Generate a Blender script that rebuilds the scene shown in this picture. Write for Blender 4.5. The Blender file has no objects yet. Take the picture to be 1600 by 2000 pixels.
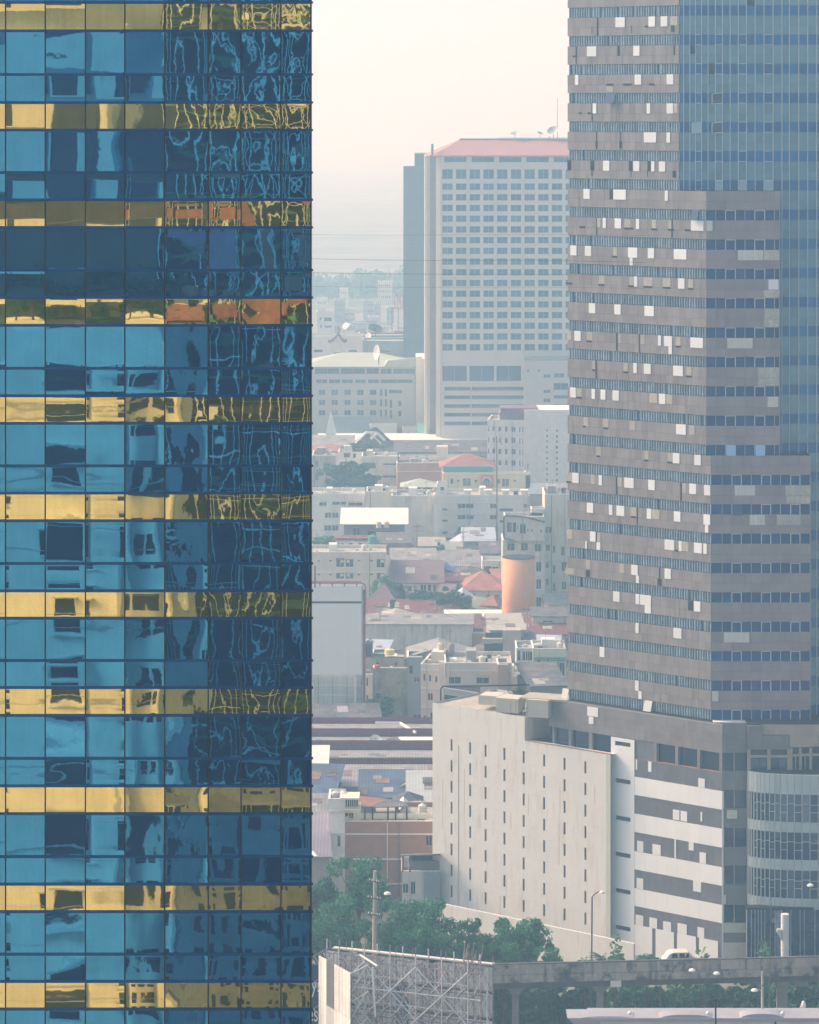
import bpy, bmesh, math, random
from mathutils import Vector, Matrix
random.seed(7)
R = math.radians
sc = bpy.context.scene
COL = sc.collection

# ---------------- camera ----------------
F, H, HY, CX = 6400.0, 105.0, 209.0, 800.0      # focal length in photo pixels, eye height, horizon row
cd = bpy.data.cameras.new('camera'); cam = bpy.data.objects.new('camera', cd); COL.objects.link(cam)
cam.location = (0, 0, H); cam.rotation_euler = (R(90), 0, 0)
cd.sensor_fit = 'HORIZONTAL'; cd.sensor_width = 36; cd.lens = F / 1600 * 36
cd.shift_y = -(1000 - HY) / 1600; cd.clip_start = 1; cd.clip_end = 20000
sc.camera = cam

# ---------------- sky, sun, exposure ----------------
SUN_EL, SUN_AZ = 38.0, -64.0          # azimuth from +Y towards +X
world = bpy.data.worlds.new('World'); sc.world = world; world.use_nodes = True
wn = world.node_tree; wn.nodes.clear()
sky = wn.nodes.new('ShaderNodeTexSky'); sky.sky_type = 'NISHITA'; sky.sun_disc = False
sky.sun_elevation = R(SUN_EL); sky.sun_rotation = R(SUN_AZ); sky.altitude = 0
sky.air_density = 1.0; sky.dust_density = 3.5; sky.ozone_density = 1.0
bg = wn.nodes.new('ShaderNodeBackground'); bg.inputs[1].default_value = 0.102
wo = wn.nodes.new('ShaderNodeOutputWorld')
wn.links.new(sky.outputs[0], bg.inputs[0]); wn.links.new(bg.outputs[0], wo.inputs[0])
ld = bpy.data.lights.new('sun', 'SUN'); ld.energy = 2.35; ld.angle = R(25); ld.color = (1.0, 0.90, 0.77)
sun = bpy.data.objects.new('sun', ld); COL.objects.link(sun)
sd = Vector((math.sin(R(SUN_AZ)) * math.cos(R(SUN_EL)), math.cos(R(SUN_AZ)) * math.cos(R(SUN_EL)), math.sin(R(SUN_EL))))
sun.rotation_euler = sd.to_track_quat('Z', 'Y').to_euler()
sc.view_settings.view_transform = 'Standard'; sc.view_settings.look = 'None'
sc.view_settings.gamma = 1; sc.view_settings.exposure = 1.1; sc.view_settings.use_curve_mapping = False
sc.render.engine = 'CYCLES'
cy = sc.cycles
cy.use_denoising = True
cy.max_bounces = 12; cy.diffuse_bounces = 3; cy.glossy_bounces = 3; cy.transmission_bounces = 2
cy.volume_bounces = 6; cy.transparent_max_bounces = 6; cy.sample_clamp_indirect = 6

# ---------------- helpers ----------------
def W(px, py, D): return Vector(((px - CX) / F * D, D, H - (py - HY) / F * D))
def zt(py, D): return H - (py - HY) / F * D
def xt(px, D): return (px - CX) / F * D
def Db(yb): return H * F / (yb - HY)            # distance of a ground point seen at row yb

def tag(o, label=None, cat=None, group=None, kind=None):
    if label: o['label'] = label
    if cat: o['category'] = cat
    if group: o['group'] = group
    if kind or cat: o['kind'] = kind or 'thing'
    return o
def thing(name, loc, label, cat, group=None):
    o = bpy.data.objects.new(name, None); COL.objects.link(o); o.location = loc
    o.empty_display_size = 1
    return tag(o, label, cat, group)
def wloc(p):
    v = Vector((0, 0, 0))
    while p is not None:
        v = v + Vector(p.location); p = p.parent
    return v

class MB:
    def __init__(s): s.v = []; s.f = []
    def quad(s, *p):
        n = len(s.v); s.v += [tuple(q) for q in p]; s.f.append(tuple(range(n, n + len(p)))); return s
    def hexa(s, a, b, c, d, e, f, g, h):        # bottom a b c d, top e f g h
        n = len(s.v); s.v += [tuple(q) for q in (a, b, c, d, e, f, g, h)]
        for q in ((0, 3, 2, 1), (4, 5, 6, 7), (0, 1, 5, 4), (1, 2, 6, 5), (2, 3, 7, 6), (3, 0, 4, 7)):
            s.f.append(tuple(n + i for i in q))
        return s
    def box(s, x0, x1, y0, y1, z0, z1):
        return s.hexa((x0, y0, z0), (x1, y0, z0), (x1, y1, z0), (x0, y1, z0), (x0, y0, z1), (x1, y0, z1), (x1, y1, z1), (x0, y1, z1))
    def prism(s, pts, z0, z1):
        n = len(s.v); k = len(pts)
        s.v += [(p[0], p[1], z0) for p in pts] + [(p[0], p[1], z1) for p in pts]
        s.f.append(tuple(n + i for i in range(k - 1, -1, -1))); s.f.append(tuple(n + k + i for i in range(k)))
        for i in range(k):
            j = (i + 1) % k; s.f.append((n + i, n + j, n + k + j, n + k + i))
        return s
    def tube(s, p0, p1, r0, r1=None, k=6):
        r1 = r0 if r1 is None else r1
        p0 = Vector(p0); p1 = Vector(p1); d = (p1 - p0)
        if d.length < 1e-6: return s
        d.normalize(); a = d.orthogonal().normalized(); b = d.cross(a); n = len(s.v)
        for p, r in ((p0, r0), (p1, r1)):
            for i in range(k):
                t = 2 * math.pi * i / k; s.v.append(tuple(p + a * (r * math.cos(t)) + b * (r * math.sin(t))))
        for i in range(k):
            j = (i + 1) % k; s.f.append((n + i, n + j, n + k + j, n + k + i))
        s.f.append(tuple(n + i for i in range(k - 1, -1, -1))); s.f.append(tuple(n + k + i for i in range(k)))
        return s
    def path(s, pts, r, k=6):
        for a, b in zip(pts, pts[1:]): s.tube(a, b, r, r, k)
        return s
    def lathe(s, c, prof, k=16):                # prof: (radius, z)
        n = len(s.v)
        for r, z in prof:
            for i in range(k):
                t = 2 * math.pi * i / k; s.v.append((c[0] + r * math.cos(t), c[1] + r * math.sin(t), c[2] + z))
        for m in range(len(prof) - 1):
            for i in range(k):
                j = (i + 1) % k; s.f.append((n + m * k + i, n + m * k + j, n + (m + 1) * k + j, n + (m + 1) * k + i))
        s.f.append(tuple(n + i for i in range(k - 1, -1, -1)))
        e = n + (len(prof) - 1) * k; s.f.append(tuple(e + i for i in range(k)))
        return s
    def build(s, name, mat, parent=None, label=None, weld=False, kind=None, smooth=False):
        o0 = wloc(parent) if parent else Vector((0, 0, 0))
        me = bpy.data.meshes.new(name)
        me.from_pydata([(x - o0.x, y - o0.y, z - o0.z) for x, y, z in s.v], [], s.f); me.update()
        if weld:
            bm = bmesh.new(); bm.from_mesh(me); bmesh.ops.remove_doubles(bm, verts=bm.verts, dist=1e-4)
            bmesh.ops.recalc_face_normals(bm, faces=bm.faces) if weld == 2 else None
            bm.to_mesh(me); bm.free()
        if mat: me.materials.append(mat)
        if smooth:
            for p in me.polygons: p.use_smooth = True
        o = bpy.data.objects.new(name, me); COL.objects.link(o)
        if parent: o.parent = parent
        if label: o['label'] = label
        if kind: o['kind'] = kind
        return o

# frame of a facade: s along it, z up, d outward
class Fr:
    def __init__(s, x, y, deg=0.0):
        s.o = Vector((x, y)); a = R(deg); s.a = a
        s.u = Vector((math.cos(a), math.sin(a))); s.n = Vector((math.sin(a), -math.cos(a)))
    def P(s, t, z, d=0.0):
        p = s.o + s.u * t + s.n * d; return (p.x, p.y, z)
    def s_of(s, px, d=0.0):
        k = (px - CX) / F; o = s.o + s.n * d
        return (k * o.y - o.x) / (s.u.x - k * s.u.y)
    def z_of(s, px, py, d=0.0):
        p = s.P(s.s_of(px, d), 0, d); return zt(py, p[1])
    def box(s, mb, s0, s1, z0, z1, d0, d1):     # d0 inner, d1 outer
        P = s.P
        return mb.hexa(P(s0, z0, d1), P(s1, z0, d1), P(s1, z0, d0), P(s0, z0, d0), P(s0, z1, d1), P(s1, z1, d1), P(s1, z1, d0), P(s0, z1, d0))
_pc = {}
def piece(fr, name, mat, parent, s0, s1, z0, z1, d0, d1, label=None, warp=None):
    w, h, t = round(s1 - s0, 2), round(z1 - z0, 2), round(d1 - d0, 3)
    key = (w, h, t, mat.name); me = _pc.get(key)
    if me is None:
        mb = MB().box(0, w, -t, 0, 0, h); me = bpy.data.meshes.new(name)
        me.from_pydata(mb.v, [], mb.f); me.update(); me.materials.append(mat); _pc[key] = me
    o = bpy.data.objects.new(name, me); COL.objects.link(o)
    p = Vector(fr.P(s0, z0, d0)) - wloc(parent)
    o.location = p; o.rotation_euler = (0, 0, fr.a); o.parent = parent
    if label: o['label'] = label
    if warp is not None: o['warp'] = float(warp)
    return o
def wall(fr, mb, s0, s1, z0, z1, holes, t=0.25, d=0.0):
    """front wall sheet with real openings and reveals; holes = (s0,s1,z0,z1)"""
    S = sorted({round(v, 3) for v in [s0, s1] + [q for h in holes for q in h[:2]] if s0 <= v <= s1})
    Z = sorted({round(v, 3) for v in [z0, z1] + [q for h in holes for q in h[2:]] if z0 <= v <= z1})
    def solid(i, j):
        if i < 0 or j < 0 or i >= len(S) - 1 or j >= len(Z) - 1: return True
        a = (S[i] + S[i + 1]) / 2; b = (Z[j] + Z[j + 1]) / 2
        return not any(h[0] < a < h[1] and h[2] < b < h[3] for h in holes)
    P = fr.P
    for i in range(len(S) - 1):
        for j in range(len(Z) - 1):
            a, b, e, g = S[i], S[i + 1], Z[j], Z[j + 1]
            if solid(i, j): mb.quad(P(a, e, d), P(b, e, d), P(b, g, d), P(a, g, d))
            else:
                if solid(i - 1, j): mb.quad(P(a, e, d), P(a, g, d), P(a, g, d - t), P(a, e, d - t))
                if solid(i + 1, j): mb.quad(P(b, e, d), P(b, e, d - t), P(b, g, d - t), P(b, g, d))
                if solid(i, j - 1): mb.quad(P(a, e, d), P(a, e, d - t), P(b, e, d - t), P(b, e, d))
                if solid(i, j + 1): mb.quad(P(a, g, d), P(b, g, d), P(b, g, d - t), P(a, g, d - t))

# ---------------- materials ----------------
def lin(c):
    return tuple((v / 12.92 if v <= 0.04045 else ((v + 0.055) / 1.055) ** 2.4) for v in [q / 255 for q in c])
_mats = {}
def M(name, col, rough=0.8, var=0.12, scale=0.6, stain=0.0, stain_col=(0.05, 0.05, 0.045), metal=0.0, rib=None,
      ribw=0.0, bump=0.0, rnd=0.0, spec=0.3, stretch=(1, 1, 0.15), island=0.0, patch=None):
    """matte building material: base colour + mottling + vertical dirt streaks (+ ribs)"""
    if name in _mats: return _mats[name]
    m = bpy.data.materials.new(name); m.use_nodes = True; nt = m.node_tree; N = nt.nodes; L = nt.links
    b = N['Principled BSDF']; b.inputs['Roughness'].default_value = rough; b.inputs['Metallic'].default_value = metal
    b.inputs['Specular IOR Level'].default_value = spec
    geo = N.new('ShaderNodeNewGeometry')
    base = N.new('ShaderNodeRGB'); base.outputs[0].default_value = (*col, 1); cur = base.outputs[0]
    def mix(kind, fac, a, bb):
        x = N.new('ShaderNodeMix'); x.data_type = 'RGBA'; x.blend_type = kind
        for v, i in ((fac, 0), (a, 6), (bb, 7)):
            if hasattr(v, 'type') and hasattr(v, 'links'): L.new(v, x.inputs[i])
            else: x.inputs[i].default_value = v if i == 0 else (*v, 1)
        return x.outputs[2]
    def ramp(src, lo, hi, a=0.0, c=1.0):
        r = N.new('ShaderNodeMapRange'); L.new(src, r.inputs[0])
        for i, v in zip((1, 2, 3, 4), (lo, hi, a, c)): r.inputs[i].default_value = v
        return r.outputs[0]
    def noise(sc_, det=4, vec=None, stretchv=None, rough_=0.6):
        n = N.new('ShaderNodeTexNoise'); n.inputs['Scale'].default_value = sc_; n.inputs['Detail'].default_value = det
        n.inputs['Roughness'].default_value = rough_
        src = vec or geo.outputs['Position']
        if stretchv:
            mp = N.new('ShaderNodeMapping'); mp.inputs['Scale'].default_value = stretchv; L.new(src, mp.inputs[0]); src = mp.outputs[0]
        L.new(src, n.inputs['Vector']); return n.outputs['Fac']
    if var:
        f = ramp(noise(scale, 6), 0.3, 0.7, 1 - var, 1 + var)
        g = ramp(noise(scale * 9, 3), 0.3, 0.7, 1 - var * 0.5, 1 + var * 0.5)
        mu = N.new('ShaderNodeMath'); mu.operation = 'MULTIPLY'; L.new(f, mu.inputs[0]); L.new(g, mu.inputs[1])
        x = N.new('ShaderNodeVectorMath'); x.operation = 'SCALE'; L.new(cur, x.inputs[0]); L.new(mu.outputs[0], x.inputs['Scale']); cur = x.outputs[0]
    if rnd or island:
        src = N.new('ShaderNodeObjectInfo').outputs['Random'] if rnd else geo.outputs['Random Per Island']
        k = rnd or island
        x = N.new('ShaderNodeVectorMath'); x.operation = 'SCALE'; L.new(cur, x.inputs[0]); L.new(ramp(src, 0, 1, 1 - k, 1 + k), x.inputs['Scale']); cur = x.outputs[0]
    if rib:   # (scale per metre, direction 'X'/'Z'/'Y')
        w = N.new('ShaderNodeTexWave'); w.wave_type = 'BANDS'; w.bands_direction = rib[1]; w.inputs['Scale'].default_value = rib[0] / 3.1416
        L.new(geo.outputs['Position'], w.inputs['Vector'])
        cur = mix('MULTIPLY', ribw, cur, mix('MIX', w.outputs['Fac'], (0.35, 0.35, 0.35), (1.15, 1.15, 1.15)))
    if stain:
        a = noise(1.6, 5, None, (1.0, 1.0, 0.12)); c2 = noise(0.25, 3)
        mu = N.new('ShaderNodeMath'); mu.operation = 'MULTIPLY'; L.new(ramp(a, 0.48, 0.72), mu.inputs[0]); L.new(ramp(c2, 0.35, 0.65), mu.inputs[1])
        mu2 = N.new('ShaderNodeMath'); mu2.operation = 'MULTIPLY'; L.new(mu.outputs[0], mu2.inputs[0]); mu2.inputs[1].default_value = stain
        cur = mix('MIX', mu2.outputs[0], cur, stain_col)
    if patch:  # (colour, threshold, scale)
        cur = mix('MIX', ramp(noise(patch[2], 6), patch[1], patch[1] + 0.12), cur, patch[0])
    L.new(cur, b.inputs['Base Color'])
    if bump:
        bn = N.new('ShaderNodeBump'); bn.inputs['Strength'].default_value = 0.6; bn.inputs['Distance'].default_value = bump
        L.new(noise(scale * 12, 4), bn.inputs['Height']); L.new(bn.outputs[0], b.inputs['Normal'])
    _mats[name] = m; return m

def glassy(name, col, tint, refl=0.5, rough=0.08, rnd=0.0, curtains=None):
    """window glass seen from outside: dark interior + reflection"""
    if name in _mats: return _mats[name]
    m = bpy.data.materials.new(name); m.use_nodes = True; nt = m.node_tree; N = nt.nodes; L = nt.links
    N.remove(N['Principled BSDF']); out = N['Material Output']
    d = N.new('ShaderNodeBsdfDiffuse'); g = N.new('ShaderNodeBsdfGlossy'); g.inputs['Roughness'].default_value = rough
    g.inputs['Color'].default_value = (*tint, 1); mx = N.new('ShaderNodeMixShader'); mx.inputs[0].default_value = refl
    if rnd:
        oi = N.new('ShaderNodeObjectInfo'); r = N.new('ShaderNodeMapRange'); L.new(oi.outputs['Random'], r.inputs[0]); r.inputs[3].default_value = 1 - rnd; r.inputs[4].default_value = 1 + rnd
        x = N.new('ShaderNodeVectorMath'); x.operation = 'SCALE'; x.inputs[0].default_value = col; L.new(r.outputs[0], x.inputs['Scale']); L.new(x.outputs[0], d.inputs['Color'])
        r2 = N.new('ShaderNodeMapRange'); wn_ = N.new('ShaderNodeTexWhiteNoise'); wn_.noise_dimensions = '1D'; L.new(oi.outputs['Random'], wn_.inputs['W']); L.new(wn_.outputs['Value'], r2.inputs[0])
        r2.inputs[3].default_value = refl * (1 - rnd); r2.inputs[4].default_value = min(1, refl * (1 + rnd)); L.new(r2.outputs[0], mx.inputs[0])
    else: d.inputs['Color'].default_value = (*col, 1)
    L.new(d.outputs[0], mx.inputs[1]); L.new(g.outputs[0], mx.inputs[2]); L.new(mx.outputs[0], out.inputs['Surface'])
    _mats[name] = m; return m

def mirror_pane(name, tint, body, pillow=0.004, wave=0.0022, wscale=1.0, rough=0.012):
    """coated curtain wall glass: tinted mirror with the slight dishing and rolling of each pane"""
    m = bpy.data.materials.new(name); m.use_nodes = True; nt = m.node_tree; N = nt.nodes; L = nt.links
    N.remove(N['Principled BSDF']); out = N['Material Output']
    tc = N.new('ShaderNodeTexCoord'); oi = N.new('ShaderNodeObjectInfo')
    at = N.new('ShaderNodeAttribute'); at.attribute_type = 'OBJECT'; at.attribute_name = 'warp'
    # random offset per pane
    off = N.new('ShaderNodeVectorMath'); off.operation = 'SCALE'; off.inputs[0].default_value = (37.0, 91.0, 63.0); L.new(oi.outputs['Random'], off.inputs['Scale'])
    add = N.new('ShaderNodeVectorMath'); add.operation = 'ADD'; L.new(tc.outputs['Object'], add.inputs[0]); L.new(off.outputs[0], add.inputs[1])
    n1 = N.new('ShaderNodeTexNoise'); n1.inputs['Scale'].default_value = 0.72 * wscale; n1.inputs['Detail'].default_value = 0.6; n1.inputs['Roughness'].default_value = 0.4; L.new(add.outputs[0], n1.inputs['Vector'])
    n2 = N.new('ShaderNodeTexNoise'); n2.inputs['Scale'].default_value = 3.2 * wscale; n2.inputs['Detail'].default_value = 1.5; L.new(add.outputs[0], n2.inputs['Vector'])
    def math_(op, a, b=None):
        x = N.new('ShaderNodeMath'); x.operation = op
        for i, v in enumerate((a, b)):
            if v is None: continue
            if isinstance(v, (int, float)): x.inputs[i].default_value = v
            else: L.new(v, x.inputs[i])
        return x.outputs[0]
    sep = N.new('ShaderNodeSeparateXYZ'); L.new(tc.outputs['Generated'], sep.inputs[0])
    gx = math_('SUBTRACT', sep.outputs['X'], 0.5); gz = math_('SUBTRACT', sep.outputs['Z'], 0.5)
    # dishing: quartic so that the pane bends hardest near its frame
    q = lambda v: math_('MULTIPLY', math_('POWER', math_('ABSOLUTE', v), 3.0), 8.0)
    pil = math_('MULTIPLY', math_('ADD', q(gx), q(gz)), pillow)
    sgn = math_('SUBTRACT', math_('MULTIPLY', math_('FRACT', math_('MULTIPLY', oi.outputs['Random'], 17.3)), 1.6), 0.35)
    pil = math_('MULTIPLY', pil, sgn)
    wv = math_('MULTIPLY', math_('MULTIPLY', n1.outputs['Fac'], wave * 3.0), at.outputs['Fac'])
    w2 = math_('MULTIPLY', math_('MULTIPLY', n2.outputs['Fac'], wave * 0.12), at.outputs['Fac'])
    tilt = math_('MULTIPLY', math_('MULTIPLY', gx, math_('SUBTRACT', math_('FRACT', math_('MULTIPLY', oi.outputs['Random'], 71.7)), 0.5)), 0.0022)
    hsum = math_('ADD', math_('ADD', pil, wv), math_('ADD', w2, tilt))
    bn = N.new('ShaderNodeBump'); bn.inputs['Strength'].default_value = 1.0; bn.inputs['Distance'].default_value = 1.0; L.new(hsum, bn.inputs['Height'])
    g = N.new('ShaderNodeBsdfGlossy'); g.inputs['Roughness'].default_value = rough; L.new(bn.outputs[0], g.inputs['Normal'])
    # coating mottle, fine dust and rain marks
    def nz(sc_, st=None):
        n = N.new('ShaderNodeTexNoise'); n.inputs['Scale'].default_value = sc_; n.inputs['Detail'].default_value = 4; src = add.outputs[0]
        if st: mp = N.new('ShaderNodeMapping'); mp.inputs['Scale'].default_value = st; L.new(src, mp.inputs[0]); src = mp.outputs[0]
        L.new(src, n.inputs['Vector']); return n.outputs['Fac']
    dirt = math_('ADD', math_('ADD', math_('MULTIPLY', nz(1.3), .35), math_('MULTIPLY', nz(26), .5)), math_('MULTIPLY', nz(5, (1.5, 1, .12)), .25))
    rv = math_('ADD', math_('MULTIPLY', math_('FRACT', math_('MULTIPLY', oi.outputs['Random'], 31.1)), .14), .42)
    tn = N.new('ShaderNodeVectorMath'); tn.operation = 'SCALE'; tn.inputs[0].default_value = tint; L.new(math_('ADD', dirt, rv), tn.inputs['Scale']); L.new(tn.outputs[0], g.inputs['Color'])
    d = N.new('ShaderNodeBsdfDiffuse'); d.inputs['Color'].default_value = (*body, 1)
    ad = N.new('ShaderNodeAddShader'); L.new(g.outputs[0], ad.inputs[0]); L.new(d.outputs[0], ad.inputs[1]); L.new(ad.outputs[0], out.inputs['Surface'])
    _mats[name] = m; return m

# ---------------- haze ----------------
HAZE = 0.00072
mh = bpy.data.materials.new('haze'); mh.use_nodes = True; nt = mh.node_tree; nt.nodes.clear()
o_ = nt.nodes.new('ShaderNodeOutputMaterial'); pv = nt.nodes.new('ShaderNodeVolumePrincipled')
pv.inputs['Color'].default_value = (0.37, 0.62, 0.85, 1); pv.inputs['Absorption Color'].default_value = (1, 0.66, 0.04, 1); pv.inputs['Density'].default_value = HAZE; pv.inputs['Anisotropy'].default_value = 0.3
nt.links.new(pv.outputs[0], o_.inputs['Volume'])
hz = MB().box(-2600, 2600, -700, 9000, -1.0, 330).build('haze', mh); tag(hz, 'pale haze filling the air over the whole city', None, kind='stuff')
# ================= SETTING =================
m_ground = M('ground earth', (0.18, 0.175, 0.16), 0.95, var=0.35, scale=0.02, patch=((0.05, 0.08, 0.035), 0.52, 0.012))
g = MB().quad((-2500, -600, 0), (2500, -600, 0), (2500, 8900, 0), (-2500, 8900, 0)).build('ground', m_ground); tag(g, 'flat city ground of earth, tarmac and scrub', None, kind='structure')
m_asph = M('asphalt', (0.055, 0.055, 0.058), 0.9, var=0.2, scale=0.3)
rd = MB().quad((-200, 366, 0.004), (200, 372, 0.004), (200, 384, 0.004), (-200, 378, 0.004)).build('road', m_asph); tag(rd, 'asphalt street running below the viaduct', None, kind='structure')

# ================= MIRROR GLASS TOWER (left) =================
GD = 120.0
gcols = [-146, -68, 11, 88.5, 167, 244, 322, 407, 471, 549, 607]
grow = [(4.6, 59, 'g'), (59, 143, 'b'), (143, 200, 'b')]
gt = thing('glass_tower', (xt(300, GD), GD + 12, 0), 'mirror-glass office tower with blue panes and yellow spandrel bands filling the left side', 'building')
fg = Fr(0, GD, 0)
m_blue = mirror_pane('blue mirror glass', (0.042, 0.235, 0.43), (0.001, 0.016, 0.05))
m_gold = mirror_pane('yellow mirror glass', (0.62, 0.52, 0.21), (0.010, 0.013, 0.006))
m_trans = glassy('blue anodised transom', (0.002, 0.035, 0.12), (0.03, 0.22, 0.55), 0.25, 0.25)
m_mull = M('black mullion', (0.012, 0.010, 0.022), 0.45, var=0.05)
m_dark = M('dark core', (0.02, 0.022, 0.025), 0.8, var=0.05)
xL, xR = xt(-160, GD), xt(609, GD)
MB().prism([(xL, GD + .14), (xR - .02, GD + .14), (xR - 3.2, GD + 26), (xL, GD + 26)], 0, 117).build('core', m_dark, gt)
ys = []; y0 = -186.6
edges = []           # (ytop, ybottom, kind)
fl = [-186.5, 4.6, 200, 390, 581, 773, 963, 1154, 1343, 1535, 1727, 1917, 2108]
for a, b in zip(fl, fl[1:]):
    k = (b - a) / 191.0
    edges += [(a, a + 54 * k, 'g'), (a + 54 * k, a + 137.5 * k, 'b'), (a + 137.5 * k, b, 'b')]
rr = random.Random(3)
for yt, yb, k in edges:
    if yb < -60 or yt > 2010: continue
    z1, z0 = zt(yt, GD), zt(yb, GD)
    for c in range(1, len(gcols) - 1):
        if gcols[c + 1] < -20: continue
        x0, x1 = xt(gcols[c], GD), xt(gcols[c + 1], GD)
        wrp = 0.6 if c < 5 else (0.8 if c == 5 else 1.0)
        if yt < 640: wrp *= 0.85
        piece(fg, 'spandrel_pane' if k == 'g' else 'window_pane', m_gold if k == 'g' else m_blue, gt, x0 + .025, x1 - .025, z0 + .045, z1 - .045, -.03, 0.0, warp=wrp * rr.uniform(.6, 1.4))
    # transom under the band
    piece(fg, 'transom', m_trans, gt, xL, xR, z0 - .05, z0 + .05, -.10, .035)
    piece(fg, 'transom_end', m_mull, gt, xR, xR + .05, z0 - .04, z0 + .04, -.10, .03)
for c in gcols[1:]:
    piece(fg, 'mullion', m_mull, gt, xt(c, GD) - .022, xt(c, GD) + .022, zt(2020, GD), 112, -.10, .05)
piece(fg, 'corner_post', m_mull, gt, xR - .05, xR, zt(2020, GD), 117, -.2, .052)
# unseen lower floors and the receding side as one plain glazed skin
MB().quad(fg.P(xL, 0, 0), fg.P(xR, 0, 0), fg.P(xR, zt(2020, GD), 0), fg.P(xL, zt(2020, GD), 0)).build('lower_glazing', m_blue, gt)
MB().quad((xR, GD + .1, 0), (xR - 3.2, GD + 26, 0), (xR - 3.2, GD + 26, 117), (xR, GD + .1, 117)).build('side_glazing', m_blue, gt)
MB().box(xL, xR, GD - .1, GD + .1, 112, 117.2).build('parapet', m_trans, gt)

# ================= buildings the mirror glass reflects =================
def RW(px, py, D): return Vector(((px - CX) / F * D, 2 * GD - D, H - (py - HY) / F * D))   # world point seen in the glass at px,py
m_pale = M('pale render', (0.80, 0.76, 0.66), 0.85, var=0.05, scale=0.3, stain=0.25, stain_col=(.45, .42, .36))
m_pale2 = M('pale grey render', (0.46, 0.47, 0.46), 0.85, var=0.08, scale=0.3)
m_dglass = glassy('dark window glass', (0.010, 0.014, 0.018), (0.6, 0.75, 0.85), 0.10)
m_white = M('white paint', (0.74, 0.74, 0.71), 0.7, var=0.06, scale=0.5, stain=0.25, stain_col=(.3, .29, .26))
def rx(px, D): return (px - CX) / F * D
# pale apartment tower: windows every storey
D1 = 240.0; fy = 2 * GD - D1
ra = thing('apartment_tower', (rx(180, D1), fy - 8, 0), 'pale apartment tower with a column of dark windows, seen only mirrored in the glass', 'building')
fr1 = Fr(rx(348, D1), fy, 180)        # faces +Y; s runs towards -X
def s1(px): return rx(348, D1) - rx(px, D1)
top1 = H - (655 - HY) / F * D1
holes = []; mb = MB()
per = 5.35; z = top1 - 3.0; kk = 0
while z > 20:
    holes.append((s1(168), s1(92), z - 2.9, z))
    holes.append((s1(288), s1(262), z - 2.9, z - .2)); holes.append((s1(322), s1(296), z - 2.9, z - .2))
    z -= per
wall(fr1, mb, 0, s1(-330), 0, top1, holes, 0.6)
mb.quad(fr1.P(0, 0, 0), fr1.P(0, top1, 0), fr1.P(0, top1, -14), fr1.P(0, 0, -14))
mb.quad(fr1.P(s1(-330), 0, 0), fr1.P(s1(-330), 0, -14), fr1.P(s1(-330), top1, -14), fr1.P(s1(-330), top1, 0))
mb.quad(fr1.P(0, top1, 0), fr1.P(s1(-330), top1, 0), fr1.P(s1(-330), top1, -14), fr1.P(0, top1, -14))
mb.quad(fr1.P(0, 0, -14), fr1.P(0, top1, -14), fr1.P(s1(-330), top1, -14), fr1.P(s1(-330), 0, -14))
mb.build('wall', m_pale, ra, weld=True)
for h in holes: piece(fr1, 'window', m_dglass, ra, h[0], h[1], h[2], h[3], -.7, -.6)
for h in holes[::3]:
    piece(fr1, 'sill', m_white, ra, h[0] - .2, h[1] + .2, h[2] - .25, h[2], 0.003, .3)
    piece(fr1, 'canopy', m_pale2, ra, h[0] - .3, h[1] + .3, h[3], h[3] + .22, 0.003, .7)
z = top1
while z > 20:
    piece(fr1, 'string_course', m_pale2, ra, 0.02, s1(-330) - .02, z - per * .98, z - per * .98 + .10, 0.002, .06); z -= per
piece(fr1, 'bay', m_pale2, ra, s1(344), s1(334), 0, top1 - 1.2, 0.002, 1.4)
piece(fr1, 'bay', m_pale2, ra, s1(250), s1(238), 0, top1 - 1.2, 0.002, .9)
# dark lattice tower
D2 = 268.0; fy2 = 2 * GD - D2
rb = thing('lattice_tower', (rx(520, D2), fy2 - 8, 0), 'dark glazed tower with pale lattice lines, seen only mirrored in the glass', 'building')
fr2 = Fr(rx(760, D2), fy2, 180)
def s2(px): return rx(760, D2) - rx(px, D2)
m_dg = glassy('black green glass', (0.004, 0.010, 0.012), (0.35, 0.5, 0.55), 0.06)
m_grn = M('green spandrel', (0.05, 0.13, 0.07), 0.6, var=0.3, scale=1.0)
m_brn = M('dark brown band', (0.05, 0.035, 0.03), 0.6, var=0.3, scale=1.0)
m_line = M('pale steel line', (0.85, 0.88, 0.82), 0.5, var=0.05)
top2 = 124.0
x_left = 325
MB().box(rx(x_left, D2), rx(760, D2), fy2 - 12, fy2, 0, top2).build('body', m_dg, rb)
gb, bb = MB(), MB(); z = 12.0; i = 0
rr = random.Random(11)
while z < top2 - 1:
    fr2.box(gb, s2(752), s2(x_left + 3), z, z + .42, 0.004, .10)
    if i % 3 == 0: fr2.box(bb, s2(752), s2(x_left + 3), z + 1.1, z + 1.9, 0.004, .07)
    z += 3.7; i += 1
gb.build('floor_bands', m_grn, rb, kind='stuff'); bb.build('brown_bands', m_brn, rb, kind='stuff')
ln = MB()
for k in range(int((760 - x_left) / 31)):
    s = s2(x_left + 8 + 31 * k); fr2.box(ln, s, s + .12, 0, top2, 0.006, .3)
z = 14.0
while z < top2 - 1:
    if rr.random() < .16: fr2.box(ln, s2(752), s2(x_left + 3), z, z + .16, 0.008, .2)
    z += 2.7
for k in range(26):
    s = rr.uniform(s2(740), s2(x_left + 30)); zz = rr.uniform(20, top2 - 8); w = rr.uniform(.5, 1.8)
    fr2.box(ln, s, s + w, zz, zz + rr.uniform(.3, 1.3), 0.010, .35)
ln.build('lattice', m_line, rb, kind='stuff')
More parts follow.
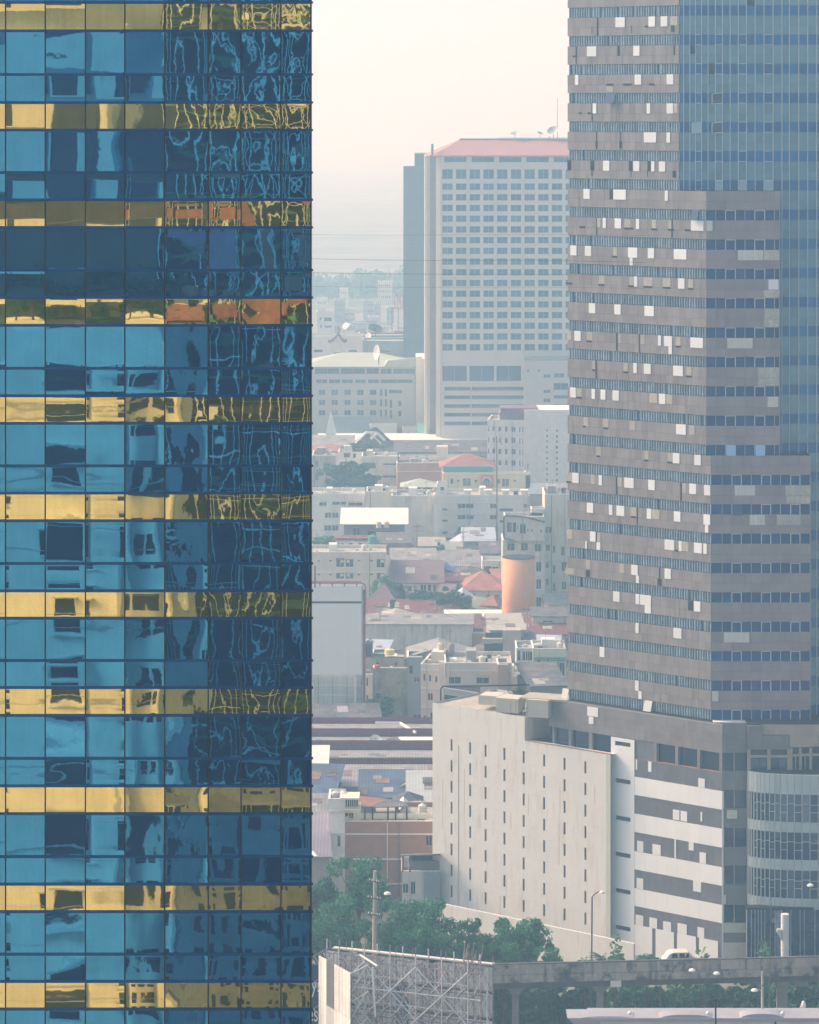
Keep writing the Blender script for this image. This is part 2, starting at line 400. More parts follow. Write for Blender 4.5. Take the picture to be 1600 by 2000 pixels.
# colour panels added on the tower to tint its reflection at mid height
rr = random.Random(8)
for i, (xa, xb, ya, yb, m_) in enumerate(((335, 372, 398, 436, 'r'), (392, 440, 402, 455, 'r'), (455, 500, 395, 425, 'r'), (520, 575, 430, 520, 'r'), (345, 395, 560, 640, 'r'), (410, 470, 575, 628, 'r'), (480, 560, 590, 650, 'r'), (500, 590, 628, 650, 'g'), (380, 420, 610, 640, 'g'), (560, 620, 540, 600, 'r'), (430, 470, 470, 520, 'b'), (350, 380, 480, 530, 'b'))):
    piece(fr2, 'tint_panel', {'r': M('rust tint panel', (.30, .14, .10), .8, var=.5, scale=.6), 'g': M('green tint panel', (.10, .34, .18), .8, var=.3), 'b': M('mauve tint panel', (.26, .16, .22), .8, var=.3)}[m_], rb, s2(xb), s2(xa), H - (yb - HY) / F * D2, H - (ya - HY) / F * D2, .3, .6)
# steel work standing higher: crossed braces
br = MB()
for k in range(5):
    for j in range(7):
        a = fr2.P(s2(410 + k * 55), 88 + j * 5, .4); b = fr2.P(s2(465 + k * 55), 93 + j * 5, .4)
        c = fr2.P(s2(465 + k * 55), 88 + j * 5, .4); d_ = fr2.P(s2(410 + k * 55), 93 + j * 5, .4)
        br.tube(a, b, .07, k=4); br.tube(c, d_, .07, k=4)
br.build('brace', m_line, rb, kind='stuff')
# dark low block with rust roof beyond the apartment tower
m_rust = M('rust roof', (0.24, 0.10, 0.06), 0.85, var=0.4, scale=0.2)
m_olive = M('olive wall', (0.075, 0.07, 0.05), 0.85, var=0.3, scale=0.2)
m_navy = M('charcoal cladding', (0.035, 0.045, 0.055), 0.6, var=0.2, scale=0.3)
def rblock(name, label, pxa, pxb, pyt, D, mat, dep=14, roof=None):
    y = 2 * GD - D; zt_ = H - (pyt - HY) / F * D
    t = thing(name, (rx((pxa + pxb) / 2, D), y - dep / 2, 0), label, 'building')
    MB().box(rx(pxa, D), rx(pxb, D), y - dep, y, 0, zt_).build('wall', mat, t)
    if roof: MB().box(rx(pxa, D) - .4, rx(pxb, D) + .4, y - dep - .4, y + .4, zt_ + .004, zt_ + 2.2).build('roof', roof, t)
    return t, y, zt_
rblock('warehouse', 'dark olive block under a rust roof, seen only mirrored in the glass', -500, 405, 400, 330, m_olive, 20)
rblock('annexe', 'rust red annexe beside the lattice tower, seen only mirrored in the glass', 330, 700, 400, 300, m_rust, 5)
rblock('slab_tower', 'slim charcoal tower block against the sky, seen only mirrored in the glass', 92, 172, 118, 400, m_navy)
rblock('stair_tower', 'charcoal stair tower stepping up against the sky, seen only mirrored in the glass', 250, 330, 150, 420, m_navy)
rblock('lift_tower', 'charcoal lift tower lowest of three against the sky, seen only mirrored in the glass', 350, 400, 90, 440, m_navy)
rblock('white_block', 'white tower block on the far left, seen only mirrored in the glass', -300, 225, 75, 520, m_pale)

# pale annexe with big dark openings, low at the foot of the lattice tower
D6 = 232.0; y6 = 2 * GD - D6; t6 = thing('annexe_block', (rx(500, D6), y6 - 2, 0), 'pale annexe with big irregular dark openings, seen only mirrored in the glass', 'building')
fr6 = Fr(rx(700, D6), y6, 180); w6 = rx(700, D6) - rx(372, D6); top6 = H - (1560 - HY) / F * D6; rr = random.Random(31); ho = []
for i in range(7):
    for j in range(14):
        a = w6 * (i + rr.uniform(.1, .3)) / 7; z = top6 - 1.2 - 3.3 * j; ho.append((a, a + w6 / 7 * rr.uniform(.4, .65), z - rr.uniform(1.2, 2.6), z))
ho = [h for h in ho if h[2] > 1]
mb = MB(); wall(fr6, mb, 0, w6, 0, top6, ho, .4); mb.quad(fr6.P(0, top6, 0), fr6.P(w6, top6, 0), fr6.P(w6, top6, -3), fr6.P(0, top6, -3)); mb.quad(fr6.P(w6, 0, 0), fr6.P(w6, 0, -3), fr6.P(w6, top6, -3), fr6.P(w6, top6, 0)); mb.build('wall', M('mid grey render', (.15, .17, .18), .85, var=.3, scale=.4), t6, weld=True)
for h in ho: piece(fr6, 'window', m_dglass, t6, *h, -.5, -.42)

# ================= CONCRETE OFFICE TOWER (right) =================
fa = Fr(20.0, 414.5, math.degrees(math.atan2(-14.5, 16.75)))
ot = thing('office_tower', (45, 415, 0), 'weathered grey concrete office tower with ribbed window bands and white replacement panels', 'building')
m_conc = M('weathered concrete', (0.32, 0.275, 0.27), 0.9, var=0.10, scale=0.5, stain=0.45, stain_col=(.13, .12, .12), rnd=0.09)
m_concs = M('weathered concrete panels', (0.265, 0.245, 0.24), 0.9, var=0.10, scale=0.5, stain=0.7, stain_col=(.12, .11, .11), island=0.12)
m_joint = M('dark joint', (0.07, 0.07, 0.07), 0.9, var=0.1)
m_fin = M('pale grey fin', (0.40, 0.50, 0.56), 0.6, var=0.2, scale=1.5, island=0.25)
m_band = glassy('band glass', (0.004, 0.055, 0.15), (0.45, 0.7, 0.85), 0.28, 0.2)
m_pan = M('white replacement panel', (0.80, 0.82, 0.82), 0.55, var=0.03, scale=1, rnd=0.06)
m_cream = M('cream bare insulation', (0.42, 0.40, 0.33), 0.8, var=0.15, scale=2.0, rnd=0.1)
m_hole = M('dark gap', (0.02, 0.022, 0.03), 0.9, var=0.1)
m_win = glassy('tower window glass', (0.003, 0.045, 0.16), (0.15, 0.42, 0.85), 0.06, 0.06, rnd=0.35)  # blue of the reflected sky is put into the diffuse colour
m_alu = M('aluminium frame', (0.58, 0.60, 0.58), 0.5, var=0.05)
FH = 57.41 / 16
def zn(n): return H - (8.7 + 57.41 * n - HY) / 16.0       # top of window band n
BH = 20.1 / 16
LS = fa.s_of(1389)
sU, sM = fa.s_of(1326), fa.s_of(1380)
ZT = zn(-3)
def Lend(n): return sU if n <= 6 else (sM if n <= 15 else LS)
# core prism
pA = fa.P(0.0, 0, -.45); pB = fa.P(sU, 0, -.45)
MB().prism([(pA[0], pA[1]), (pB[0], pB[1]), (pB[0] + 2, pB[1] + 6), (75, 412), (75, 440), (pA[0] + 12, 440)], 0, ZT).build('core', m_dark, ot)
mbg, mbf, mbp, mbj = MB(), MB(), MB(), MB()
mod = 0.485
for n in range(-2, 25):
    e = Lend(n); z1 = zn(n); z0 = z1 - BH
    piece(fa, 'window_band', m_band, ot, 0.05, e - .02, z0, z1, -.40, -.34)
    # fins and the odd missing one
    k = 0; s = 0.18; rn = random.Random(n * 7 + 1); gap = -1
    while s < e - .05:
        if rn.random() > .03: fa.box(mbf, s, s + .075, z0 + .02, z1 - .02, -.34, -.06)
        s += .39
    # spandrel below the band: two rows of panels
    za = z0; zb = za - 20.3 / 16; zc = zn(n + 1)
    e2 = sM if n == 6 else (LS if n == 15 else Lend(n))
    if n == 24: continue
    s = 0.0
    while s < e2 - .05:
        w = min(mod * 2, e2 - s)
        fa.box(mbp, s, s + w - .012, zb + .012, za - .03, -.3, rn.uniform(-.008, .012))
        fa.box(mbp, s, s + w - .012, zc + .03, zb - .012, -.3, rn.uniform(-.012, .008))
        s += mod * 2
    piece(fa, 'joint_backing', m_joint, ot, 0.02, e2 - .02, zc + .015, za - .015, -.30, -.03)
mbf.build('fins', m_fin, ot, kind='stuff'); mbp.build('spandrel_cladding', m_concs, ot, kind='stuff')
# patches on the oblique side: (floor, x0, x1, kind) in photo columns
A = lambda x: 1100 + x / 6.6667
B = lambda x: 1100 + x / 5.3333
PT = []
def add(n, f, *xs, k='w'): PT.extend([(n, f(a), f(b), k) for a, b in xs])
add(0, A, (685, 805), (1115, 1200), (1275, 1360)); add(0, A, (440, 460), k='D'); add(0, A, (365, 390), (880, 905), (1400, 1460), k='l'); add(0, A, (1065, 1110), k='t'); add(0, A, (1400, 1490), k='c')
add(1, A, (315, 435), (918, 998)); add(1, A, (165, 180), k='D'); add(1, A, (708, 740), (1440, 1460), k='d'); add(1, A, (130, 165), k='t')
add(2, A, (160, 202), (935, 1020), (1352, 1438)); add(2, A, (565, 660), (785, 895), (1120, 1190), k='t'); add(2, A, (570, 650), k='e')
add(3, A, (388, 435), (1092, 1138), (1352, 1435)); add(3, A, (205, 245), (320, 360), k='t'); add(3, A, (372, 386), k='D'); add(3, A, (1440, 1490), k='c')
add(4, A, (1055, 1215), (1350, 1395)); add(4, A, (430, 445), (740, 752), k='D'); add(4, A, (415, 460), (725, 775), k='l')
add(5, B, (420, 485), (733, 797), (920, 953), (1002, 1066)); add(5, B, (45, 85), (285, 325), (688, 725), (880, 915), k='d'); add(5, B, (290, 315), (700, 720), (870, 890), (1135, 1185), k='l')
add(6, B, (215, 280), (525, 655), (1062, 1095)); add(6, B, (485, 522), k='d')
add(7, B, (415, 448), (540, 606), (762, 795), (1335, 1465)); add(7, B, (640, 700), (355, 390), (925, 970), (1100, 1130), k='c'); add(7, B, (345, 355), (1130, 1142), k='D'); add(7, B, (170, 230), (640, 730), (920, 980), (1095, 1155), (1270, 1330), k='t')
add(8, B, (78, 143), (230, 295), (680, 775), (885, 950), (1157, 1287)); add(8, B, (697, 727), k='L'); add(8, B, (525, 560), k='c'); add(8, B, (510, 565), k='t')
add(9, B, (740, 775), (1200, 1267)); add(9, B, (375, 435), (840, 930), (1045, 1120), (1305, 1355), (690, 730), k='c'); add(9, B, (370, 430), (680, 740), (838, 930), (1045, 1120), (1305, 1355), (35, 95), k='t')
add(10, B, (272, 338), (536, 602), (850, 948))
add(11, B, (120, 185), (992, 1022), (1055, 1137), (1328, 1460)); add(11, B, (1100, 1137), k='L'); add(11, B, (247, 305), (575, 600), (808, 850), (1175, 1225), (40, 85), k='c'); add(11, B, (553, 568), (790, 803), k='D'); add(11, B, (247, 300), (1175, 1225), k='t')
add(12, B, (735, 770), (845, 915), (1150, 1250)); add(12, B, (630, 675), (1283, 1340), (308, 335), k='c'); add(12, B, (338, 353), k='D'); add(12, B, (630, 680), (1283, 1340), (305, 335), k='t')
add(13, B, (75, 135), (300, 335), (393, 443), (518, 583), (1002, 1067)); add(13, B, (140, 195), (900, 980), (1075, 1140), k='c'); add(13, B, (140, 195), k='t')
add(14, B, (1180, 1280)); add(14, B, (215, 260), (415, 470), (695, 750), (1315, 1370), k='c'); add(14, B, (210, 240), (420, 470), k='t')
add(15, B, (1145, 1215), (1370, 1437)); add(15, B, (345, 395), (848, 890), (1090, 1140), k='c'); add(15, B, (848, 890), (1090, 1140), (350, 385), k='t')
add(16, B, (98, 165), (373, 408), (640, 738), (890, 957), (1318, 1388), (1472, 1535)); add(16, B, (35, 95), (290, 330), (568, 612), (1245, 1280), k='c'); add(16, B, (550, 565), (1222, 1238), k='D'); add(16, B, (35, 85), k='t')
add(17, B, (250, 315), (480, 515), (558, 640), (875, 920), (1157, 1225), (1465, 1533)); add(17, B, (1482, 1515), k='L'); add(17, B, (922, 1003), (708, 766), k='c'); add(17, B, (768, 780), k='D'); add(17, B, (708, 760), k='t')
add(18, B, (283, 340), (1060, 1160), (1208, 1238), (1367, 1448), (1463, 1500)); add(18, B, (235, 250), (350, 390), k='L'); add(18, B, (1242, 1305), (355, 390), (40, 95), k='c'); add(18, B, (342, 354), k='D'); add(18, B, (1165, 1200), k='t')
add(19, B, (713, 780), (1060, 1125)); add(19, B, (762, 793), k='L'); add(19, B, (238, 280), (590, 635), k='c'); add(19, B, (25, 115), k='m'); add(19, B, (985, 1028), (238, 280), k='x'); add(19, B, (1000, 1012), k='d')
add(20, B, (525, 590), (758, 795), (803, 917), (1365, 1432)); add(20, B, (853, 917), k='L'); add(20, B, (1303, 1363), k='d')
add(21, B, (757, 790), (1152, 1235)); add(22, B, (383, 433)); add(22, B, (400, 412), k='l'); add(23, B, (753, 790)); add(23, B, (787, 820), k='L')
for n, x0, x1, k in PT:
    s0_, s1_ = fa.s_of(x0), fa.s_of(x1); za = zn(n) - BH - .03; zb = za - 20.3 / 16 + .03; zc = zn(n + 1) + .03
    e = sM if n == 6 else (LS if n == 15 else Lend(n)); s1_ = min(s1_, e - .01)
    if k == 'w': piece(fa, 'replacement_panel', m_pan, ot, s0_, s1_, zb - .02, za, .015, .06)
    elif k == 'L': piece(fa, 'replacement_panel', m_pan, ot, s0_, s1_, zc + .04, zb - .03, .015, .055)
    elif k == 'c': piece(fa, 'bare_panel', m_cream, ot, s0_, s1_, zb + .03, za - .06, .014, .028)
    elif k == 'm': piece(fa, 'bare_panel', m_cream, ot, s0_, s1_, zc + .15, zb - .1, .014, .028)
    elif k == 'D': piece(fa, 'gap', m_hole, ot, s0_, s1_, zc + .05, za, .016, .024)
    elif k == 'd': piece(fa, 'gap', m_hole, ot, s0_, s1_, zb, za - .02, .016, .024)
    elif k == 'x': piece(fa, 'gap', m_hole, ot, s0_, s1_, zc + .08, zb - .1, .016, .024)
    elif k == 'l': piece(fa, 'gap', m_hole, ot, s0_ + .1, s1_ - .1, zc + .3, zb + .1, .030, .034)
    elif k == 't': piece(fa, 'gap', m_hole, ot, s0_, s1_, zb - .12, zb + .12, .030, .036)
    if k == 'e': piece(fa, 'bare_panel', m_cream, ot, s0_, s1_, zc + .1, zb - .2, .014, .028)
# propped-open awning windows on the oblique side
def awning(fr, px0, px1, z0, z1, parent, out=.9, m=None, nm='open_window', d=.0):
    s0, s1_ = fr.s_of(px0), fr.s_of(px1); P = fr.P; mb = MB()
    mb.hexa(P(s0, z0, d + out), P(s1_, z0, d + out), P(s1_, z0 + .03, d + out - .06), P(s0, z0 + .03, d + out - .06), P(s0, z1, d + .06), P(s1_, z1, d + .06), P(s1_, z1, d), P(s0, z1, d))
    return mb.build(nm, m or m_sash, parent)
m_sash = glassy('open sash glass', (0.30, 0.42, 0.55), (0.7, 0.85, 1.0), 0.35, 0.1)
m_sashd = glassy('open sash dark glass', (0.02, 0.03, 0.06), (0.4, 0.5, 0.7), 0.15, 0.1)
awning(fa, 1185, 1203, zn(3) - BH, zn(3), ot, .5, m_sashd); awning(fa, 1352, 1366, zn(7) - BH, zn(7), ot, .5, m_sashd)
awning(fa, 1260, 1275, zn(24) - BH, zn(24), ot, .45, m_alu); awning(fa, 1100, 1112, zn(24) - BH, zn(24), ot, .45, m_alu)

# frontal stepped volumes
def front(px0, px1, D, nA, nB, mull, first_span, thick, name_d):
    """windows for bands nA..nB, spandrels between; px0/px1 photo columns of the face"""
    f = Fr(xt(px0, D), D, 0); x = lambda p: xt(p, D) - xt(px0, D); w = x(px1)
    kz = D / 400.0
    def zz(n): return zn(n)
    MB().box(xt(px0, D) + .03, xt(px1, D), D + .35, D + 4, 0 if nB > 20 else zz(nB) - BH - .0, zz(nA - 1) - BH).build('volume_core', m_dark, ot)
    # end wall
    ms = [px0] + [m_ for m_ in mull if px0 < m_ < px1] + [px1]
    for n in range(nA, nB + 1):
        z1 = zz(n); z0 = z1 - BH
        for i, (a, b) in enumerate(zip(ms, ms[1:])):
            piece(f, 'window', m_win, ot, x(a) + .03, x(b) - .03, z0 + .02, z1 - .02, -.30, -.24)
        for i, m_ in enumerate(ms[1:-1]):
            t = .10 if i in thick else .045
            piece(f, 'mullion', m_alu, ot, x(m_) - t / 2, x(m_) + t / 2, z0, z1, -.24, -.04)
        for i in thick[::2]:
            piece(f, 'frame_head', m_alu, ot, x(ms[1 + i]) + .06, x(ms[2 + i]) - .06, z1 - .09, z1, -.24, -.06)
        piece(f, 'end_pier', m_conc, ot, w - .12, w, z0, z1, -.3, 0)
    for n in range(nA - 1, nB):
        za = zz(n) - BH; zb = za - 20.3 / 16; zc = zz(n + 1)
        for a, b in zip(ms, ms[1:]):
            piece(f, 'spandrel_panel', m_conc, ot, x(a) + .008, x(b) - .008, zb + .010, za, -.25, random.uniform(-.006, .006))
        for a, b in zip(ms[::2], ms[2::2] + ([px1] if len(ms) % 2 == 0 else [])):
            piece(f, 'sill_panel', m_conc, ot, x(a) + .008, x(b) - .008, zc, zb - .010, -.25, random.uniform(-.006, .006))
        piece(f, 'joint_backing', m_joint, ot, 0.02, w - .02, zc + .01, za - .01, -.26, -.05)
    return f, x
DM = fa.P(sM, 0)[1]; DL = fa.P(LS, 0)[1]
mm = [1398.6, 1417.7, 1436.8, 1455.6, 1474.7, 1494.2, 1513.3]
fM, xM = front(1380, 1524, DM, 7, 15, mm, True, [1, 2, 4, 5], 'm')
ml = [1411, 1430, 1448.5, 1468, 1488, 1506, 1525, 1545, 1563]
fL, xL_ = front(1389.5, 1584, DL, 16, 24, ml, True, [1, 2, 4, 5, 7, 8], 'l')
MB().box(xt(1389.5, DL), xt(1584, DL), DL + .3, DL + 6, zn(24) - BH - 3, zn(24) - BH).build('base_plinth', m_conc, ot)
Cc = lambda x: 1090 + x / 3.137
def fp(f, x, n, a, b, low=False, m=None, nm='replacement_panel', n_split=1):
    za = zn(n) - BH - .03; zb = za - 20.3 / 16 + .03; zc = zn(n + 1) + .03
    s0_, s1_ = x(Cc(a)), x(Cc(b)); w = (s1_ - s0_) / n_split
    for i in range(n_split):
        if low: piece(f, nm, m or m_pan, ot, s0_ + i * w, s0_ + (i + 1) * w - .02, zc + .05, zb - .06, .015, .05)
        else: piece(f, nm, m or m_pan, ot, s0_ + i * w, s0_ + (i + 1) * w - .02, zb, za, .015, .05)
m_pan2 = M('off white replacement panel', (0.66, 0.66, 0.58), 0.6, var=0.08, scale=1.5, rnd=0.06)
m_pan3 = M('bare beige panel', (0.50, 0.49, 0.41), 0.7, var=0.2, scale=2.0, rnd=0.1)
fp(fM, xM, 7, 912, 948, m=m_pan2); fp(fM, xM, 8, 1102, 1258, m=m_pan2, n_split=5); fp(fM, xM, 8, 1262, 1358, m=m_pan3, nm='bare_panel', n_split=3)
fp(fM, xM, 9, 1290, 1352); fp(fM, xM, 9, 1260, 1355, True, m_pan3, 'bare_panel', 3); fp(fM, xM, 10, 1265, 1355, False, m_pan3, 'bare_panel', 3); fp(fM, xM, 10, 1260, 1355, True, m_pan3, 'bare_panel', 3)
fp(fM, xM, 11, 1038, 1193, m=m_pan2, n_split=5); fp(fM, xM, 12, 1228, 1355, False, m_pan3, 'bare_panel', 4); fp(fM, xM, 12, 1228, 1355, True, m_pan3, 'bare_panel', 4); fp(fM, xM, 13, 1285, 1350, m=m_pan2)
fp(fL, xL_, 16, 1083, 1208, m=m_pan2, n_split=6); fp(fL, xL_, 16, 1395, 1550, False, m_pan3, 'bare_panel', 5); fp(fL, xL_, 16, 1400, 1545, True, m_pan3, 'bare_panel', 5)
fp(fL, xL_, 17, 1175, 1270, m=m_pan2, n_split=4); fp(fL, xL_, 17, 1340, 1488, m=m_pan3, nm='bare_panel'); fp(fL, xL_, 21, 1017, 1172, m=m_pan2, n_split=5); fp(fL, xL_, 23, 945, 983, m=m_pan2)
awning(fM, 1418.5, 1437, zn(15) - BH, zn(15), ot, .55); awning(fM, 1475.5, 1494, zn(15) - BH, zn(15), ot, .55); awning(fL, 1432, 1450, zn(17) - BH, zn(17), ot, .8, m_sashd)
# ledge lit at the foot of the frontal volume
MB().box(xt(1392, DL), xt(1590, DL), DL - 1.2, DL + .2, zn(24) - BH - .25, zn(24) - BH - .004).build('ledge', m_white, ot)

# curved curtain wall
m_cw = glassy('curtain wall window', (0.006, 0.085, 0.24), (0.2, 0.5, 0.95), 0.12, 0.05, rnd=0.3)
m_cs = glassy('curtain wall spandrel glass', (0.11, 0.21, 0.28), (0.5, 0.75, 0.9), 0.22, 0.12, rnd=0.18)
cwx = [1326.5, 1335.5, 1347.6, 1358.7, 1370.5, 1383.3, 1397.6, 1411.3, 1426.3, 1442.2, 1458.2, 1475, 1492.3, 1510.1, 1527.4, 1542, 1560.2, 1577.7, 1595.3, 1613, 1631]
DU = fa.P(sU, 0)[1]
def cwD(px):
    t = (px - 1326) / 290.0; return DU + .25 - 1.6 * math.sin(min(t, 1) * 1.57) + 1.6 * min(t, 1)
pts = [(xt(p, cwD(p)), cwD(p)) for p in cwx]
mbm = MB()
for i, (a, b) in enumerate(zip(pts, pts[1:])):
    ang = math.degrees(math.atan2(b[1] - a[1], b[0] - a[0])); f = Fr(a[0], a[1], ang); w = math.hypot(b[0] - a[0], b[1] - a[1]); px = cwx[i + 1]
    lo = 6 if px <= 1526 else (15 if px <= 1585 else 24)
    for n in range(-2, lo + 1):
        z1 = zn(n); z0 = z1 - BH
        piece(f, 'curtain_window', m_cw, ot, .01, w - .01, z0, z1, -.1, 0)
        if n < lo or px > 1526:
            za = z0; zb = za - 20.3 / 16; zc = zn(n + 1)
            piece(f, 'curtain_panel', m_cs, ot, .01, w - .01, zb + .01, za - .01, -.1, -.005); piece(f, 'curtain_panel', m_cs, ot, .01, w - .01, zc + .01, zb - .01, -.1, -.005)
        if i in (3, 6, 9, 12) and n > 0:
            piece(f, 'opening_frame', m_alu, ot, .04, w - .04, z0 - .03, z0 + .03, .003, .05); piece(f, 'opening_frame', m_alu, ot, .04, w - .04, z1 - .03, z1 + .03, .003, .05)
    f0 = Fr(a[0], a[1], ang)
    piece(f0, 'mullion', m_alu, ot, -.045, .045, zn(lo) - BH - (0 if lo == 6 else 1.5), zn(-3), .002, .12)
cw = [p for p in pts]
MB().prism([(p[0], p[1] + .2) for p in cw] + [(80, 440), (40, 440)], 0, ZT).build('curtain_core', m_dark, ot)
def cwpatch(i, n, m, row=None, nm='open_panel'):
    a, b = pts[i], pts[i + 1]; ang = math.degrees(math.atan2(b[1] - a[1], b[0] - a[0])); f = Fr(a[0], a[1], ang); w = math.hypot(b[0] - a[0], b[1] - a[1])
    z1 = zn(n); z0 = z1 - BH
    if row: z1 = z0 - (0 if row == 1 else 1.27) - .02; z0 = z1 - 1.1
    piece(f, nm, m, ot, .03, w - .03, z0 + .01, z1 - .01, .004, .02)
cwpatch(5, 2, m_hole); cwpatch(2, 1, m_hole, 1); cwpatch(10, -1, m_hole, 2); cwpatch(6, 6, m_sash); cwpatch(9, 6, m_sash); cwpatch(12, 6, m_sash)
for (i, n) in ((6, 3), (6, 4), (3, 4)):
    a, b = pts[i], pts[i + 1]; f = Fr(a[0], a[1], math.degrees(math.atan2(b[1] - a[1], b[0] - a[0])))
    w = math.hypot(b[0] - a[0], b[1] - a[1]); z1 = zn(n); z0 = z1 - BH; P = f.P; mb = MB()
    # sash hinged on its right edge, swung outwards
    for (q0, q1) in (((0, z0), (0, z1)), ((0, z1), (1, z1)), ((1, z1), (1, z0)), ((1, z0), (0, z0))):
        pt = lambda s_, z_: P(w * (1 - s_) - s_ * .55 * 0 + (-.45 * s_), z_ - .12 * s_, .9 * s_ * .6 + .05)
        mb.tube(pt(q0[0], q0[1]), pt(q1[0], q1[1]), .05, k=4)
    mb.quad(pt(0, z0), pt(1, z0), pt(1, z1), pt(0, z1)); mb.build('open_window', m_sash if i == 3 else m_sashd, ot)
    mb2 = MB()
    for (q0, q1) in (((0, z0), (0, z1)), ((0, z1), (1, z1)), ((1, z1), (1, z0)), ((1, z0), (0, z0))): mb2.tube(pt(q0[0], q0[1]), pt(q1[0], q1[1]), .06, k=4)
    mb2.build('window_frame', m_alu, ot)
# ================= PODIUM =================
o_ = fa.P(0, 0, 1.5); fd = Fr(o_[0], o_[1], math.degrees(fa.a))
pod = thing('podium_building', (40, 410, 0), 'podium block under the office tower striped in white and grey cladding', 'building')
m_stripe = M('white cladding', (0.82, 0.85, 0.85), 0.6, var=0.03, scale=0.5, stain=0.10, stain_col=(.5, .48, .42), rnd=0.025)
m_gclad = M('grey cladding', (0.14, 0.145, 0.165), 0.8, var=0.14, scale=0.6, stain=0.3, stain_col=(.12, .12, .13), rnd=0.06)
m_conc2 = M('podium concrete', (0.22, 0.21, 0.21), 0.9, var=0.15, scale=0.5, stain=0.55, stain_col=(.12, .12, .12), rnd=0.04)
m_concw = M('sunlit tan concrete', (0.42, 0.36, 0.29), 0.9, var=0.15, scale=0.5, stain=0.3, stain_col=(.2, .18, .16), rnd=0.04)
m_pwin = glassy('podium window', (0.012, 0.022, 0.05), (0.4, 0.55, 0.8), 0.14, 0.1, rnd=0.3)
m_lou = M('louvre', (0.07, 0.085, 0.10), 0.6, var=0.2, scale=3, rib=(9, 'Z'), ribw=0.8)
m_brick_edge = M('rusty sill', (0.33, 0.16, 0.12), 0.9, var=0.2)
sA, sB, sC, sD = fd.s_of(1071), fd.s_of(1194), fd.s_of(1240), fd.s_of(1411)
zT = zn(24) - BH - .05; zW1 = fd.z_of(1370, 1465.5); zW0 = fd.z_of(1240, 1481)
def zq(y): return fd.z_of(1240, y)
DC = fd.P(sD, 0)[1]
MB().prism([fd.P(sA, 0, -.6)[:2], fd.P(sD, 0, -.6)[:2], (78, DC + .6), (78, 445), (fd.P(sA, 0, -.6)[0] + 10, 445)], 0, zT - .05).build('core', m_dark, pod)
# upper concrete band, in three courses of long panels
n_ = 9; w_ = (sD - sA) / n_
for r in range(3):
    a, b = zW1 + (zT - zW1) * r / 3, zW1 + (zT - zW1) * (r + 1) / 3
    for i in range(n_): piece(fd, 'concrete_panel', m_conc2, pod, sA + i * w_ + .012, sA + (i + 1) * w_ - .0, a + .02, b, -.5, 0.0)
piece(fd, 'joint_backing', m_joint, pod, sA + .02, sD - .02, zW1 + .02, zT - .02, -.55, -.04)
piece(fd, 'replacement_panel', m_pan, pod, fd.s_of(1147.8), fd.s_of(1168.7), fd.z_of(1158, 1399), fd.z_of(1158, 1381), .002, .06)
piece(fd, 'replacement_panel', m_pan, pod, fd.s_of(1150.6), fd.s_of(1159.7), fd.z_of(1155, 1414), fd.z_of(1155, 1399.6), .002, .06)
# recessed windows and columns
zl = fd.z_of(1078.5, 1456)
for a, b in ((1073, 1079), (1085, 1110.5), (1116, 1150), (1157, 1193)): piece(fd, 'window', m_pwin, pod, fd.s_of(a), fd.s_of(b), zl, zW1, -.6, -.5)
for a, b in ((1079, 1083), (1110.5, 1116), (1150, 1157)): piece(fd, 'column', m_conc2, pod, fd.s_of(a), fd.s_of(b), zl, zW1, -.5, -.02)
piece(fd, 'grey_panel', m_gclad, pod, sC, fd.s_of(1277), zW0, zW1 - .02, -.3, -.05)
for a, b in ((1281.5, 1319), (1324, 1362), (1368, 1405)): piece(fd, 'window', m_pwin, pod, fd.s_of(a), fd.s_of(b), zW0, zW1, -.6, -.5)
for a in (1277, 1319, 1362, 1405): piece(fd, 'column', m_conc2, pod, fd.s_of(a), fd.s_of(a + 5.5), zW0, zW1, -.5, -.01)
piece(fd, 'rusty_sill', m_brick_edge, pod, sC + .02, sD - .02, zW0 - .07, zW0 - .004, -.45, .02)
# white stair strip with slot windows
slots = []
for y in (1453.5, 1526, 1599, 1670, 1741, 1813):
    slots.append((fd.s_of(1202), fd.s_of(1232), fd.z_of(1217, y + 4.4), fd.z_of(1217, y - 4.4)))
mb = MB(); wall(fd, mb, sB, sC, 0, zW1 - .03, slots, .25, .06); mb.build('stair_wall', m_stripe, pod, weld=True)
for h in slots: piece(fd, 'slot_window', m_lou, pod, *h, -.25, -.18)
# stripes
ys_ = [(1481, 1517, 'g'), (1517, 1552.5, 'w'), (1552.5, 1589, 'g'), (1589, 1625, 'w'), (1625, 1662.5, 'g'), (1662.5, 1698, 'w'), (1698, 1734.6, 'g'), (1734.6, 1769.5, 'w'), (1769.5, 1805.5, 'g')]
for a, b, k in ys_:
    n2 = 8 if k == 'w' else 12; w2 = (sD - sC) / n2
    for i in range(n2):
        piece(fd, 'white_panel' if k == 'w' else 'grey_panel', m_stripe if k == 'w' else m_gclad, pod, sC + i * w2 + .012, sC + (i + 1) * w2, zq(b) + .01, zq(a) - .005, -.4, .05 if k == 'w' else 0.0)
a_, cuts = zq(1805.5), [1240, 1274.5, 1281, 1317, 1323, 1360, 1366, 1403, 1411]
for i, (a, b) in enumerate(zip(cuts, cuts[1:])):
    k = 'w' if i % 2 == 0 else 'g'
    piece(fd, 'white_panel' if k == 'w' else 'grey_panel', m_stripe if k == 'w' else m_gclad, pod, fd.s_of(a) + .006, fd.s_of(b) - .006, 0, a_ - .01, -.4, .05 if k == 'w' else 0.0)
def patch(x0, x1, row, f0, f1):
    a, b, k = ys_[row]; za, zb = zq(a), zq(b); h = za - zb
    piece(fd, 'replacement_panel', m_pan, pod, fd.s_of(x0), fd.s_of(x1), zb + h * (1 - f1), zb + h * (1 - f0), .004, .055)
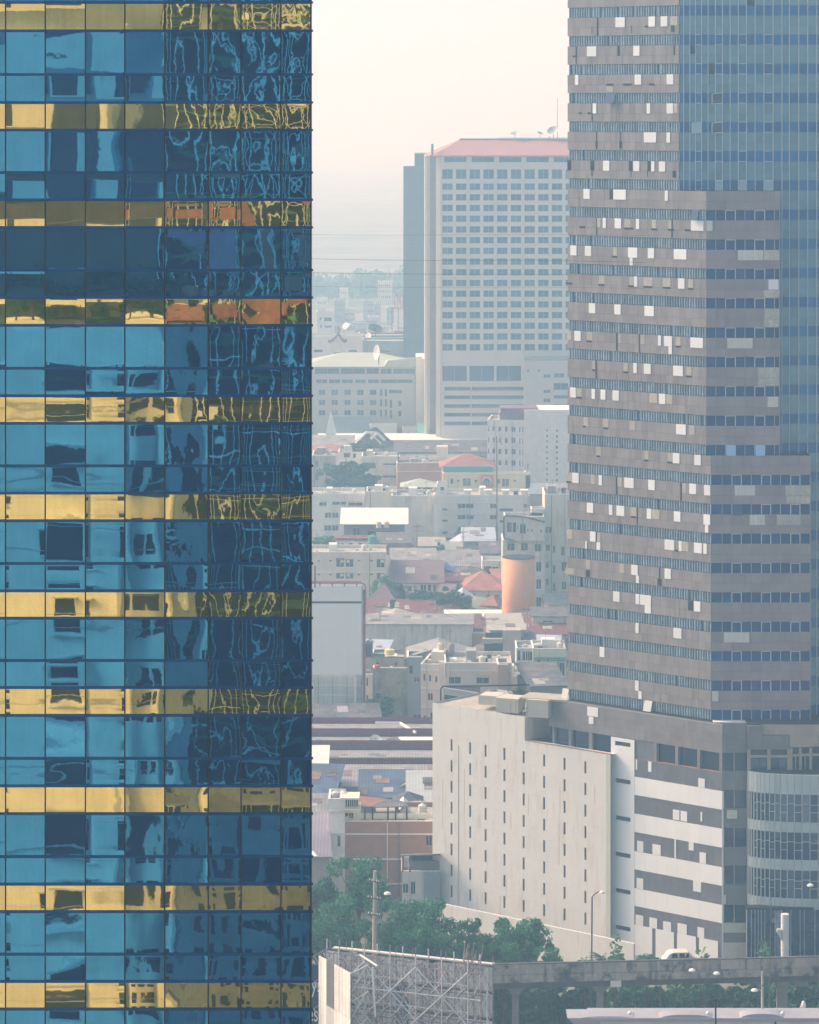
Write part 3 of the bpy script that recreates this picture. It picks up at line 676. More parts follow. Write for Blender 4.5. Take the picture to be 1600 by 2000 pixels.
for p in ((1266.6, 1273, 0, .05, .6), (1364.5, 1377, 0, .5, .98), (1242.5, 1245, 0, .05, .6), (1315, 1327.5, 2, .42, .95), (1330, 1342.7, 2, .42, .95), (1369, 1372, 2, .3, .8),
          (1245, 1257, 4, .42, .98), (1275, 1291, 4, .45, .98), (1318, 1321, 4, .0, 1), (1346, 1355.5, 4, .0, .42), (1367, 1379.5, 4, .42, .98),
          (1244, 1257, 6, .42, .98), (1354.5, 1370, 6, .0, .55), (1242, 1257, 8, .45, 1), (1269, 1284, 8, .45, 1), (1296, 1311.5, 8, .5, 1), (1324, 1342, 8, .45, 1), (1363, 1376, 8, .45, 1)): patch(*p)
# frontal corner bay between the oblique facade and the rotunda
fc = Fr(fd.P(sD, 0)[0], DC, 0); xc = lambda p: xt(p, DC) - xt(1411, DC); zc_ = lambda y: zt(y, DC)
rows = [(1412, 1470.5, 'c'), (1470.5, 1506, 'v'), (1506, 1543, 'c'), (1543, 1579, 'v'), (1579, 1617, 'c'), (1617, 1655, 'v'), (1655, 1691, 'c'), (1691, 1728, 'v'), (1728, 1768, 'c'), (1768, 1803, 'v'), (1803, 1822, 'p'), (1822, 1841, 'c'), (1841, 1878, 'p'), (1878, 1890, 'c')]
for a, b, k in rows:
    if k == 'v':
        piece(fc, 'window', m_pwin, pod, .03, xc(1434), zc_(b), zc_(a), -.4, -.3); piece(fc, 'window', m_pwin, pod, xc(1435.4), xc(1456), zc_(b), zc_(a), -.4, -.3)
        piece(fc, 'mullion', m_alu, pod, xc(1434.1), xc(1435.2), zc_(b), zc_(a), -.4, -.2)
    else:
        piece(fc, 'concrete_panel', m_conc2 if k == 'c' else m_pan2, pod, 0.02, xc(1459), zc_(b) + .01, zc_(a) - .01, -.4, -.01 if k == 'c' else .0)
piece(fc, 'replacement_panel', m_pan2, pod, xc(1420), xc(1440), zc_(1599), zc_(1582), .002, .05)
piece(fc, 'replacement_panel', m_pan2, pod, xc(1411.5), xc(1418), zc_(1766), zc_(1748), .002, .05)
piece(fc, 'corner_pier', m_stripe, pod, -.02, .14, zc_(1880), zc_(1545), -.5, .03)
# rotunda: curved glass drum
rx_ = [1460, 1463.5, 1467.7, 1473, 1479, 1486.7, 1494.3, 1503.4, 1513.7, 1525.2, 1537.9, 1551.8, 1566.9, 1582.4, 1598.5, 1614.5, 1630]
def rD(px):
    t = min(1.0, (px - 1460) / 150.0); return DC - .3 - 3.0 * math.sqrt(max(0, 1 - (1 - t) ** 2))
rp = [(xt(p, rD(p)), rD(p)) for p in rx_]
rot = thing('rotunda', (xt(1600, 400), 398, 0), 'curved glass drum with pale panel bands at the foot of the office tower', 'building')
m_rg = glassy('rotunda glass', (0.010, 0.035, 0.085), (0.4, 0.6, 0.9), 0.16, 0.05, rnd=0.45)
m_rp = M('pale metal panel', (0.46, 0.53, 0.54), 0.5, var=0.08, scale=0.5, rnd=0.10, stain=.2, stain_col=(.2, .22, .22))
def zr(y): return zt(y, rD(1550))
MB().prism([(p[0], p[1] + .5) for p in rp] + [(78, 420), (rp[0][0], 420)], zr(1776), zr(1512)).build('core', m_dark, rot)
rowsr = [(1513.7, 1551.8, 'p'), (1551.8, 1606, 'v'), (1606, 1626, 'p'), (1626, 1679.5, 'v'), (1679.5, 1700, 'p'), (1700, 1755, 'v'), (1755, 1776, 'p')]
for i, (a, b) in enumerate(zip(rp, rp[1:])):
    f = Fr(a[0], a[1], math.degrees(math.atan2(b[1] - a[1], b[0] - a[0]))); w = math.hypot(b[0] - a[0], b[1] - a[1])
    for y0_, y1_, k in rowsr:
        if k == 'p': piece(f, 'pale_panel', m_rp, rot, .02, w - .02, zr(y1_), zr(y0_), -.3, .05)
        else:
            z0_, z1_ = zr(y1_), zr(y0_)
            piece(f, 'glass_pane', m_rg, rot, .01, w - .01, z0_, z1_, -.2, -.05)
            if i >= 3:
                for t_ in ((.62, .35) if i % 2 else (.66,)):
                    piece(f, 'transom', m_alu, rot, .03, w - .03, z0_ + (z1_ - z0_) * t_ - .03, z0_ + (z1_ - z0_) * t_ + .03, -.05, .0)
            piece(f, 'mullion', m_alu, rot, -.04, .04, z0_, z1_, -.05, .08)
# recessed ground storey of the drum with its round column
gy = [(xt(p, 393.5), 393.5) for p in (1459, 1467.7, 1475, 1481, 1487, 1494.3, 1514, 1527, 1545, 1563, 1571, 1592, 1612, 1640)]
for i, (a, b) in enumerate(zip(gy, gy[1:])):
    f = Fr(a[0], a[1], 0); w = b[0] - a[0]
    for j in range(4):
        z0_ = zt(1880, 393.5) + j * (zr(1776) - zt(1880, 393.5)) / 4; hh = (zr(1776) - zt(1880, 393.5)) / 4
        piece(f, 'lobby_pane', m_rg, rot, .02, w - .02, z0_ + .02, z0_ + hh - .02, -.1, 0)
    piece(f, 'mullion', m_alu, rot, -.025, .025, 0, zr(1776), -.1, .06)
MB().box(gy[0][0], 78, 393.7, 395, 0, zr(1776) + .3).build('lobby_wall', m_dark, rot)
cx_ = xt(1535, 390.5); MB().lathe((cx_, 391.3, 0), [(.5, 0), (.5, zt(1853, 391) - .1), (.53, zt(1853, 391) - .05), (.53, zt(1853, 391) + .05), (.5, zt(1853, 391) + .1), (.5, zr(1776) + .1)], 20).build('column', m_white, rot, smooth=False)
MB().hexa((cx_ - 1.05, 390.8, zt(1824, 390)), (cx_ - .5, 390.8, zt(1840, 390)), (cx_ - .5, 391.2, zt(1840, 390)), (cx_ - 1.05, 391.2, zt(1824, 390)), (cx_ - .95, 390.8, zt(1826, 390) + .5), (cx_ - .5, 390.8, zt(1824, 390) + .3), (cx_ - .5, 391.2, zt(1824, 390) + .3), (cx_ - .95, 391.2, zt(1826, 390) + .5)).build('torn_canopy', m_white, rot)
# colonnade storey over the drum
DQ = DC - .6; fq = Fr(xt(1460, DQ), DQ, 0); xq = lambda p: xt(p, DQ) - xt(1460, DQ); zz_ = lambda y: zt(y, DQ)
MB().box(xt(1461, DQ), 78, DQ + .5, 412, zz_(1516), zt(1414, DQ + .5)).build('upper_core', m_dark, rot)
for a, b in ((1468, 1482.5), (1483.7, 1498.5), (1505.5, 1521), (1522, 1537)): piece(fq, 'window', m_rg, rot, xq(a), xq(b), zz_(1515), zz_(1482), -.4, -.3)
for a, b in ((1468.5, 1500), (1506, 1539)): piece(fq, 'top_window', m_pwin, rot, xq(a), xq(b), zz_(1473.5), zz_(1466), -.4, -.3)
for a in (1460, 1499, 1538): piece(fq, 'column', m_concw, rot, xq(a), xq(a) + .4, zz_(1515), zz_(1465), -.4, .02)
piece(fq, 'lintel', m_concw, rot, xq(1464), xq(1542), zz_(1480), zz_(1475), -.3, .0)
fw = Fr(xt(1543, DQ), DQ, 8); sw = fw.s_of
for a in (1543.5, 1561.5, 1581.5, 1601): piece(fw, 'column', m_concw, rot, sw(a), sw(a) + .3, zz_(1515), zz_(1462), -.4, .03)
for a, b in ((1549, 1561), (1566, 1581), (1586, 1600)):
    piece(fw, 'window', m_pwin, rot, sw(a), sw(b), zz_(1515), zz_(1479), -.4, -.3); piece(fw, 'top_window', m_pwin, rot, sw(a), sw(b), zz_(1473), zz_(1462), -.4, -.3); piece(fw, 'lintel', m_concw, rot, sw(a), sw(b), zz_(1478), zz_(1473.5), -.3, .0)
    piece(fw, 'mullion', m_alu, rot, (sw(a) + sw(b)) / 2 - .03, (sw(a) + sw(b)) / 2 + .03, zz_(1515), zz_(1479), -.3, -.1)
piece(fq, 'concrete_panel', m_conc2, rot, .02, xq(1490), zz_(1464.5), zz_(1418), -.4, .0); piece(fq, 'concrete_panel', m_conc2, rot, xq(1490.5), xq(1543), zz_(1464.5), zz_(1437), -.4, .0)
piece(fq, 'parapet', m_concw, rot, xq(1490.5), xq(1620), zz_(1436), zz_(1417), -.9, -.35)
piece(fw, 'concrete_panel', m_concw, rot, sw(1543.5), sw(1640), zz_(1460), zz_(1436), -.4, .0)

# ================= PARKING BLOCK (white oblique slab with slits) =================
o2 = fd.P(0, 0, 1.1); fk = Fr(o2[0], o2[1], math.degrees(fa.a))
pk = thing('parking_block', (12, 412, 0), 'tall cream windowless block with eight columns of narrow louvred slits', 'building')
m_park = M('cream stained render', (0.68, 0.69, 0.66), 0.85, var=0.04, scale=0.15, stain=0.6, stain_col=(.46, .40, .31))
m_parkg = M('greenish strip', (0.50, 0.55, 0.48), 0.85, var=0.05, scale=0.5, stain=.3, stain_col=(.35, .36, .3))
kA, kB, kC = fk.s_of(845), fk.s_of(1025), fk.s_of(1193)
zA = fk.z_of(845, 1372); zB = fk.z_of(1193, 1474)
cxs = [882, 918.3, 948.5, 985.3, 1022.9, 1062.8, 1102.7, 1143.4]
sl = []
zrow0 = fk.z_of(882, 1444); zp = (fk.z_of(882, 1444) - fk.z_of(882, 1444 + 40.8)); zh = fk.z_of(882, 1444) - fk.z_of(882, 1467)
for c in cxs:
    s_ = fk.s_of(c)
    for r in range(11): sl.append((s_ - .17, s_ + .17, max(.1, zrow0 - r * zp - zh), zrow0 - r * zp))
mb = MB(); wall(fk, mb, kA, kC, 0, zB, sl, .3); wall(fk, mb, kA, kB, zB, zA, [], .3)
P = fk.P
mb.quad(P(kA, 0, 0), P(kA, zA, 0), P(kA, zA, -13), P(kA, 0, -13)); mb.quad(P(kB, zB, 0), P(kB, zA, 0), P(kB, zA, -13), P(kB, zB, -13)); mb.quad(P(kB, zB, 0), P(kC, zB, 0), P(kC, zB, -1.0), P(kB, zB, -1.0)); mb.quad(P(kA, 0, -13), P(kB, 0, -13), P(kB, zA, -13), P(kA, zA, -13))
mb.build('wall', m_park, pk, weld=True)
for h in sl: piece(fk, 'slit_window', m_lou, pk, *h, -.3, -.16)
z = zrow0 + .10; j = 0
while z > 1: piece(fk, 'pour_joint', m_parkg, pk, kA + .02, kC - .6, z - .008, z + .008, .001, .004); z -= zp; j += 1
piece(fk, 'downpipe', m_parkg, pk, fk.s_of(894.6), fk.s_of(895.8), 2, zrow0 - .6, .002, .05)
piece(fk, 'end_pilaster', m_parkg, pk, fk.s_of(1184), kC - .01, .0, zB - .02, .002, .03)
piece(fk, 'rusty_coping', m_brick_edge, pk, kB + .02, kC - .02, zB + .004, zB + .07, -.3, .03)
m_stk = M('rust streak', (0.42, 0.34, 0.24), 0.9, var=0.3, scale=3)
for x_, y0_, y1_ in ((865, 1520, 1620), (907, 1500, 1590), (1032, 1552, 1592), (1094, 1537, 1588), (1092, 1588, 1690), (1162, 1534, 1570), (998, 1588, 1620), (977, 1750, 1800)):
    piece(fk, 'stain', m_stk, pk, fk.s_of(x_) - .03, fk.s_of(x_) + .04, fk.z_of(x_, y1_), fk.z_of(x_, y0_), .001, .003)
m_roofg = M('grey roof slab', (0.40, 0.37, 0.31), 0.9, var=0.2, scale=0.4)
MB().prism([P(kA + .02, 0, -.25)[:2], P(kB - .02, 0, -.25)[:2], P(kB - .02, 0, -12.8)[:2], P(kA + .02, 0, -12.8)[:2]], zA - .35, zA - .25).build('roof_deck', m_roofg, pk)
def roofbox(fr, par, nm, mat, px0, px1, D, yt_, yb_, dep=3, skew=0):
    f = Fr(xt(px0, D), D, -20); w = f.s_of(px1); mb = MB(); f.box(mb, 0, w, zt(yb_, D), zt(yt_, D), -dep, 0); return mb.build(nm, mat, par)
m_beige = M('beige render', (0.55, 0.53, 0.46), 0.85, var=0.06, scale=0.5, stain=.25, stain_col=(.4, .36, .28))
roofbox(fk, pk, 'roof_hut', m_beige, 935, 972, 422, 1358, 1376, 3); roofbox(fk, pk, 'roof_hut', m_beige, 969, 1012, 419, 1363, 1391, 3)
roofbox(fk, pk, 'roof_hut', m_beige, 1028, 1071, 414, 1366, 1400, 3); roofbox(fk, pk, 'roof_slab', m_roofg, 1015, 1108, 415, 1362, 1366, 4)
lad = MB(); a = W(1018, 1396, 413.5); b = W(1026, 1366, 414.5)
for dx in (0, .45): lad.tube(a + Vector((dx, 0, 0)), b + Vector((dx, 0, 0)), .03, k=4)
for i in range(7): q = a.lerp(b, i / 6.5); lad.tube(q, q + Vector((.45, 0, 0)), .025, k=4)
for px in (998, 1008, 1031): lad.tube(W(px, 1398, 413), W(px, 1370, 413), .025, k=4)
tag(lad.build('roof_ladder', m_mull), 'small steel ladder leaning on the cream roof huts', 'ladder')
m_weed = M('weeds', (0.10, 0.11, 0.05), 0.9, var=0.4, scale=2)
mb = MB(); rr = random.Random(5)
for i in range(500):
    p = W(rr.gauss(1018, 9), rr.gauss(1357, 4), 428); q = Vector((rr.uniform(-.2, .2), rr.uniform(-.2, .2), rr.uniform(0, .25))); mb.quad(p, p + q, p + q + Vector((.1, 0, .1)), p + Vector((.1, .05, 0)))
tag(mb.build('roof_weeds', m_weed), 'scrubby weeds growing on the roof behind the huts', 'plant')

# rooftop sign behind the cream block
sg = thing('rooftop_sign', (xt(910, 470), 470, 0), 'long horizontal sign in a dark pipe frame behind the cream block', 'sign')
D = 470
m_pale_g = M('pale sign sheet', (0.62, 0.70, 0.68), 0.6, var=0.05); m_teal = M('dark teal sign', (0.05, 0.12, 0.14), 0.6, var=0.4, scale=1.5, patch=((.25, .3, .3), .6, 1.5)); m_purp = M('rusty truss', (0.17, 0.09, 0.10), 0.8, var=0.3, scale=3)
def slantq(y0a, y0b, y1a, y1b, xa, xb, D, mat, nm, par, t=.3):
    mb = MB(); A_, B_, C_, D_ = W(xa, y1a, D), W(xb, y1b, D + 1), W(xb, y0b, D + 1), W(xa, y0a, D); o = Vector((0, t, 0))
    mb.hexa(A_, B_, B_ + o, A_ + o, D_, C_, C_ + o, D_ + o); return mb.build(nm, mat, par)
slantq(1343, 1354, 1356, 1367, 866, 935, D, m_pale_g, 'pale_board', sg); slantq(1356.5, 1362, 1370, 1372, 868, 934, D + .1, m_teal, 'dark_board', sg)
mb = MB(); mb.path([W(861, 1380, D - .5), W(861, 1346, D - .5), W(865, 1341, D - .5), W(1035, 1338, D + 3)], .12)
mb.build('pipe_frame', m_mull, sg)
mb = MB()
for i in range(40):
    t0, t1 = i / 40, (i + 1) / 40
    a = W(868 + 70 * t0, 1341 + 0 * t0, D); b = W(868 + 70 * t1, 1342 + 10 * t1, D); mb.tube(a, b, .05, k=4); mb.tube(W(868 + 70 * t0, 1342 + 10 * t0, D), W(868 + 70 * t1, 1341, D), .05, k=4)
mb.build('truss', m_purp, sg, kind='stuff')
slantq(1348, 1351, 1362, 1366, 950, 1000, 455, m_beige, 'end_board', sg)

# ================= VIADUCT =================
vd = thing('viaduct', (xt(1280, 361), 361, 0), 'stained concrete road viaduct crossing in front of the towers', 'bridge')
m_via = M('stained viaduct concrete', (0.34, 0.32, 0.285), 0.95, var=0.25, scale=0.5, stain=1.0, stain_col=(.07, .07, .075), patch=((.10, .10, .105), .50, .55))
m_viab = M('dark soot concrete', (0.11, 0.11, 0.12), 0.95, var=0.3, scale=0.6)
m_clean = M('clean concrete patch', (0.40, 0.36, 0.31), 0.9, var=0.1, scale=0.8)
fv = Fr(xt(965, 360), 360, math.degrees(math.atan2(3.2, 35.7)))
vT, vB = 10.85, 8.75; L0, L1 = -24, 44
seg = 4.0; n_ = int((L1 - L0) / seg)
for i in range(n_):
    a = L0 + i * seg
    piece(fv, 'parapet_segment', m_via, vd, a + .02, a + seg - .02, vT - 1.25, vT - .12, -.25, 0)
    piece(fv, 'coping', m_viab, vd, a + .01, a + seg - .01, vT - .118, vT, -.32, .06)
    piece(fv, 'edge_beam', m_via, vd, a + .02, a + seg - .02, vB, vT - 1.27, -.4, .16)
piece(fv, 'deck', m_asph, vd, L0, L1, vT - 1.5, vT - 1.2, -4.8, -.41)
piece(fv, 'girder', m_viab, vd, L0, L1, vB - .9, vT - 1.52, -4.2, -.9)
for x0_, x1_ in ((1246, 1266), (1408, 1443), (1553, 1575), (1211, 1224), (1284, 1289), (1362, 1370)): piece(fv, 'clean_patch', m_clean, vd, fv.s_of(x0_), fv.s_of(x1_), vT - 1.2, vT - .14, .002, .02)
for px, w, capw in ((1178, .75, 2.2), (1536, 1.15, 1.5), (1012, .75, 2.2), (780, .75, 2.2)):
    s_ = fv.s_of(px); p_ = fv.P(s_, 0, -2.4)
    MB().box(p_[0] - w / 2, p_[0] + w / 2, p_[1] - .5, p_[1] + .5, 0, vB - 1.9).build('pier', m_conc2, vd)
    MB().hexa((p_[0] - w / 2, p_[1] - .6, vB - 1.9), (p_[0] + w / 2, p_[1] - .6, vB - 1.9), (p_[0] + w / 2, p_[1] + .6, vB - 1.9), (p_[0] - w / 2, p_[1] + .6, vB - 1.9), (p_[0] - capw / 2, p_[1] - .9, vB - .92), (p_[0] + capw / 2, p_[1] - .9, vB - .92), (p_[0] + capw / 2, p_[1] + .9, vB - .92), (p_[0] - capw / 2, p_[1] + .9, vB - .92)).build('pier_cap', m_conc2, vd)
t = MB(); fv.box(t, fv.s_of(1193), fv.s_of(1214), vB - .78, vB - .08, -.3, -.1); tag(t.build('bridge_sign', m_white), 'blank white plate hung under the viaduct edge', 'sign')

# car on the viaduct: an off-white estate car
def make_car(label, s0_, L_, mat):
    c = thing('estate_car', fv.P(s0_, vT - 1.2, -2.2), label, 'car'); z0_ = vT - 1.2
    prof = [(0, .35), (.02, .75), (.35, .95), (.75, 1.45), (1.2, 1.6), (3.0, 1.6), (3.5, 1.05), (4.4, .92), (4.55, .6), (4.5, .35)]
    k = L_ / 4.55; mb = MB()
    for (y0_, y1_) in ((-3.1, -1.4),):
        n = len(mb.v)
        for d_ in (y1_, y0_): mb.v += [fv.P(s0_ + x * k, z0_ + z, d_ - .0) for x, z in prof]
        m_ = len(prof); mb.f.append(tuple(n + i for i in range(m_ - 1, -1, -1))); mb.f.append(tuple(n + m_ + i for i in range(m_)))
        for i in range(m_): j = (i + 1) % m_; mb.f.append((n + i, n + j, n + m_ + j, n + m_ + i))
    mb.build('body', mat, c)
    for a, b in ((.95, 1.75), (1.85, 2.6), (2.65, 3.1)):
        q = MB(); z1_ = 1.5; q.hexa(fv.P(s0_ + a * k, z0_ + 1.0, -1.38), fv.P(s0_ + b * k, z0_ + 1.0, -1.38), fv.P(s0_ + b * k, z0_ + 1.0, -1.41), fv.P(s0_ + a * k, z0_ + 1.0, -1.41), fv.P(s0_ + (a + .12) * k, z0_ + z1_, -1.38), fv.P(s0_ + (b - .1) * k, z0_ + z1_, -1.38), fv.P(s0_ + (b - .1) * k, z0_ + z1_, -1.41), fv.P(s0_ + (a + .12) * k, z0_ + z1_, -1.41)); q.build('side_window', m_dglass, c)
    for x in (.8, 3.7):
        for d_ in (-1.38, -3.0):
            p_ = Vector(fv.P(s0_ + x * k, z0_ + .33, d_)); q = p_ - Vector((fv.n.x, fv.n.y, 0)) * .22; MB().tube(p_, q, .33, k=14).build('wheel', m_mull, c)
    return c
m_car = M('pale car paint', (0.66, 0.64, 0.58), 0.3, var=0.02, spec=.5)
make_car('pale estate car driving along the viaduct', fv.s_of(1293, -2.4), 4.3, m_car)

# lamps and poles
m_pole = M('dark steel pole', (0.10, 0.10, 0.11), 0.6, var=0.1); m_cpole = M('concrete pole', (0.42, 0.38, 0.33), 0.9, var=0.12, scale=1.5); m_lampw = M('white lamp shade', (0.80, 0.80, 0.76), 0.5, var=0.02)
def lamp(px, yb, yt_, arm_px, arm_y, D, label, group=None, r=.09, mat=None):
    t = thing('street_lamp', (xt(px, D), D, 0), label, 'street lamp', group)
    a = W(px, yb, D); a.z = max(0, a.z) if yb < 1990 else a.z
    b = W(px + (arm_px - px) * .08, yt_ + 6, D); c = W(arm_px - (arm_px - px) * .35, arm_y + 1, D); d_ = W(arm_px, arm_y, D)
    MB().path([Vector((a.x, a.y, 0)), b], r).build('pole', mat or m_pole, t); MB().path([b, W(px + (arm_px - px) * .3, yt_ + 1, D), c, d_], r * .7).build('arm', mat or m_pole, t)
    MB().lathe((d_.x, d_.y, d_.z - .12), [(.10, .18), (.30, .10), (.38, -.02), (.36, -.08)], 12).build('lamp_shade', m_lampw, t); return t
lamp(1155, 1872, 1746, 1176, 1741, 372, 'tall curved street lamp standing against the cream block')
lamp(1500, 1990, 1736, 1583, 1727, 352, 'street lamp with white shade in front of the glass drum', r=.05)
lamp(1330, 1990, 1900, 1352, 1893, 350, 'street lamp with white shade nearer the car of two before the viaduct', 'white lamps before the viaduct', r=.04)
lamp(1376, 1990, 1905, 1400, 1899, 350, 'street lamp with white shade just right of the middle of the viaduct', 'white lamps before the viaduct', r=.04)
lamp(1489, 1972, 1932, 1474, 1932, 340, 'small bracket lamp leaning left below the viaduct', r=.07, mat=m_cpole)
lamp(745, 1860, 1750, 757, 1743, 330, 'street lamp with white shade poking out of the trees', r=.04)
# utility pole with crossarms
D = 318; up = thing('utility_pole', (xt(729, D), D, 0), 'weathered concrete utility pole with three crossarms rising before the trees', 'utility pole')
MB().tube((xt(726, D), D, 0), W(733, 1701, D), .33, .17, 8).build('post', m_cpole, up)
for y, hw in ((1722, 9), (1755, 12), (1787, 11)):
    a, b = W(730 - hw, y - 2, D - .3), W(730 + hw + 2, y + 2, D - .3); MB().tube(a, b, .07, k=4).build('crossarm', m_purp, up)
    for k in (0.05, .3, .75, .95): q = a.lerp(b, k); MB().tube(q, q + Vector((0, 0, .22)), .05, k=5).build('insulator', m_lampw, up)
mb = MB(); mb.path([W(739, 1757, D - .3), W(738, 1860, D - .4)], .03, 4); mb.build('drop_cable', m_cpole, up)
D = 338; q = thing('utility_pole', (xt(1490, D), D, 0), 'slender pale concrete pole in front of the viaduct', 'utility pole'); MB().tube((xt(1493, D), D, 0), W(1489, 1898, D), .17, .12, 8).build('post', m_cpole, q)
MB().tube(W(1478, 1925, D - .2), W(1500, 1926, D - .2), .05, k=4).build('crossarm', m_purp, q)
D = 300; q = thing('lightning_mast', (xt(1398, D), D, 0), 'black mast standing at the bottom edge before the white roof', 'mast'); MB().tube((xt(1399, D), D, 8), W(1398, 1952, D), .12, .08, 8).build('post', m_mull, q); MB().tube(W(1398, 1952, D), W(1398, 1944, D), .03, k=4).build('spike', m_mull, q); MB().tube(W(1395, 1953, D), W(1401.5, 1953, D), .07, k=4).build('clamp', m_mull, q)
MB().tube((xt(1399, D), D, 0), (xt(1399, D), D, 8), .14, .12, 8).build('foot', m_mull, q)
q = thing('lightning_mast', (xt(1514.5, D), D, 0), 'short black finial just rising into the bottom edge', 'mast'); MB().tube((xt(1514.5, D), D, 0), W(1514.5, 1998, D), .12, .10, 8).build('post', m_mull, q); MB().lathe(W(1514.5, 1999, D), [(.05, -.1), (.13, 0), (.10, .08), (.02, .2)], 8).build('cap', m_mull, q)
# white birdlike statue on the kerb
D = 344; st = thing('statue', (xt(1570, D), D, 0), 'small white statue standing by the viaduct pier at right', 'statue')
MB().lathe(W(1570, 1975, D), [(.18, 0), (.22, .3), (.26, .7), (.17, .95), (.06, 1.08)], 10).build('body', m_white, st); MB().lathe(W(1568, 1960, D), [(.03, -.05), (.09, .05), (.10, .15), (.03, .25)], 8).build('head', m_white, st)
MB().path([W(1567, 1963, D), W(1564, 1967, D), W(1563, 1975, D)], .07).build('wing', m_white, st)
MB().box(xt(1562, D), xt(1578, D), D - .4, D + .4, 0, zt(1975, D)).build('plinth', m_conc2, st)

# long white-roofed hall along the bottom edge
D = 335; hl = thing('market_hall', (xt(1370, D), D + 6, 0), 'long cream hall with pale vaulted roof along the bottom edge', 'building')
m_hw = M('cream hall wall', (0.70, 0.66, 0.58), 0.85, var=0.05, stain=.2, stain_col=(.45, .4, .33)); m_hr = M('pale metal roof', (0.36, 0.36, 0.40), 0.6, var=0.08, scale=0.6, patch=((.36, .34, .38), .6, .8))
zf = zt(1989, D)
MB().box(xt(1172, D), xt(1680, D), D, D + 3, 0, zf - .25).build('wall', m_hw, hl)
MB().hexa((xt(1166, D), D - .4, zf - .25), (xt(1680, D), D - .4, zf - .25), (xt(1680, D), D + 3.4, zf - .25), (xt(1166, D), D + 3.4, zf - .25), (xt(1150, D), D - .4, zf + .12), (xt(1680, D), D - .4, zf + .12), (xt(1680, D), D + 3.4, zf + .12), (xt(1150, D), D + 3.4, zf + .12)).build('roof', m_hr, hl)
MB().hexa((xt(1172, D) , D - .3, zf - 3.2), (xt(1178, D), D - .3, zf - 3.2), (xt(1178, D), D + 4, zf - 3.2), (xt(1172, D), D + 4, zf - 3.2), (xt(1108, D), D - .3, zf + .1), (xt(1172, D), D - .3, zf + .1), (xt(1172, D), D + 3, zf + .1), (xt(1108, D), D + 3, zf + .1)).build('end_canopy', m_hr, hl)
for x0_, x1_, yp in ((1135, 1238, 1977), (1288, 1392, 1971), (1445, 1532, 1968)):
    mb = MB(); zc0 = zf + .1; a, b = xt(x0_, D), xt(x1_, D); hgt = (zt(yp, D + 1) - zc0); K = 14
    for i in range(K):
        t0, t1 = i / K, (i + 1) / K; h0, h1 = [hgt * .55 * (1 - abs(2 * t - 1) ** 3) for t in (t0, t1)]
        X0, X1 = a + (b - a) * t0, a + (b - a) * t1
        mb.quad((X0, D - .2, zc0), (X1, D - .2, zc0), (X1, D - .2, zc0 + h1), (X0, D - .2, zc0 + h0)); mb.quad((X0, D - .2, zc0 + h0), (X1, D - .2, zc0 + h1), (X1, D + 1.2, zc0 + h1 + .15), (X0, D + 1.2, zc0 + h0 + .15)); mb.quad((X0, D + 1.2, zc0 + h0 + .15), (X1, D + 1.2, zc0 + h1 + .15), (X1, D + 2.2, zc0), (X0, D + 2.2, zc0))
    mb.build('vault', m_hr, hl, weld=True)
for px in (1230, 1383, 1529): MB().lathe(W(px, 1980, D - .3), [(.15, -.1), (.24, 0), (.20, .15), (.06, .25)], 8).build('roof_vent', m_lampw, hl)

# ================= SCAFFOLD HOARDING (bottom left) =================
hb = thing('billboard_scaffold', (xt(790, 305), 305, 0), 'big steel billboard scaffold seen from behind with pale sheets', 'billboard')
m_sheet = M('pale hoarding sheet', (0.72, 0.71, 0.66), 0.8, var=0.10, scale=0.8, rib=(3.2, 'X'), ribw=0.25, rnd=0.12, stain=.3, stain_col=(.35, .3, .26))
m_steel = M('galvanised steel', (0.66, 0.68, 0.68), 0.5, var=0.12, scale=1); m_rsteel = M('rusting steel', (0.28, 0.24, 0.25), 0.7, var=0.35, scale=1.5)
zt0 = 25.7
pa = Vector((xt(640, 309), 309)); pb = Vector((xt(964, 302.8), 302.8)); fh = Fr(pa.x, pa.y, math.degrees(math.atan2(pb.y - pa.y, pb.x - pa.x))); Lh = (pb - pa).length
sheet_w = Lh / 12
for r in range(5):
    for i in range(12):
        rr = random.Random(i * 13 + r); 
        if rr.random() < .10 and i < 9: continue
        piece(fh, 'sheet', m_sheet, hb, i * sheet_w + .02, (i + 1) * sheet_w - .02, zt0 - 2.5 * (r + 1), zt0 - 2.5 * r - .25, -.06, -.02)
def bar(nm, mat, s0, z0, d0, s1, z1, d1, r=.045): return MB().tube(fh.P(s0, z0, d0), fh.P(s1, z1, d1), r, k=5).build(nm, mat, hb)
dps = (.15, 1.7, 3.3)
nb = 13
for di, d_ in enumerate(dps):
    for i in range(nb + 1):
        s_ = Lh * i / nb
        if di == 2 and i < 2: continue
        bar('post', m_rsteel if (i + di) % 2 else m_steel, s_, 13, d_, s_, zt0 + (.9 if di != 1 else .1), d_, .055)
    for r in range(6):
        if di == 2: bar('rail', m_steel if r % 2 else m_rsteel, Lh * 2 / nb, zt0 - 2.45 * r, d_, Lh, zt0 - 2.45 * r, d_, .06)
        else: bar('rail', m_rsteel, 0, zt0 - 2.45 * r, d_, Lh, zt0 - 2.45 * r, d_, .05)
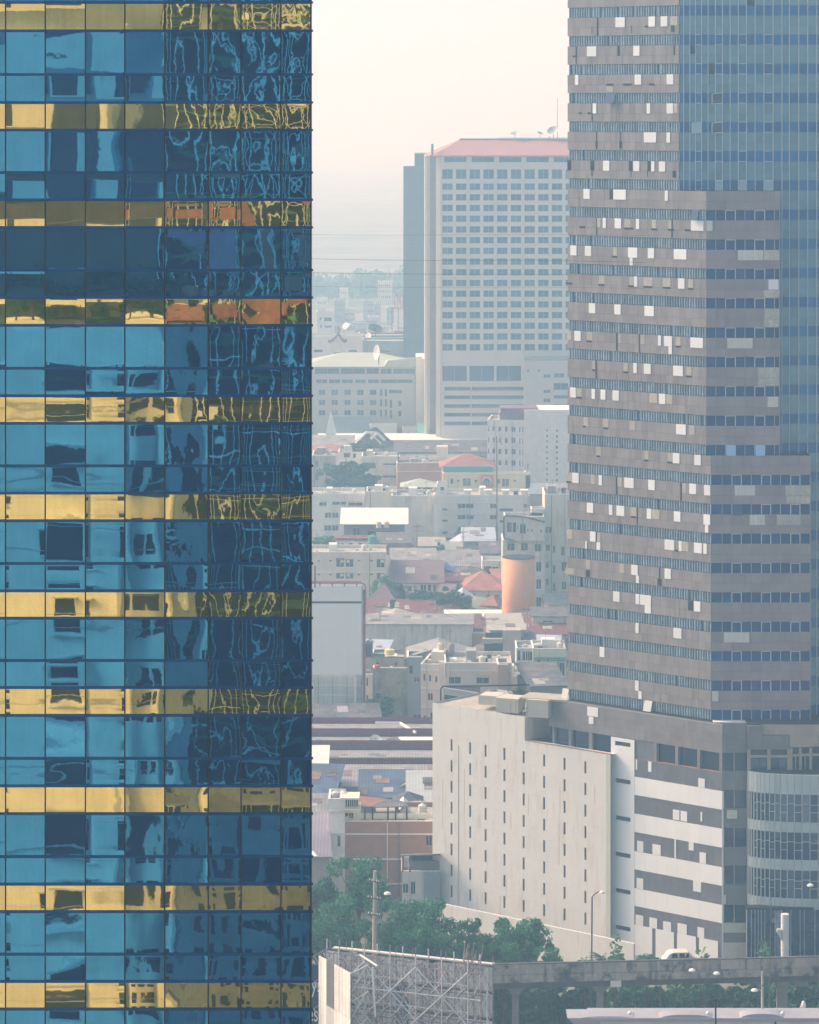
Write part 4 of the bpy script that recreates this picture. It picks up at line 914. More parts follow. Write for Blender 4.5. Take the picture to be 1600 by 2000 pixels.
for r in range(4):
    z1_ = zt0 - 2.45 * r; z0_ = z1_ - 2.45
    for i in range(2, nb - 1, 2):
        a, b = Lh * i / nb, Lh * (i + 2 if i + 2 <= nb else nb) / nb
        bar('brace', m_steel, a, z0_, 3.35, b, z1_, 3.35, .06) if (i // 2 + r) % 2 else bar('brace', m_steel, a, z1_, 3.35, b, z0_, 3.35, .06)
        bar('brace', m_steel if i % 4 else m_rsteel, b, z0_, 2.5, a, z1_, 2.5, .045)
        for q_ in (0, 1): a2, b2 = a + (b - a) * q_ / 2, a + (b - a) * (q_ + 1) / 2; bar('brace', m_steel, a2, z0_, 3.3, b2, (z0_ + z1_) / 2, 3.3, .03); bar('brace', m_rsteel, b2, z0_ + .6, 2.9, a2, z1_ - .5, 2.9, .03); bar('rail', m_steel, a2, (z0_ + z1_) / 2, 3.3, b2, (z0_ + z1_) / 2, 3.3, .03)
    for i in range(nb):
        a, b = Lh * i / nb, Lh * (i + 1) / nb
        bar('brace', m_rsteel if i % 3 else m_steel, a, z0_, 1.75, b, z1_, 1.75, .045); bar('brace', m_steel, b, z0_, 1.2, a, z1_, 1.2, .04); bar('brace', m_rsteel, a, z1_, .3, b, z0_, .3, .035)
        if r < 3: bar('tie', m_rsteel, a, z1_, .1, a, z1_, 3.3, .045); bar('tie', m_steel, a, z0_, .1, a, z1_, 3.3, .035)
for i in range(22):
    rr = random.Random(i); s_ = Lh * (.84 + .13 * rr.random()); bar('rebar', m_rsteel, s_, zt0 - .5, .5 + rr.random() * 2, s_ + rr.uniform(-.12, .12), zt0 + rr.uniform(.8, 2.3), .5 + rr.random() * 2, .03)
for i in range(8): bar('post', m_rsteel, Lh * (.02 + .1 * i), zt0, .15, Lh * (.02 + .1 * i), zt0 + .8, .15, .035)
for i in (0, 4, 9, 13):
    for d_ in (.15, 3.3): bar('leg', m_steel, Lh * i / nb, 0, d_, Lh * i / nb, 13.1, d_, .12)
piece(fh, 'top_rail', m_hw, hb, .6, Lh, zt0 + .02, zt0 + .14, -.3, .25)
# sheeted wing turned towards us
wa = Vector((xt(622.5, 306), 306)); wb = Vector((xt(684, 299.8), 299.8)); fb = Fr(wa.x, wa.y, math.degrees(math.atan2(wb.y - wa.y, wb.x - wa.x))); Lw = (wb - wa).length
for i in range(8):
    a, b = Lw * i / 8, Lw * (i + 1) / 8
    for r, (z1_, z0_) in enumerate(((zt0 + .05, zt0 - 4.1), (zt0 - 4.15, zt0 - 8.2), (zt0 - 8.25, 13))): piece(fb, 'sheet', m_gclad if (i in (2, 3) and r == 0) else (m_pale2 if (i in (2, 3) and r == 1) else m_sheet), hb, a + .01, b - .01, z0_ + (.6 if i in (2, 3) and r == 1 else 0), z1_ + (0 if i not in (2, 3) else -.02), -.08, 0)
for i in range(9): MB().tube(fb.P(Lw * i / 8, zt0 - .3, -.3), fb.P(Lw * i / 8, zt0 + .75, -.3), .04, k=4).build('post', m_rsteel, hb)
for i in range(4): # raking stays behind the wing
    for r in range(3):
        MB().tube(fb.P(Lw * .98, zt0 - 2.6 * r, -.3), W(722 + 5 * i - 8, 1885 + r * 52, 303), .05, k=4).build('stay', m_steel, hb) if i == 1 else MB().tube(W(690 + 8 * i, 1935 + r * 50, 300.5 + i), W(712 + 6 * i, 1892 + r * 50, 302 + i * .5), .05, k=4).build('stay', m_steel, hb)
MB().tube(W(703, 1865, 301), W(737, 1887, 299.5), .11, k=5).build('stay', m_lampw, hb); MB().tube(W(728, 1890, 300.5), W(733, 1986, 300.5), .10, k=5).build('post', m_lampw, hb)
for i in (0, 8): MB().tube(fb.P(Lw * i / 8, 0, -.3), fb.P(Lw * i / 8, 13.2, -.3), .15, k=6).build('leg', m_steel, hb)
# navy sign with white lettering
D = 309; ns = thing('navy_sign', (xt(560, D), D, 0), 'dark navy billboard with white letters half hidden by the glass tower', 'billboard')
m_navyb = M('navy board', (0.02, 0.045, 0.10), 0.6, var=0.08)
MB().box(xt(430, D), xt(634, D), D, D + .4, 12, zt(1884, D)).build('board', m_navyb, ns)
for i in (440, 625): MB().tube((xt(i, D), D + .6, 0), (xt(i, D), D + .6, 16), .25, k=8).build('leg', m_steel, ns)
def text(body, px, py_base, size, D, mat, par, name='lettering', ext=.03, al='LEFT', sx=1.0):
    c = bpy.data.curves.new(name, 'FONT'); c.body = body; c.size = size; c.extrude = ext; c.align_x = al
    o = bpy.data.objects.new('tmp', c); COL.objects.link(o); dg = bpy.context.evaluated_depsgraph_get(); me = bpy.data.meshes.new_from_object(o.evaluated_get(dg)); bpy.data.objects.remove(o)
    q = bpy.data.objects.new(name, me); COL.objects.link(q); me.materials.append(mat); q.parent = par; q.location = W(px, py_base, D) - wloc(par); q.rotation_euler = (R(90), 0, 0); q.scale = (sx, 1, 1); return q
m_letter = M('white letters', (0.8, 0.8, 0.78), 0.5, var=0)
text('ys', 629, 1938, 2.1, D - .05, m_letter, ns, al='RIGHT', sx=.58); text('es', 622, 1995, 2.1, D - .05, m_letter, ns, al='RIGHT', sx=.58)

# low pale boundary wall in front of the cream block
bw = thing('boundary_wall', (xt(1120, 389), 389, 0), 'long low pale wall at the foot of the cream block behind the viaduct', 'wall')
o3 = fk.P(0, 0, 9); fwl = Fr(o3[0], o3[1], math.degrees(fa.a)); wa0, wb0 = fwl.s_of(852), fwl.s_of(1238); n_ = 12
for i in range(n_): piece(fwl, 'wall_panel', m_park, bw, wa0 + (wb0 - wa0) * i / n_ + .01, wa0 + (wb0 - wa0) * (i + 1) / n_ - .01, 0, 4.6, -.3, 0)
# ================= THE CITY BETWEEN THE TOWERS =================
def mk(n, c, **k): k.setdefault('var', .10); k.setdefault('scale', .5); return M(n, c, **k)
c_white = mk('chalky white wall', (0.76, 0.76, 0.72), stain=.35, stain_col=(.3, .28, .25)); c_cream = mk('cream wall', (0.72, 0.68, 0.56), stain=.3, stain_col=(.35, .3, .22))
c_pink = mk('pale pink wall', (0.70, 0.62, 0.54), stain=.25, stain_col=(.35, .3, .26)); c_beige = mk('warm beige wall', (0.66, 0.60, 0.51), stain=.25, stain_col=(.3, .26, .22))
c_grey = mk('bare grey wall', (0.36, 0.35, 0.32), stain=.6, stain_col=(.14, .14, .13), var=.2); c_stain = mk('badly stained white wall', (0.60, 0.60, 0.54), stain=1.0, stain_col=(.20, .20, .16), var=.12)
c_moss = mk('mossy old wall', (0.42, 0.41, 0.33), stain=1.0, stain_col=(.15, .15, .11), var=.3, scale=.35, patch=((.25, .25, .18), .5, .5))
c_terra = mk('terracotta wall', (0.50, 0.33, 0.24)); c_orange = mk('orange pink wall', (0.66, 0.38, 0.28)); c_rose = mk('rose red wall', (0.60, 0.24, 0.22)); c_yel = mk('pale yellow wall', (0.66, 0.62, 0.42))
c_brown = mk('brown brick wall', (0.36, 0.20, 0.14), var=.08, scale=1.2); c_lime = mk('pale lime wall', (0.62, 0.66, 0.50), stain=.2); c_blue = mk('pale blue wall', (0.46, 0.52, 0.55)); c_teal = mk('teal trim', (0.07, 0.26, 0.27))
r_grey = mk('grey sheet roof', (0.27, 0.28, 0.29), var=.28, rib=(2.2, 'X'), ribw=.35, stain=.5, stain_col=(.16, .12, .10), patch=((.36, .30, .24), .56, .5)); r_dark = mk('dark fibre roof', (0.13, 0.13, 0.145), var=.4, patch=((.26, .22, .20), .58, .6), rib=(2.5, 'X'), ribw=.4)
r_red = mk('red tile roof', (0.34, 0.15, 0.13), var=.28, patch=((.24, .12, .11), .56, .7), rib=(3, 'X'), ribw=.25); r_hot = mk('hotel red roof', (0.38, 0.20, 0.18), var=.08, scale=.2); r_maroon = mk('maroon tile roof', (0.18, 0.07, 0.08), var=.35, patch=((.26, .16, .15), .6, .8), scale=1.5, rib=(3, 'X'), ribw=.3); r_purp = mk('mauve roof', (0.20, 0.14, 0.16), var=.15, rib=(3, 'X'), ribw=.25)
r_white = mk('white sheet roof', (0.78, 0.78, 0.72), var=.04, rib=(2.2, 'X'), ribw=.12); r_lblue = mk('pale blue roof', (0.40, 0.47, 0.56), var=.08, rib=(2.2, 'X'), ribw=.2); r_green = mk('pale green roof', (0.38, 0.44, 0.38), var=.1); r_blue = mk('blue tarpaulin roof', (0.10, 0.18, 0.42)); r_brgn = mk('bright green awning', (0.08, 0.38, 0.22))
c_slab = mk('flat concrete roof', (0.40, 0.39, 0.35), var=.3, patch=((.22, .22, .20), .52, .5)); c_trim = mk('white trim', (0.76, 0.76, 0.72), var=.03)
w_gl = glassy('house window glass', (0.02, 0.035, 0.05), (0.5, 0.65, 0.75), .16, .15, rnd=.5); w_open = M('dark opening', (0.035, 0.04, 0.05), .9, var=.2, scale=2); c_ac = mk('white air conditioner', (0.66, 0.66, 0.62), var=.03)

m_rust2 = mk('rusted sheet', (.24, .15, .12), var=.35, scale=1.2)
def roofmesh(f, w, dep, z1, kind, rise, over):
    P = f.P; mb = MB(); o = over; a, b = -o, w + o; d0, d1 = o, -dep - o
    if kind == 'hip':
        rl = min((dep + 2 * o) / 2, (w + 2 * o) / 2) ; m = (d0 + d1) / 2; p, q = a + rl, b - rl
        A, B_, C, D_ = P(a, z1, d0), P(b, z1, d0), P(b, z1, d1), P(a, z1, d1); E, G_ = P(p, z1 + rise, m), P(q, z1 + rise, m)
        mb.quad(A, B_, G_, E); mb.quad(C, D_, E, G_); mb.quad(B_, C, G_); mb.quad(D_, A, E); mb.quad(A, D_, C, B_)
    elif kind == 'ridge':      # ridge along s
        m = (d0 + d1) / 2; mb.quad(P(a, z1, d0), P(b, z1, d0), P(b, z1 + rise, m), P(a, z1 + rise, m)); mb.quad(P(a, z1 + rise, m), P(b, z1 + rise, m), P(b, z1, d1), P(a, z1, d1))
        mb.quad(P(a, z1, d0), P(a, z1 + rise, m), P(a, z1, d1)); mb.quad(P(b, z1, d1), P(b, z1 + rise, m), P(b, z1, d0)); mb.quad(P(a, z1, d0), P(a, z1, d1), P(b, z1, d1), P(b, z1, d0))
    elif kind == 'gable':      # gable end to the viewer
        m = (a + b) / 2; mb.quad(P(a, z1, d0), P(m, z1 + rise, d0), P(m, z1 + rise, d1), P(a, z1, d1)); mb.quad(P(m, z1 + rise, d0), P(b, z1, d0), P(b, z1, d1), P(m, z1 + rise, d1))
        mb.quad(P(a, z1 - .15, d0 - .02), P(b, z1 - .15, d0 - .02), P(m, z1 + rise - .15, d0 - .02))
    elif kind in ('shed', 'shedback'):  # slopes down to the viewer / away
        zf_, zb_ = (z1, z1 + rise) if kind == 'shed' else (z1 + rise, z1)
        mb.hexa(P(a, zf_, d0), P(b, zf_, d0), P(b, zb_, d1), P(a, zb_, d1), P(a, zf_ + .18, d0), P(b, zf_ + .18, d0), P(b, zb_ + .18, d1), P(a, zb_ + .18, d1))
        return mb
    return mb
def bld(name, label, x0, x1, yt, yb, mat, dep=10, wins=(), D=None, ang=0, roof=None, rise=2, over=.4, rmat=None, wm=None, cat='building', group=None, hollow=.3, trim=None, zb=0):
    D = D or Db(yb); f = Fr(xt(x0, D), D, ang); w = f.s_of(x1); z1 = f.z_of(x0, yt)
    c = f.P(w / 2, 0, -dep / 2); t = thing(name, (c[0], c[1], 0), label, cat, group)
    hs = []
    for r in wins:
        a, b = f.s_of(r[0]), f.s_of(r[2]); ze, zg = f.z_of((r[0] + r[2]) / 2, r[3]), f.z_of((r[0] + r[2]) / 2, r[1])
        a = max(.02, a); b = min(w - .02, b); zg = min(zg, z1 - .02); ze = max(ze, .02)
        if b > a and zg > ze: hs.append((a, b, ze, zg))
    mb = MB(); wall(f, mb, 0, w, zb, z1, hs, hollow); P = f.P
    mb.quad(P(0, zb, 0), P(0, z1, 0), P(0, z1, -dep), P(0, zb, -dep)); mb.quad(P(w, zb, 0), P(w, zb, -dep), P(w, z1, -dep), P(w, z1, 0)); mb.quad(P(0, zb, -dep), P(0, z1, -dep), P(w, z1, -dep), P(w, zb, -dep))
    if not roof: mb.quad(P(0, z1 - .6, 0), P(w, z1 - .6, 0), P(w, z1 - .6, -dep), P(0, z1 - .6, -dep))
    mb.build('wall', mat, t, weld=True)
    if roof: roofmesh(f, w, dep, z1 + .004, roof, rise, over).build('roof', rmat or r_grey, t, weld=True)
    else:
        cp = MB(); k = .22
        f.box(cp, -.06, w + .06, z1 + .002, z1 + .15, -k, .06); cp.build('coping', rmat or c_trim, t)
        cp = MB(); f.box(cp, -.06, k, z1 + .002, z1 + .15, -dep, -k - .005); cp.build('coping', rmat or c_trim, t); cp = MB(); f.box(cp, -.06, w + .06, z1 + .002, z1 + .15, -dep - .2, -dep - .005); cp.build('coping', rmat or c_trim, t)
        cp = MB(); f.box(cp, .02, w - .02, z1 - .6 + .01, z1 - .55, -dep + .02, -.02); cp.build('roof', c_slab, t)
        if dep >= 8 and 430 < D < 880 and name != 'house': clutter(f, w, dep, z1, D, name, t)
    for i, h in enumerate(hs):
        o = piece(f, 'window', wm or w_gl, t, h[0], h[1], h[2], h[3], -hollow - .05, -hollow + .02)
        ww, hh = h[1] - h[0], h[3] - h[2]
        if ww * F / D > 7 and hh * F / D > 7:
            fm = MB(); e = .05; P0 = o.location + wloc(t)
            fr_ = f; s0_ = h[0]
            for (a, b, c_, d_) in ((h[0], h[1], h[3] - e * 1.4, h[3]), (h[0], h[1], h[2], h[2] + e * 1.4), ((h[0] + h[1]) / 2 - e / 2, (h[0] + h[1]) / 2 + e / 2, h[2] + e * 1.4, h[3] - e * 1.4)): f.box(fm, a, b, c_, d_, -hollow + .02, -hollow + .09)
            q = fm.build('window_frame', c_trim, t)
            # make it a sub-part of its window
            inv = Matrix.Translation(o.location) @ Matrix.Rotation(f.a, 4, 'Z'); q.data.transform(inv.inverted()); q.parent = o
    if 430 < D < 880 and wins:
        r = random.Random(label)
        for h in hs:
            ww = h[1] - h[0]
            if ww < .8 or ww > 4: continue
            q = r.random()
            if q < .28:
                a = MB(); P_ = f.P; a.hexa(P_(h[0] - .1, h[3] - .05, .7), P_(h[1] + .1, h[3] - .05, .7), P_(h[1] + .1, h[3] + .2, .004), P_(h[0] - .1, h[3] + .2, .004), P_(h[0] - .1, h[3] + .01, .7), P_(h[1] + .1, h[3] + .01, .7), P_(h[1] + .1, h[3] + .26, .004), P_(h[0] - .1, h[3] + .26, .004)); a.build('awning', r.choice([c_slab, c_teal, r_maroon, c_trim, r_lblue, c_terra]), t)
            elif q < .55: piece(f, 'air_conditioner', c_ac, t, h[0] + .1, h[0] + .85, h[2] - .75, h[2] - .2, .01, .35)
            else: piece(f, 'sill', c_trim, t, h[0] - .08, h[1] + .08, h[2] - .12, h[2] - .02, .003, .18)
        if w > 3:
            for k in range(2): a = r.uniform(.3, w - .3); piece(f, 'downpipe', r.choice([c_trim, m_cpole, m_pole]), t, a, a + .09, zb + .1 if zb else .1, z1 - .15, .19, .27)
    if roof == 'shed' and rmat is not r_white and 430 < D < 900 and w > 3:
        r = random.Random(label + 'r')
        for k in range(int(min(9, 2 + w * dep / 30))):
            a = r.uniform(0, w - 1.6); b = a + r.uniform(.8, 2.4); u0 = r.uniform(.05, .7); u1 = u0 + r.uniform(.1, .28); b = min(b, w)
            L_ = dep + 2 * over; d_ = lambda u: over - L_ * u; z_ = lambda u: z1 + .004 + .18 + rise * u + .015
            q = MB(); P_ = f.P; q.hexa(P_(a, z_(u0), d_(u0)), P_(b, z_(u0), d_(u0)), P_(b, z_(u1), d_(u1)), P_(a, z_(u1), d_(u1)), P_(a, z_(u0) + .03, d_(u0)), P_(b, z_(u0) + .03, d_(u0)), P_(b, z_(u1) + .03, d_(u1)), P_(a, z_(u1) + .03, d_(u1))); q.build('roof_patch', r.choice([r_grey, c_slab, r_purp, r_dark, m_hr, m_rust2]), t)
    if trim:
        for y in trim:
            z_ = f.z_of(x0, y); piece(f, 'ledge', c_trim, t, .01, w - .01, z_ - .08, z_ + .08, .002, .18)
    return t, f, w, z1, D
def clutter(f, w, dep, z1, D, name, t):
    """things standing on a flat roof: a tank or two, a stair hut, an aerial"""
    r = random.Random(name); nm = name.replace('_', ' ')
    if w > 4:
        p = Vector(f.P(w * r.uniform(.55, .85), z1 - .5, -dep * r.uniform(.3, .7))); q = thing('water_tank', p, 'pale cylindrical tank on the roof of the ' + nm, 'water tank')
        MB().lathe(p, [(.55, 0), (.57, .5), (.55, 1.0), (.2, 1.15)], 12).build('barrel', c_ac if r.random() < .6 else w_gl, q)
        MB().lathe(p + Vector((0, 0, 1.16)), [(.2, 0), (.18, .08)], 8).build('lid', c_trim, q)
        a = w * r.uniform(.12, .4); m_ = MB(); f.box(m_, a, a + r.uniform(1.4, 2.4), z1 - .54, z1 + r.uniform(.7, 1.5), -dep * .75, -dep * .45); m_.build('stair_hut', r.choice([c_white, c_cream, c_grey]), t)
    for k in range(3):
        a = w * r.uniform(.05, .95); m_ = MB(); d_ = -dep * r.uniform(.1, .9); h_ = r.uniform(1.2, 2.8); m_.tube(f.P(a, z1 - .5, d_), f.P(a, z1 + h_, d_), .035, k=4); m_.tube(f.P(a - .5, z1 + h_ * .9, d_), f.P(a + .5, z1 + h_ * .9, d_), .025, k=4); m_.build('aerial', m_pole, t)
    for k in range(4):
        a = w * r.uniform(.05, .9); m_ = MB(); d_ = -dep * r.uniform(.1, .8); f.box(m_, a, a + r.uniform(.4, 1.1), z1 - .54, z1 - r.uniform(-.1, .2), d_ - .6, d_); m_.build('roof_clutter', r.choice([c_trim, c_ac, r_dark, c_beige, r_blue]), t)
def G(xs, ys, w, h): return [(x, y, x + w, y + h) for y in ys for x in xs]
def tank(px, py, D, r, h, mat, label, group=None, kind='water tank'):
    p = W(px, py, D); t = thing('water_tank', p, label, kind, group)
    MB().lathe(p, [(r, 0), (r * 1.02, h * .25), (r, h * .5), (r * 1.02, h * .75), (r, h), (r * .35, h * 1.12)], 14).build('barrel', mat, t)
    MB().lathe(p + Vector((0, 0, h * 1.13)), [(r * .35, 0), (r * .3, h * .08)], 10).build('lid', mat, t); return t
def dish(px, py, D, r, label, mat=None, tilt=(-.5, -.3, .8), name='satellite_dish', group=None):
    p = W(px, py, D); t = thing(name, p - Vector((0, 0, r)), label, 'satellite dish', group); nrm = Vector(tilt).normalized(); a = nrm.orthogonal().normalized(); b = nrm.cross(a); mb = MB(); K = 14
    for i in range(K):
        t0, t1 = 2 * math.pi * i / K, 2 * math.pi * (i + 1) / K
        ring = lambda q, tt: p + (a * math.cos(tt) + b * math.sin(tt)) * r * q + nrm * (r * .35 * q * q)
        mb.quad(ring(.0, t0), ring(.5, t1), ring(.5, t0)); mb.quad(ring(.5, t0), ring(.5, t1), ring(1, t1), ring(1, t0))
    mb.build('bowl', mat or m_lampw, t); MB().tube(p - Vector((0, 0, r * 1.6)), p, r * .07, k=5).build('mast', m_pole, t); MB().tube(p, p + nrm * r * .9, r * .03, k=4).build('feed', m_pole, t); return t
def blockp(name, mat, par, x0, x1, yt, yb, D, dep, ang=0):
    f = Fr(xt(x0, D), D, ang); mb = MB(); f.box(mb, 0, f.s_of(x1), f.z_of(x0, yb), f.z_of(x0, yt), -dep, 0); return mb.build(name, mat, par)

# ---- hotel tower with red hipped roof ----
D = 910.0
m_hotel = mk('hotel concrete', (0.70, 0.66, 0.60), var=.04, scale=.1); m_hotd = mk('hotel recess', (0.26, 0.25, 0.27), var=.05)
hw = []
cx0 = [864.3 + i * 26.75 for i in range(15)]
for c in cx0: hw.append((c, 330.5, c + 20, 349.5))
for r in range(16):
    for c in cx0: hw.append((c, 358 + r * 20.93, c + 20, 371 + r * 20.93))
for c in [868 + i * 53.5 for i in range(8)]: hw.append((c, 306, c + 43.5, 317))
for c in (864, 917, 970, 1024): hw.append((c, 714.5, c + 48, 745))
for y in (755.5, 772.5, 789.5, 806.5, 823.5): hw += [(868, y, 919, y + 7.5), (921, y, 1024, y + 7.5)]
m_hwin = glassy('hotel window', (0.05, 0.10, 0.17), (0.5, 0.65, 0.8), .14, .15, rnd=.45)
ht, fh_, wh, zh_, _ = bld('hotel_tower', 'tall grey hotel tower with gridded windows under a red hipped roof', 861, 1262, 304, 0, m_hotel, 24, hw, D=D, roof='hip', rise=5.0, over=1.2, rmat=r_hot, wm=m_hwin, hollow=.9)
for o in list(ht.children):
    if o.name.startswith('roof'): bpy.data.objects.remove(o)
zR = zt(272, D + 12); ze = zt(303.5, D)
e0, e1, r0, r1 = xt(846, D), xt(1275, D), xt(899, D + 12), xt(1262, D)
mb = MB(); mb.quad((e0, D - 1.5, ze), (e1, D - 1.5, ze), (r1, D + 12, zR), (r0, D + 12, zR)); mb.quad((e0, D - 1.5, ze), (r0, D + 12, zR), (xt(829, D) , D + 25, ze)); mb.quad((xt(829, D), D + 25, ze), (r0, D + 12, zR), (r1, D + 12, zR), (e1, D + 25, ze)); mb.quad((e1, D - 1.5, ze), (e1, D + 25, ze), (r1, D + 12, zR)); mb.quad((e0, D - 1.5, ze), (xt(829, D), D + 25, ze), (e1, D + 25, ze), (e1, D - 1.5, ze))
mb.build('roof', r_hot, ht, weld=True)
MB().box(xt(972, D), r1, D + 11.4, D + 12.6, zR + .01, zR + .5).build('ridge_cap', c_trim, ht)
MB().box(xt(899, D), xt(972, D), D + 11.6, D + 12.4, zR + .01, zR + .25).build('ridge_cap', m_hotd, ht)
for a, b, d0, mt in ((829.5, 835, 4, m_hotel), (835.5, 840, 5, m_hotel), (840, 852, 6, mk('hotel side recess', (.44, .43, .42))), (852, 860.5, 1, m_hotel)): MB().box(xt(a, D), xt(b, D), D + d0, D + 22, 0, ze - .1).build('side_pier', mt, ht)
MB().box(xt(842.5, D), xt(847, D), D + 2, D + 4, ze, zt(281, D)).build('chimney', m_hotd, ht)
for i in range(8): piece(fh_, 'fin_head', m_hotel, ht, fh_.s_of(860 + 53.5 * i), fh_.s_of(862.5 + 53.5 * i), zt(712, D), zt(330, D), .01, .35)
D = 905.; an, _, _, _, _ = bld('hotel_annexe', 'pale hotel annexe stepping forward at the foot of the hotel tower', 1024, 1262, 706, 0, mk('annexe render', (.60, .58, .54), var=.04), 6,
    [(1030, 722, 1034, 726), (1051, 722, 1055, 726), (1062, 731, 1075, 738), (1062, 761, 1075, 768), (1062, 778, 1075, 786), (1083, 729, 1102, 738), (1082, 748, 1110, 762), (1082, 772, 1110, 779), (1082, 789, 1110, 795)], D=D, wm=m_hwin)
piece(Fr(xt(1024, D), D, 0), 'balustrade', m_pale2, an, .1, 20, zt(705, D) + .02, zt(697, D), -3, -2.6)
# slab block behind
D = 990.; sb, _, _, _, _ = bld('slab_block', 'blue grey slab block with stepped top behind the hotel tower', 788, 850, 328, 0, mk('blue grey cladding', (.16, .23, .25), var=.04, rib=(.9, 'Z'), ribw=.12), 25, D=D, rmat=m_hotd)
MB().box(xt(810, D), xt(860, D), D + 2, D + 24, zt(329, D), zt(300, D)).build('penthouse', mk('blue grey cladding', (.16, .23, .25)), sb)
for i, (px, py, r, tl) in enumerate(((1006, 262, 1.25, (-.2, -.3, 1)), (1055, 261.5, 1.0, (.35, -.3, 1)), (1081, 257, 1.7, (-.35, -.7, .8)), (1074, 268, .6, (-.5, -.3, .8)))):
    dish(px, py, 922, r, ['grey dish leftmost on the hotel roof ridge', 'small grey dish tilted right on the hotel roof ridge', 'largest white dish on the hotel roof ridge', 'tiny dish at the foot of the largest hotel roof dish'][i], m_pale2, tl)
q = thing('antenna_mast', (xt(1089, 922), 922, 100), 'thin aerial mast beside the largest roof dish', 'antenna'); MB().tube(W(1089, 272, 922), W(1089, 190, 922), .10, .05, 5).build('post', m_pole, q)
# ---- low hotel wing with green roof, far left ----
D = 935.; wn2 = G([623, 648, 673, 698, 723], [761, 781, 801], 12, 11) + G([742.5, 752], [760, 780, 800], 4, 14) + [(760, 761.5, 785, 768), (778, 783, 784, 793), (778, 803, 784, 813), (762, 781, 766, 797), (762, 801, 766, 817)] + [(618, 741, 639, 749), (643, 741, 664, 749), (668, 741, 689, 749), (694, 741, 714, 749), (719, 741, 740, 749), (744, 741, 806, 749)] + [(616, 719, 663, 731), (666, 719, 713, 731), (716, 719, 740, 731), (744, 720, 765, 731), (768, 720, 810, 731)]
c_wing = mk('grey green wing wall', (.42, .44, .42), var=.05); lw, lf, lw_, lz, _ = bld('hotel_wing', 'long low wing with pale green roof left of the hotel tower', 590, 812, 716, 0, c_wing, 22, wn2, D=D, roof='hip', rise=3.2, over=.6, rmat=r_green, wm=m_hwin, hollow=.6)
MB().box(xt(812.3, D), xt(831, D), D - 1, D + 20, 0, zt(700, D)).build('stair_tower', m_hotel, lw)
MB().hexa(W(750, 716, D - .5), W(820, 716, D - .5), W(826, 716, D + 4), W(744, 716, D + 4), W(758, 704, D), W(822, 697, D), W(824, 697, D + 3), W(756, 702, D + 3)).build('entrance_roof', r_green, lw)
D = 1000.; bld('temple_hall', 'white hall with small windows and ornate gable behind the green roofed wing', 600, 708, 657, 0, c_white, 12, [(614, 683, 630, 688), (652, 688, 668, 691), (681, 683, 697, 688)], D=D)
tg = thing('temple_gable', (xt(660, 998), 998, 20), 'ornate mauve gable finial on the white hall', 'gable'); mb = MB(); mb.path([W(642, 664, 998), W(643, 668, 998), W(652, 662, 998), W(660, 652, 998), W(668, 662, 998), W(675, 668, 998), W(676, 662, 998)], .4, 5); mb.path([W(659, 652, 998), W(662, 644, 998), W(660, 637, 998)], .35, 5); mb.build('bargeboard', r_purp, tg)
D = 1010.; bld('office_block', 'blue grey office block with slit window behind the green roofed wing', 708, 795, 666, 0, mk('pale grey blue', (.42, .46, .46)), 14, [(744, 685, 762, 688)], D=D)
D = 1060.; rs, _, _, _, _ = bld('shopping_block', 'long teal grey block with red roof strip left of the hotel tower', 700, 832, 655, 0, mk('teal grey', (.20, .27, .29)), 14, [(742, 659, 752, 664), (760, 659, 770, 664)], D=D); blockp('red_fascia', r_hot, rs, 770, 817, 646, 652, D - .3, 1)
D = 1050.; sgn = thing('shop_sign', (xt(812, D), D, 0), 'white lettered sign fragment just left of the hotel tower', 'sign'); MB().box(xt(793, D), xt(831, D), D, D + .5, 0, zt(656, D)).build('board', mk('grey sign', (.22, .30, .36)), sgn)
mb = MB(); rr = random.Random(2)
for row, (ya, yb) in enumerate(((663, 671), (676, 687))):
    x = 795.0
    for i in range(7 if row else 6):
        p = lambda u, v: W(x + u, yb + (ya - yb) * v, D - .3); k = (i * 3 + row) % 4
        mb.path([p(0, 0), p(0, .9), p(1.5, 1), p(3, .8), p(3, 0)] if k == 0 else ([p(0, .9), p(0, .1), p(3, 0), p(3, 1)] if k == 1 else ([p(0, 1), p(1, .2), p(3, .2), p(3, 1.2)] if k == 2 else [p(1, 0), p(1, .9), p(2.6, 1.1)])), .09, 4); x += 5.2
mb.build('lettering', m_letter, sgn, kind='stuff')
D = 1100.; bld('tower_house', 'small pale tower house far left above the temple hall', 619, 652, 610, 0, c_white, 10, [(624, 620, 628, 625), (633, 620, 648, 628), (626, 635, 629, 640), (634, 636, 648, 640)], D=D)
dish(733, 645, 1040, 2.4, 'dark dish on the teal grey block', r_dark, (.3, -.5, .8)); dish(721, 661, 1035, 1.8, 'pale ring shaped dish beside the dark dish', c_white, (-.8, -.5, .3)); dish(740, 688, 930, 2.2, 'pale dish facing left over the green roofed wing', c_white, (-.9, -.4, .1))
D = 1150.; nn = thing('roof_sign', (xt(776, D), D, 0), 'faded red looped sign on posts far beside the slab block', 'sign'); mb = MB()
for (a, b) in ((772, 572), (783, 570)): mb.path([W(a, 600, D), W(a - 2, 582, D), W(a + 2, b + 3, D), W(a + 5, b + 8, D), W(a + 4, 600, D)], .22, 5)
mb.path([W(762, 601, D), W(792, 602, D)], .2, 5); mb.path([W(795, 574, D), W(799, 590, D), W(797, 602, D)], .25, 5); mb.build('lettering', mk('faded red', (.5, .16, .16)), nn)
for px in (766, 778, 790): MB().tube((xt(px, D), D + .3, 0), W(px, 602, D + .3), .15, k=5).build('post', m_pole, nn)
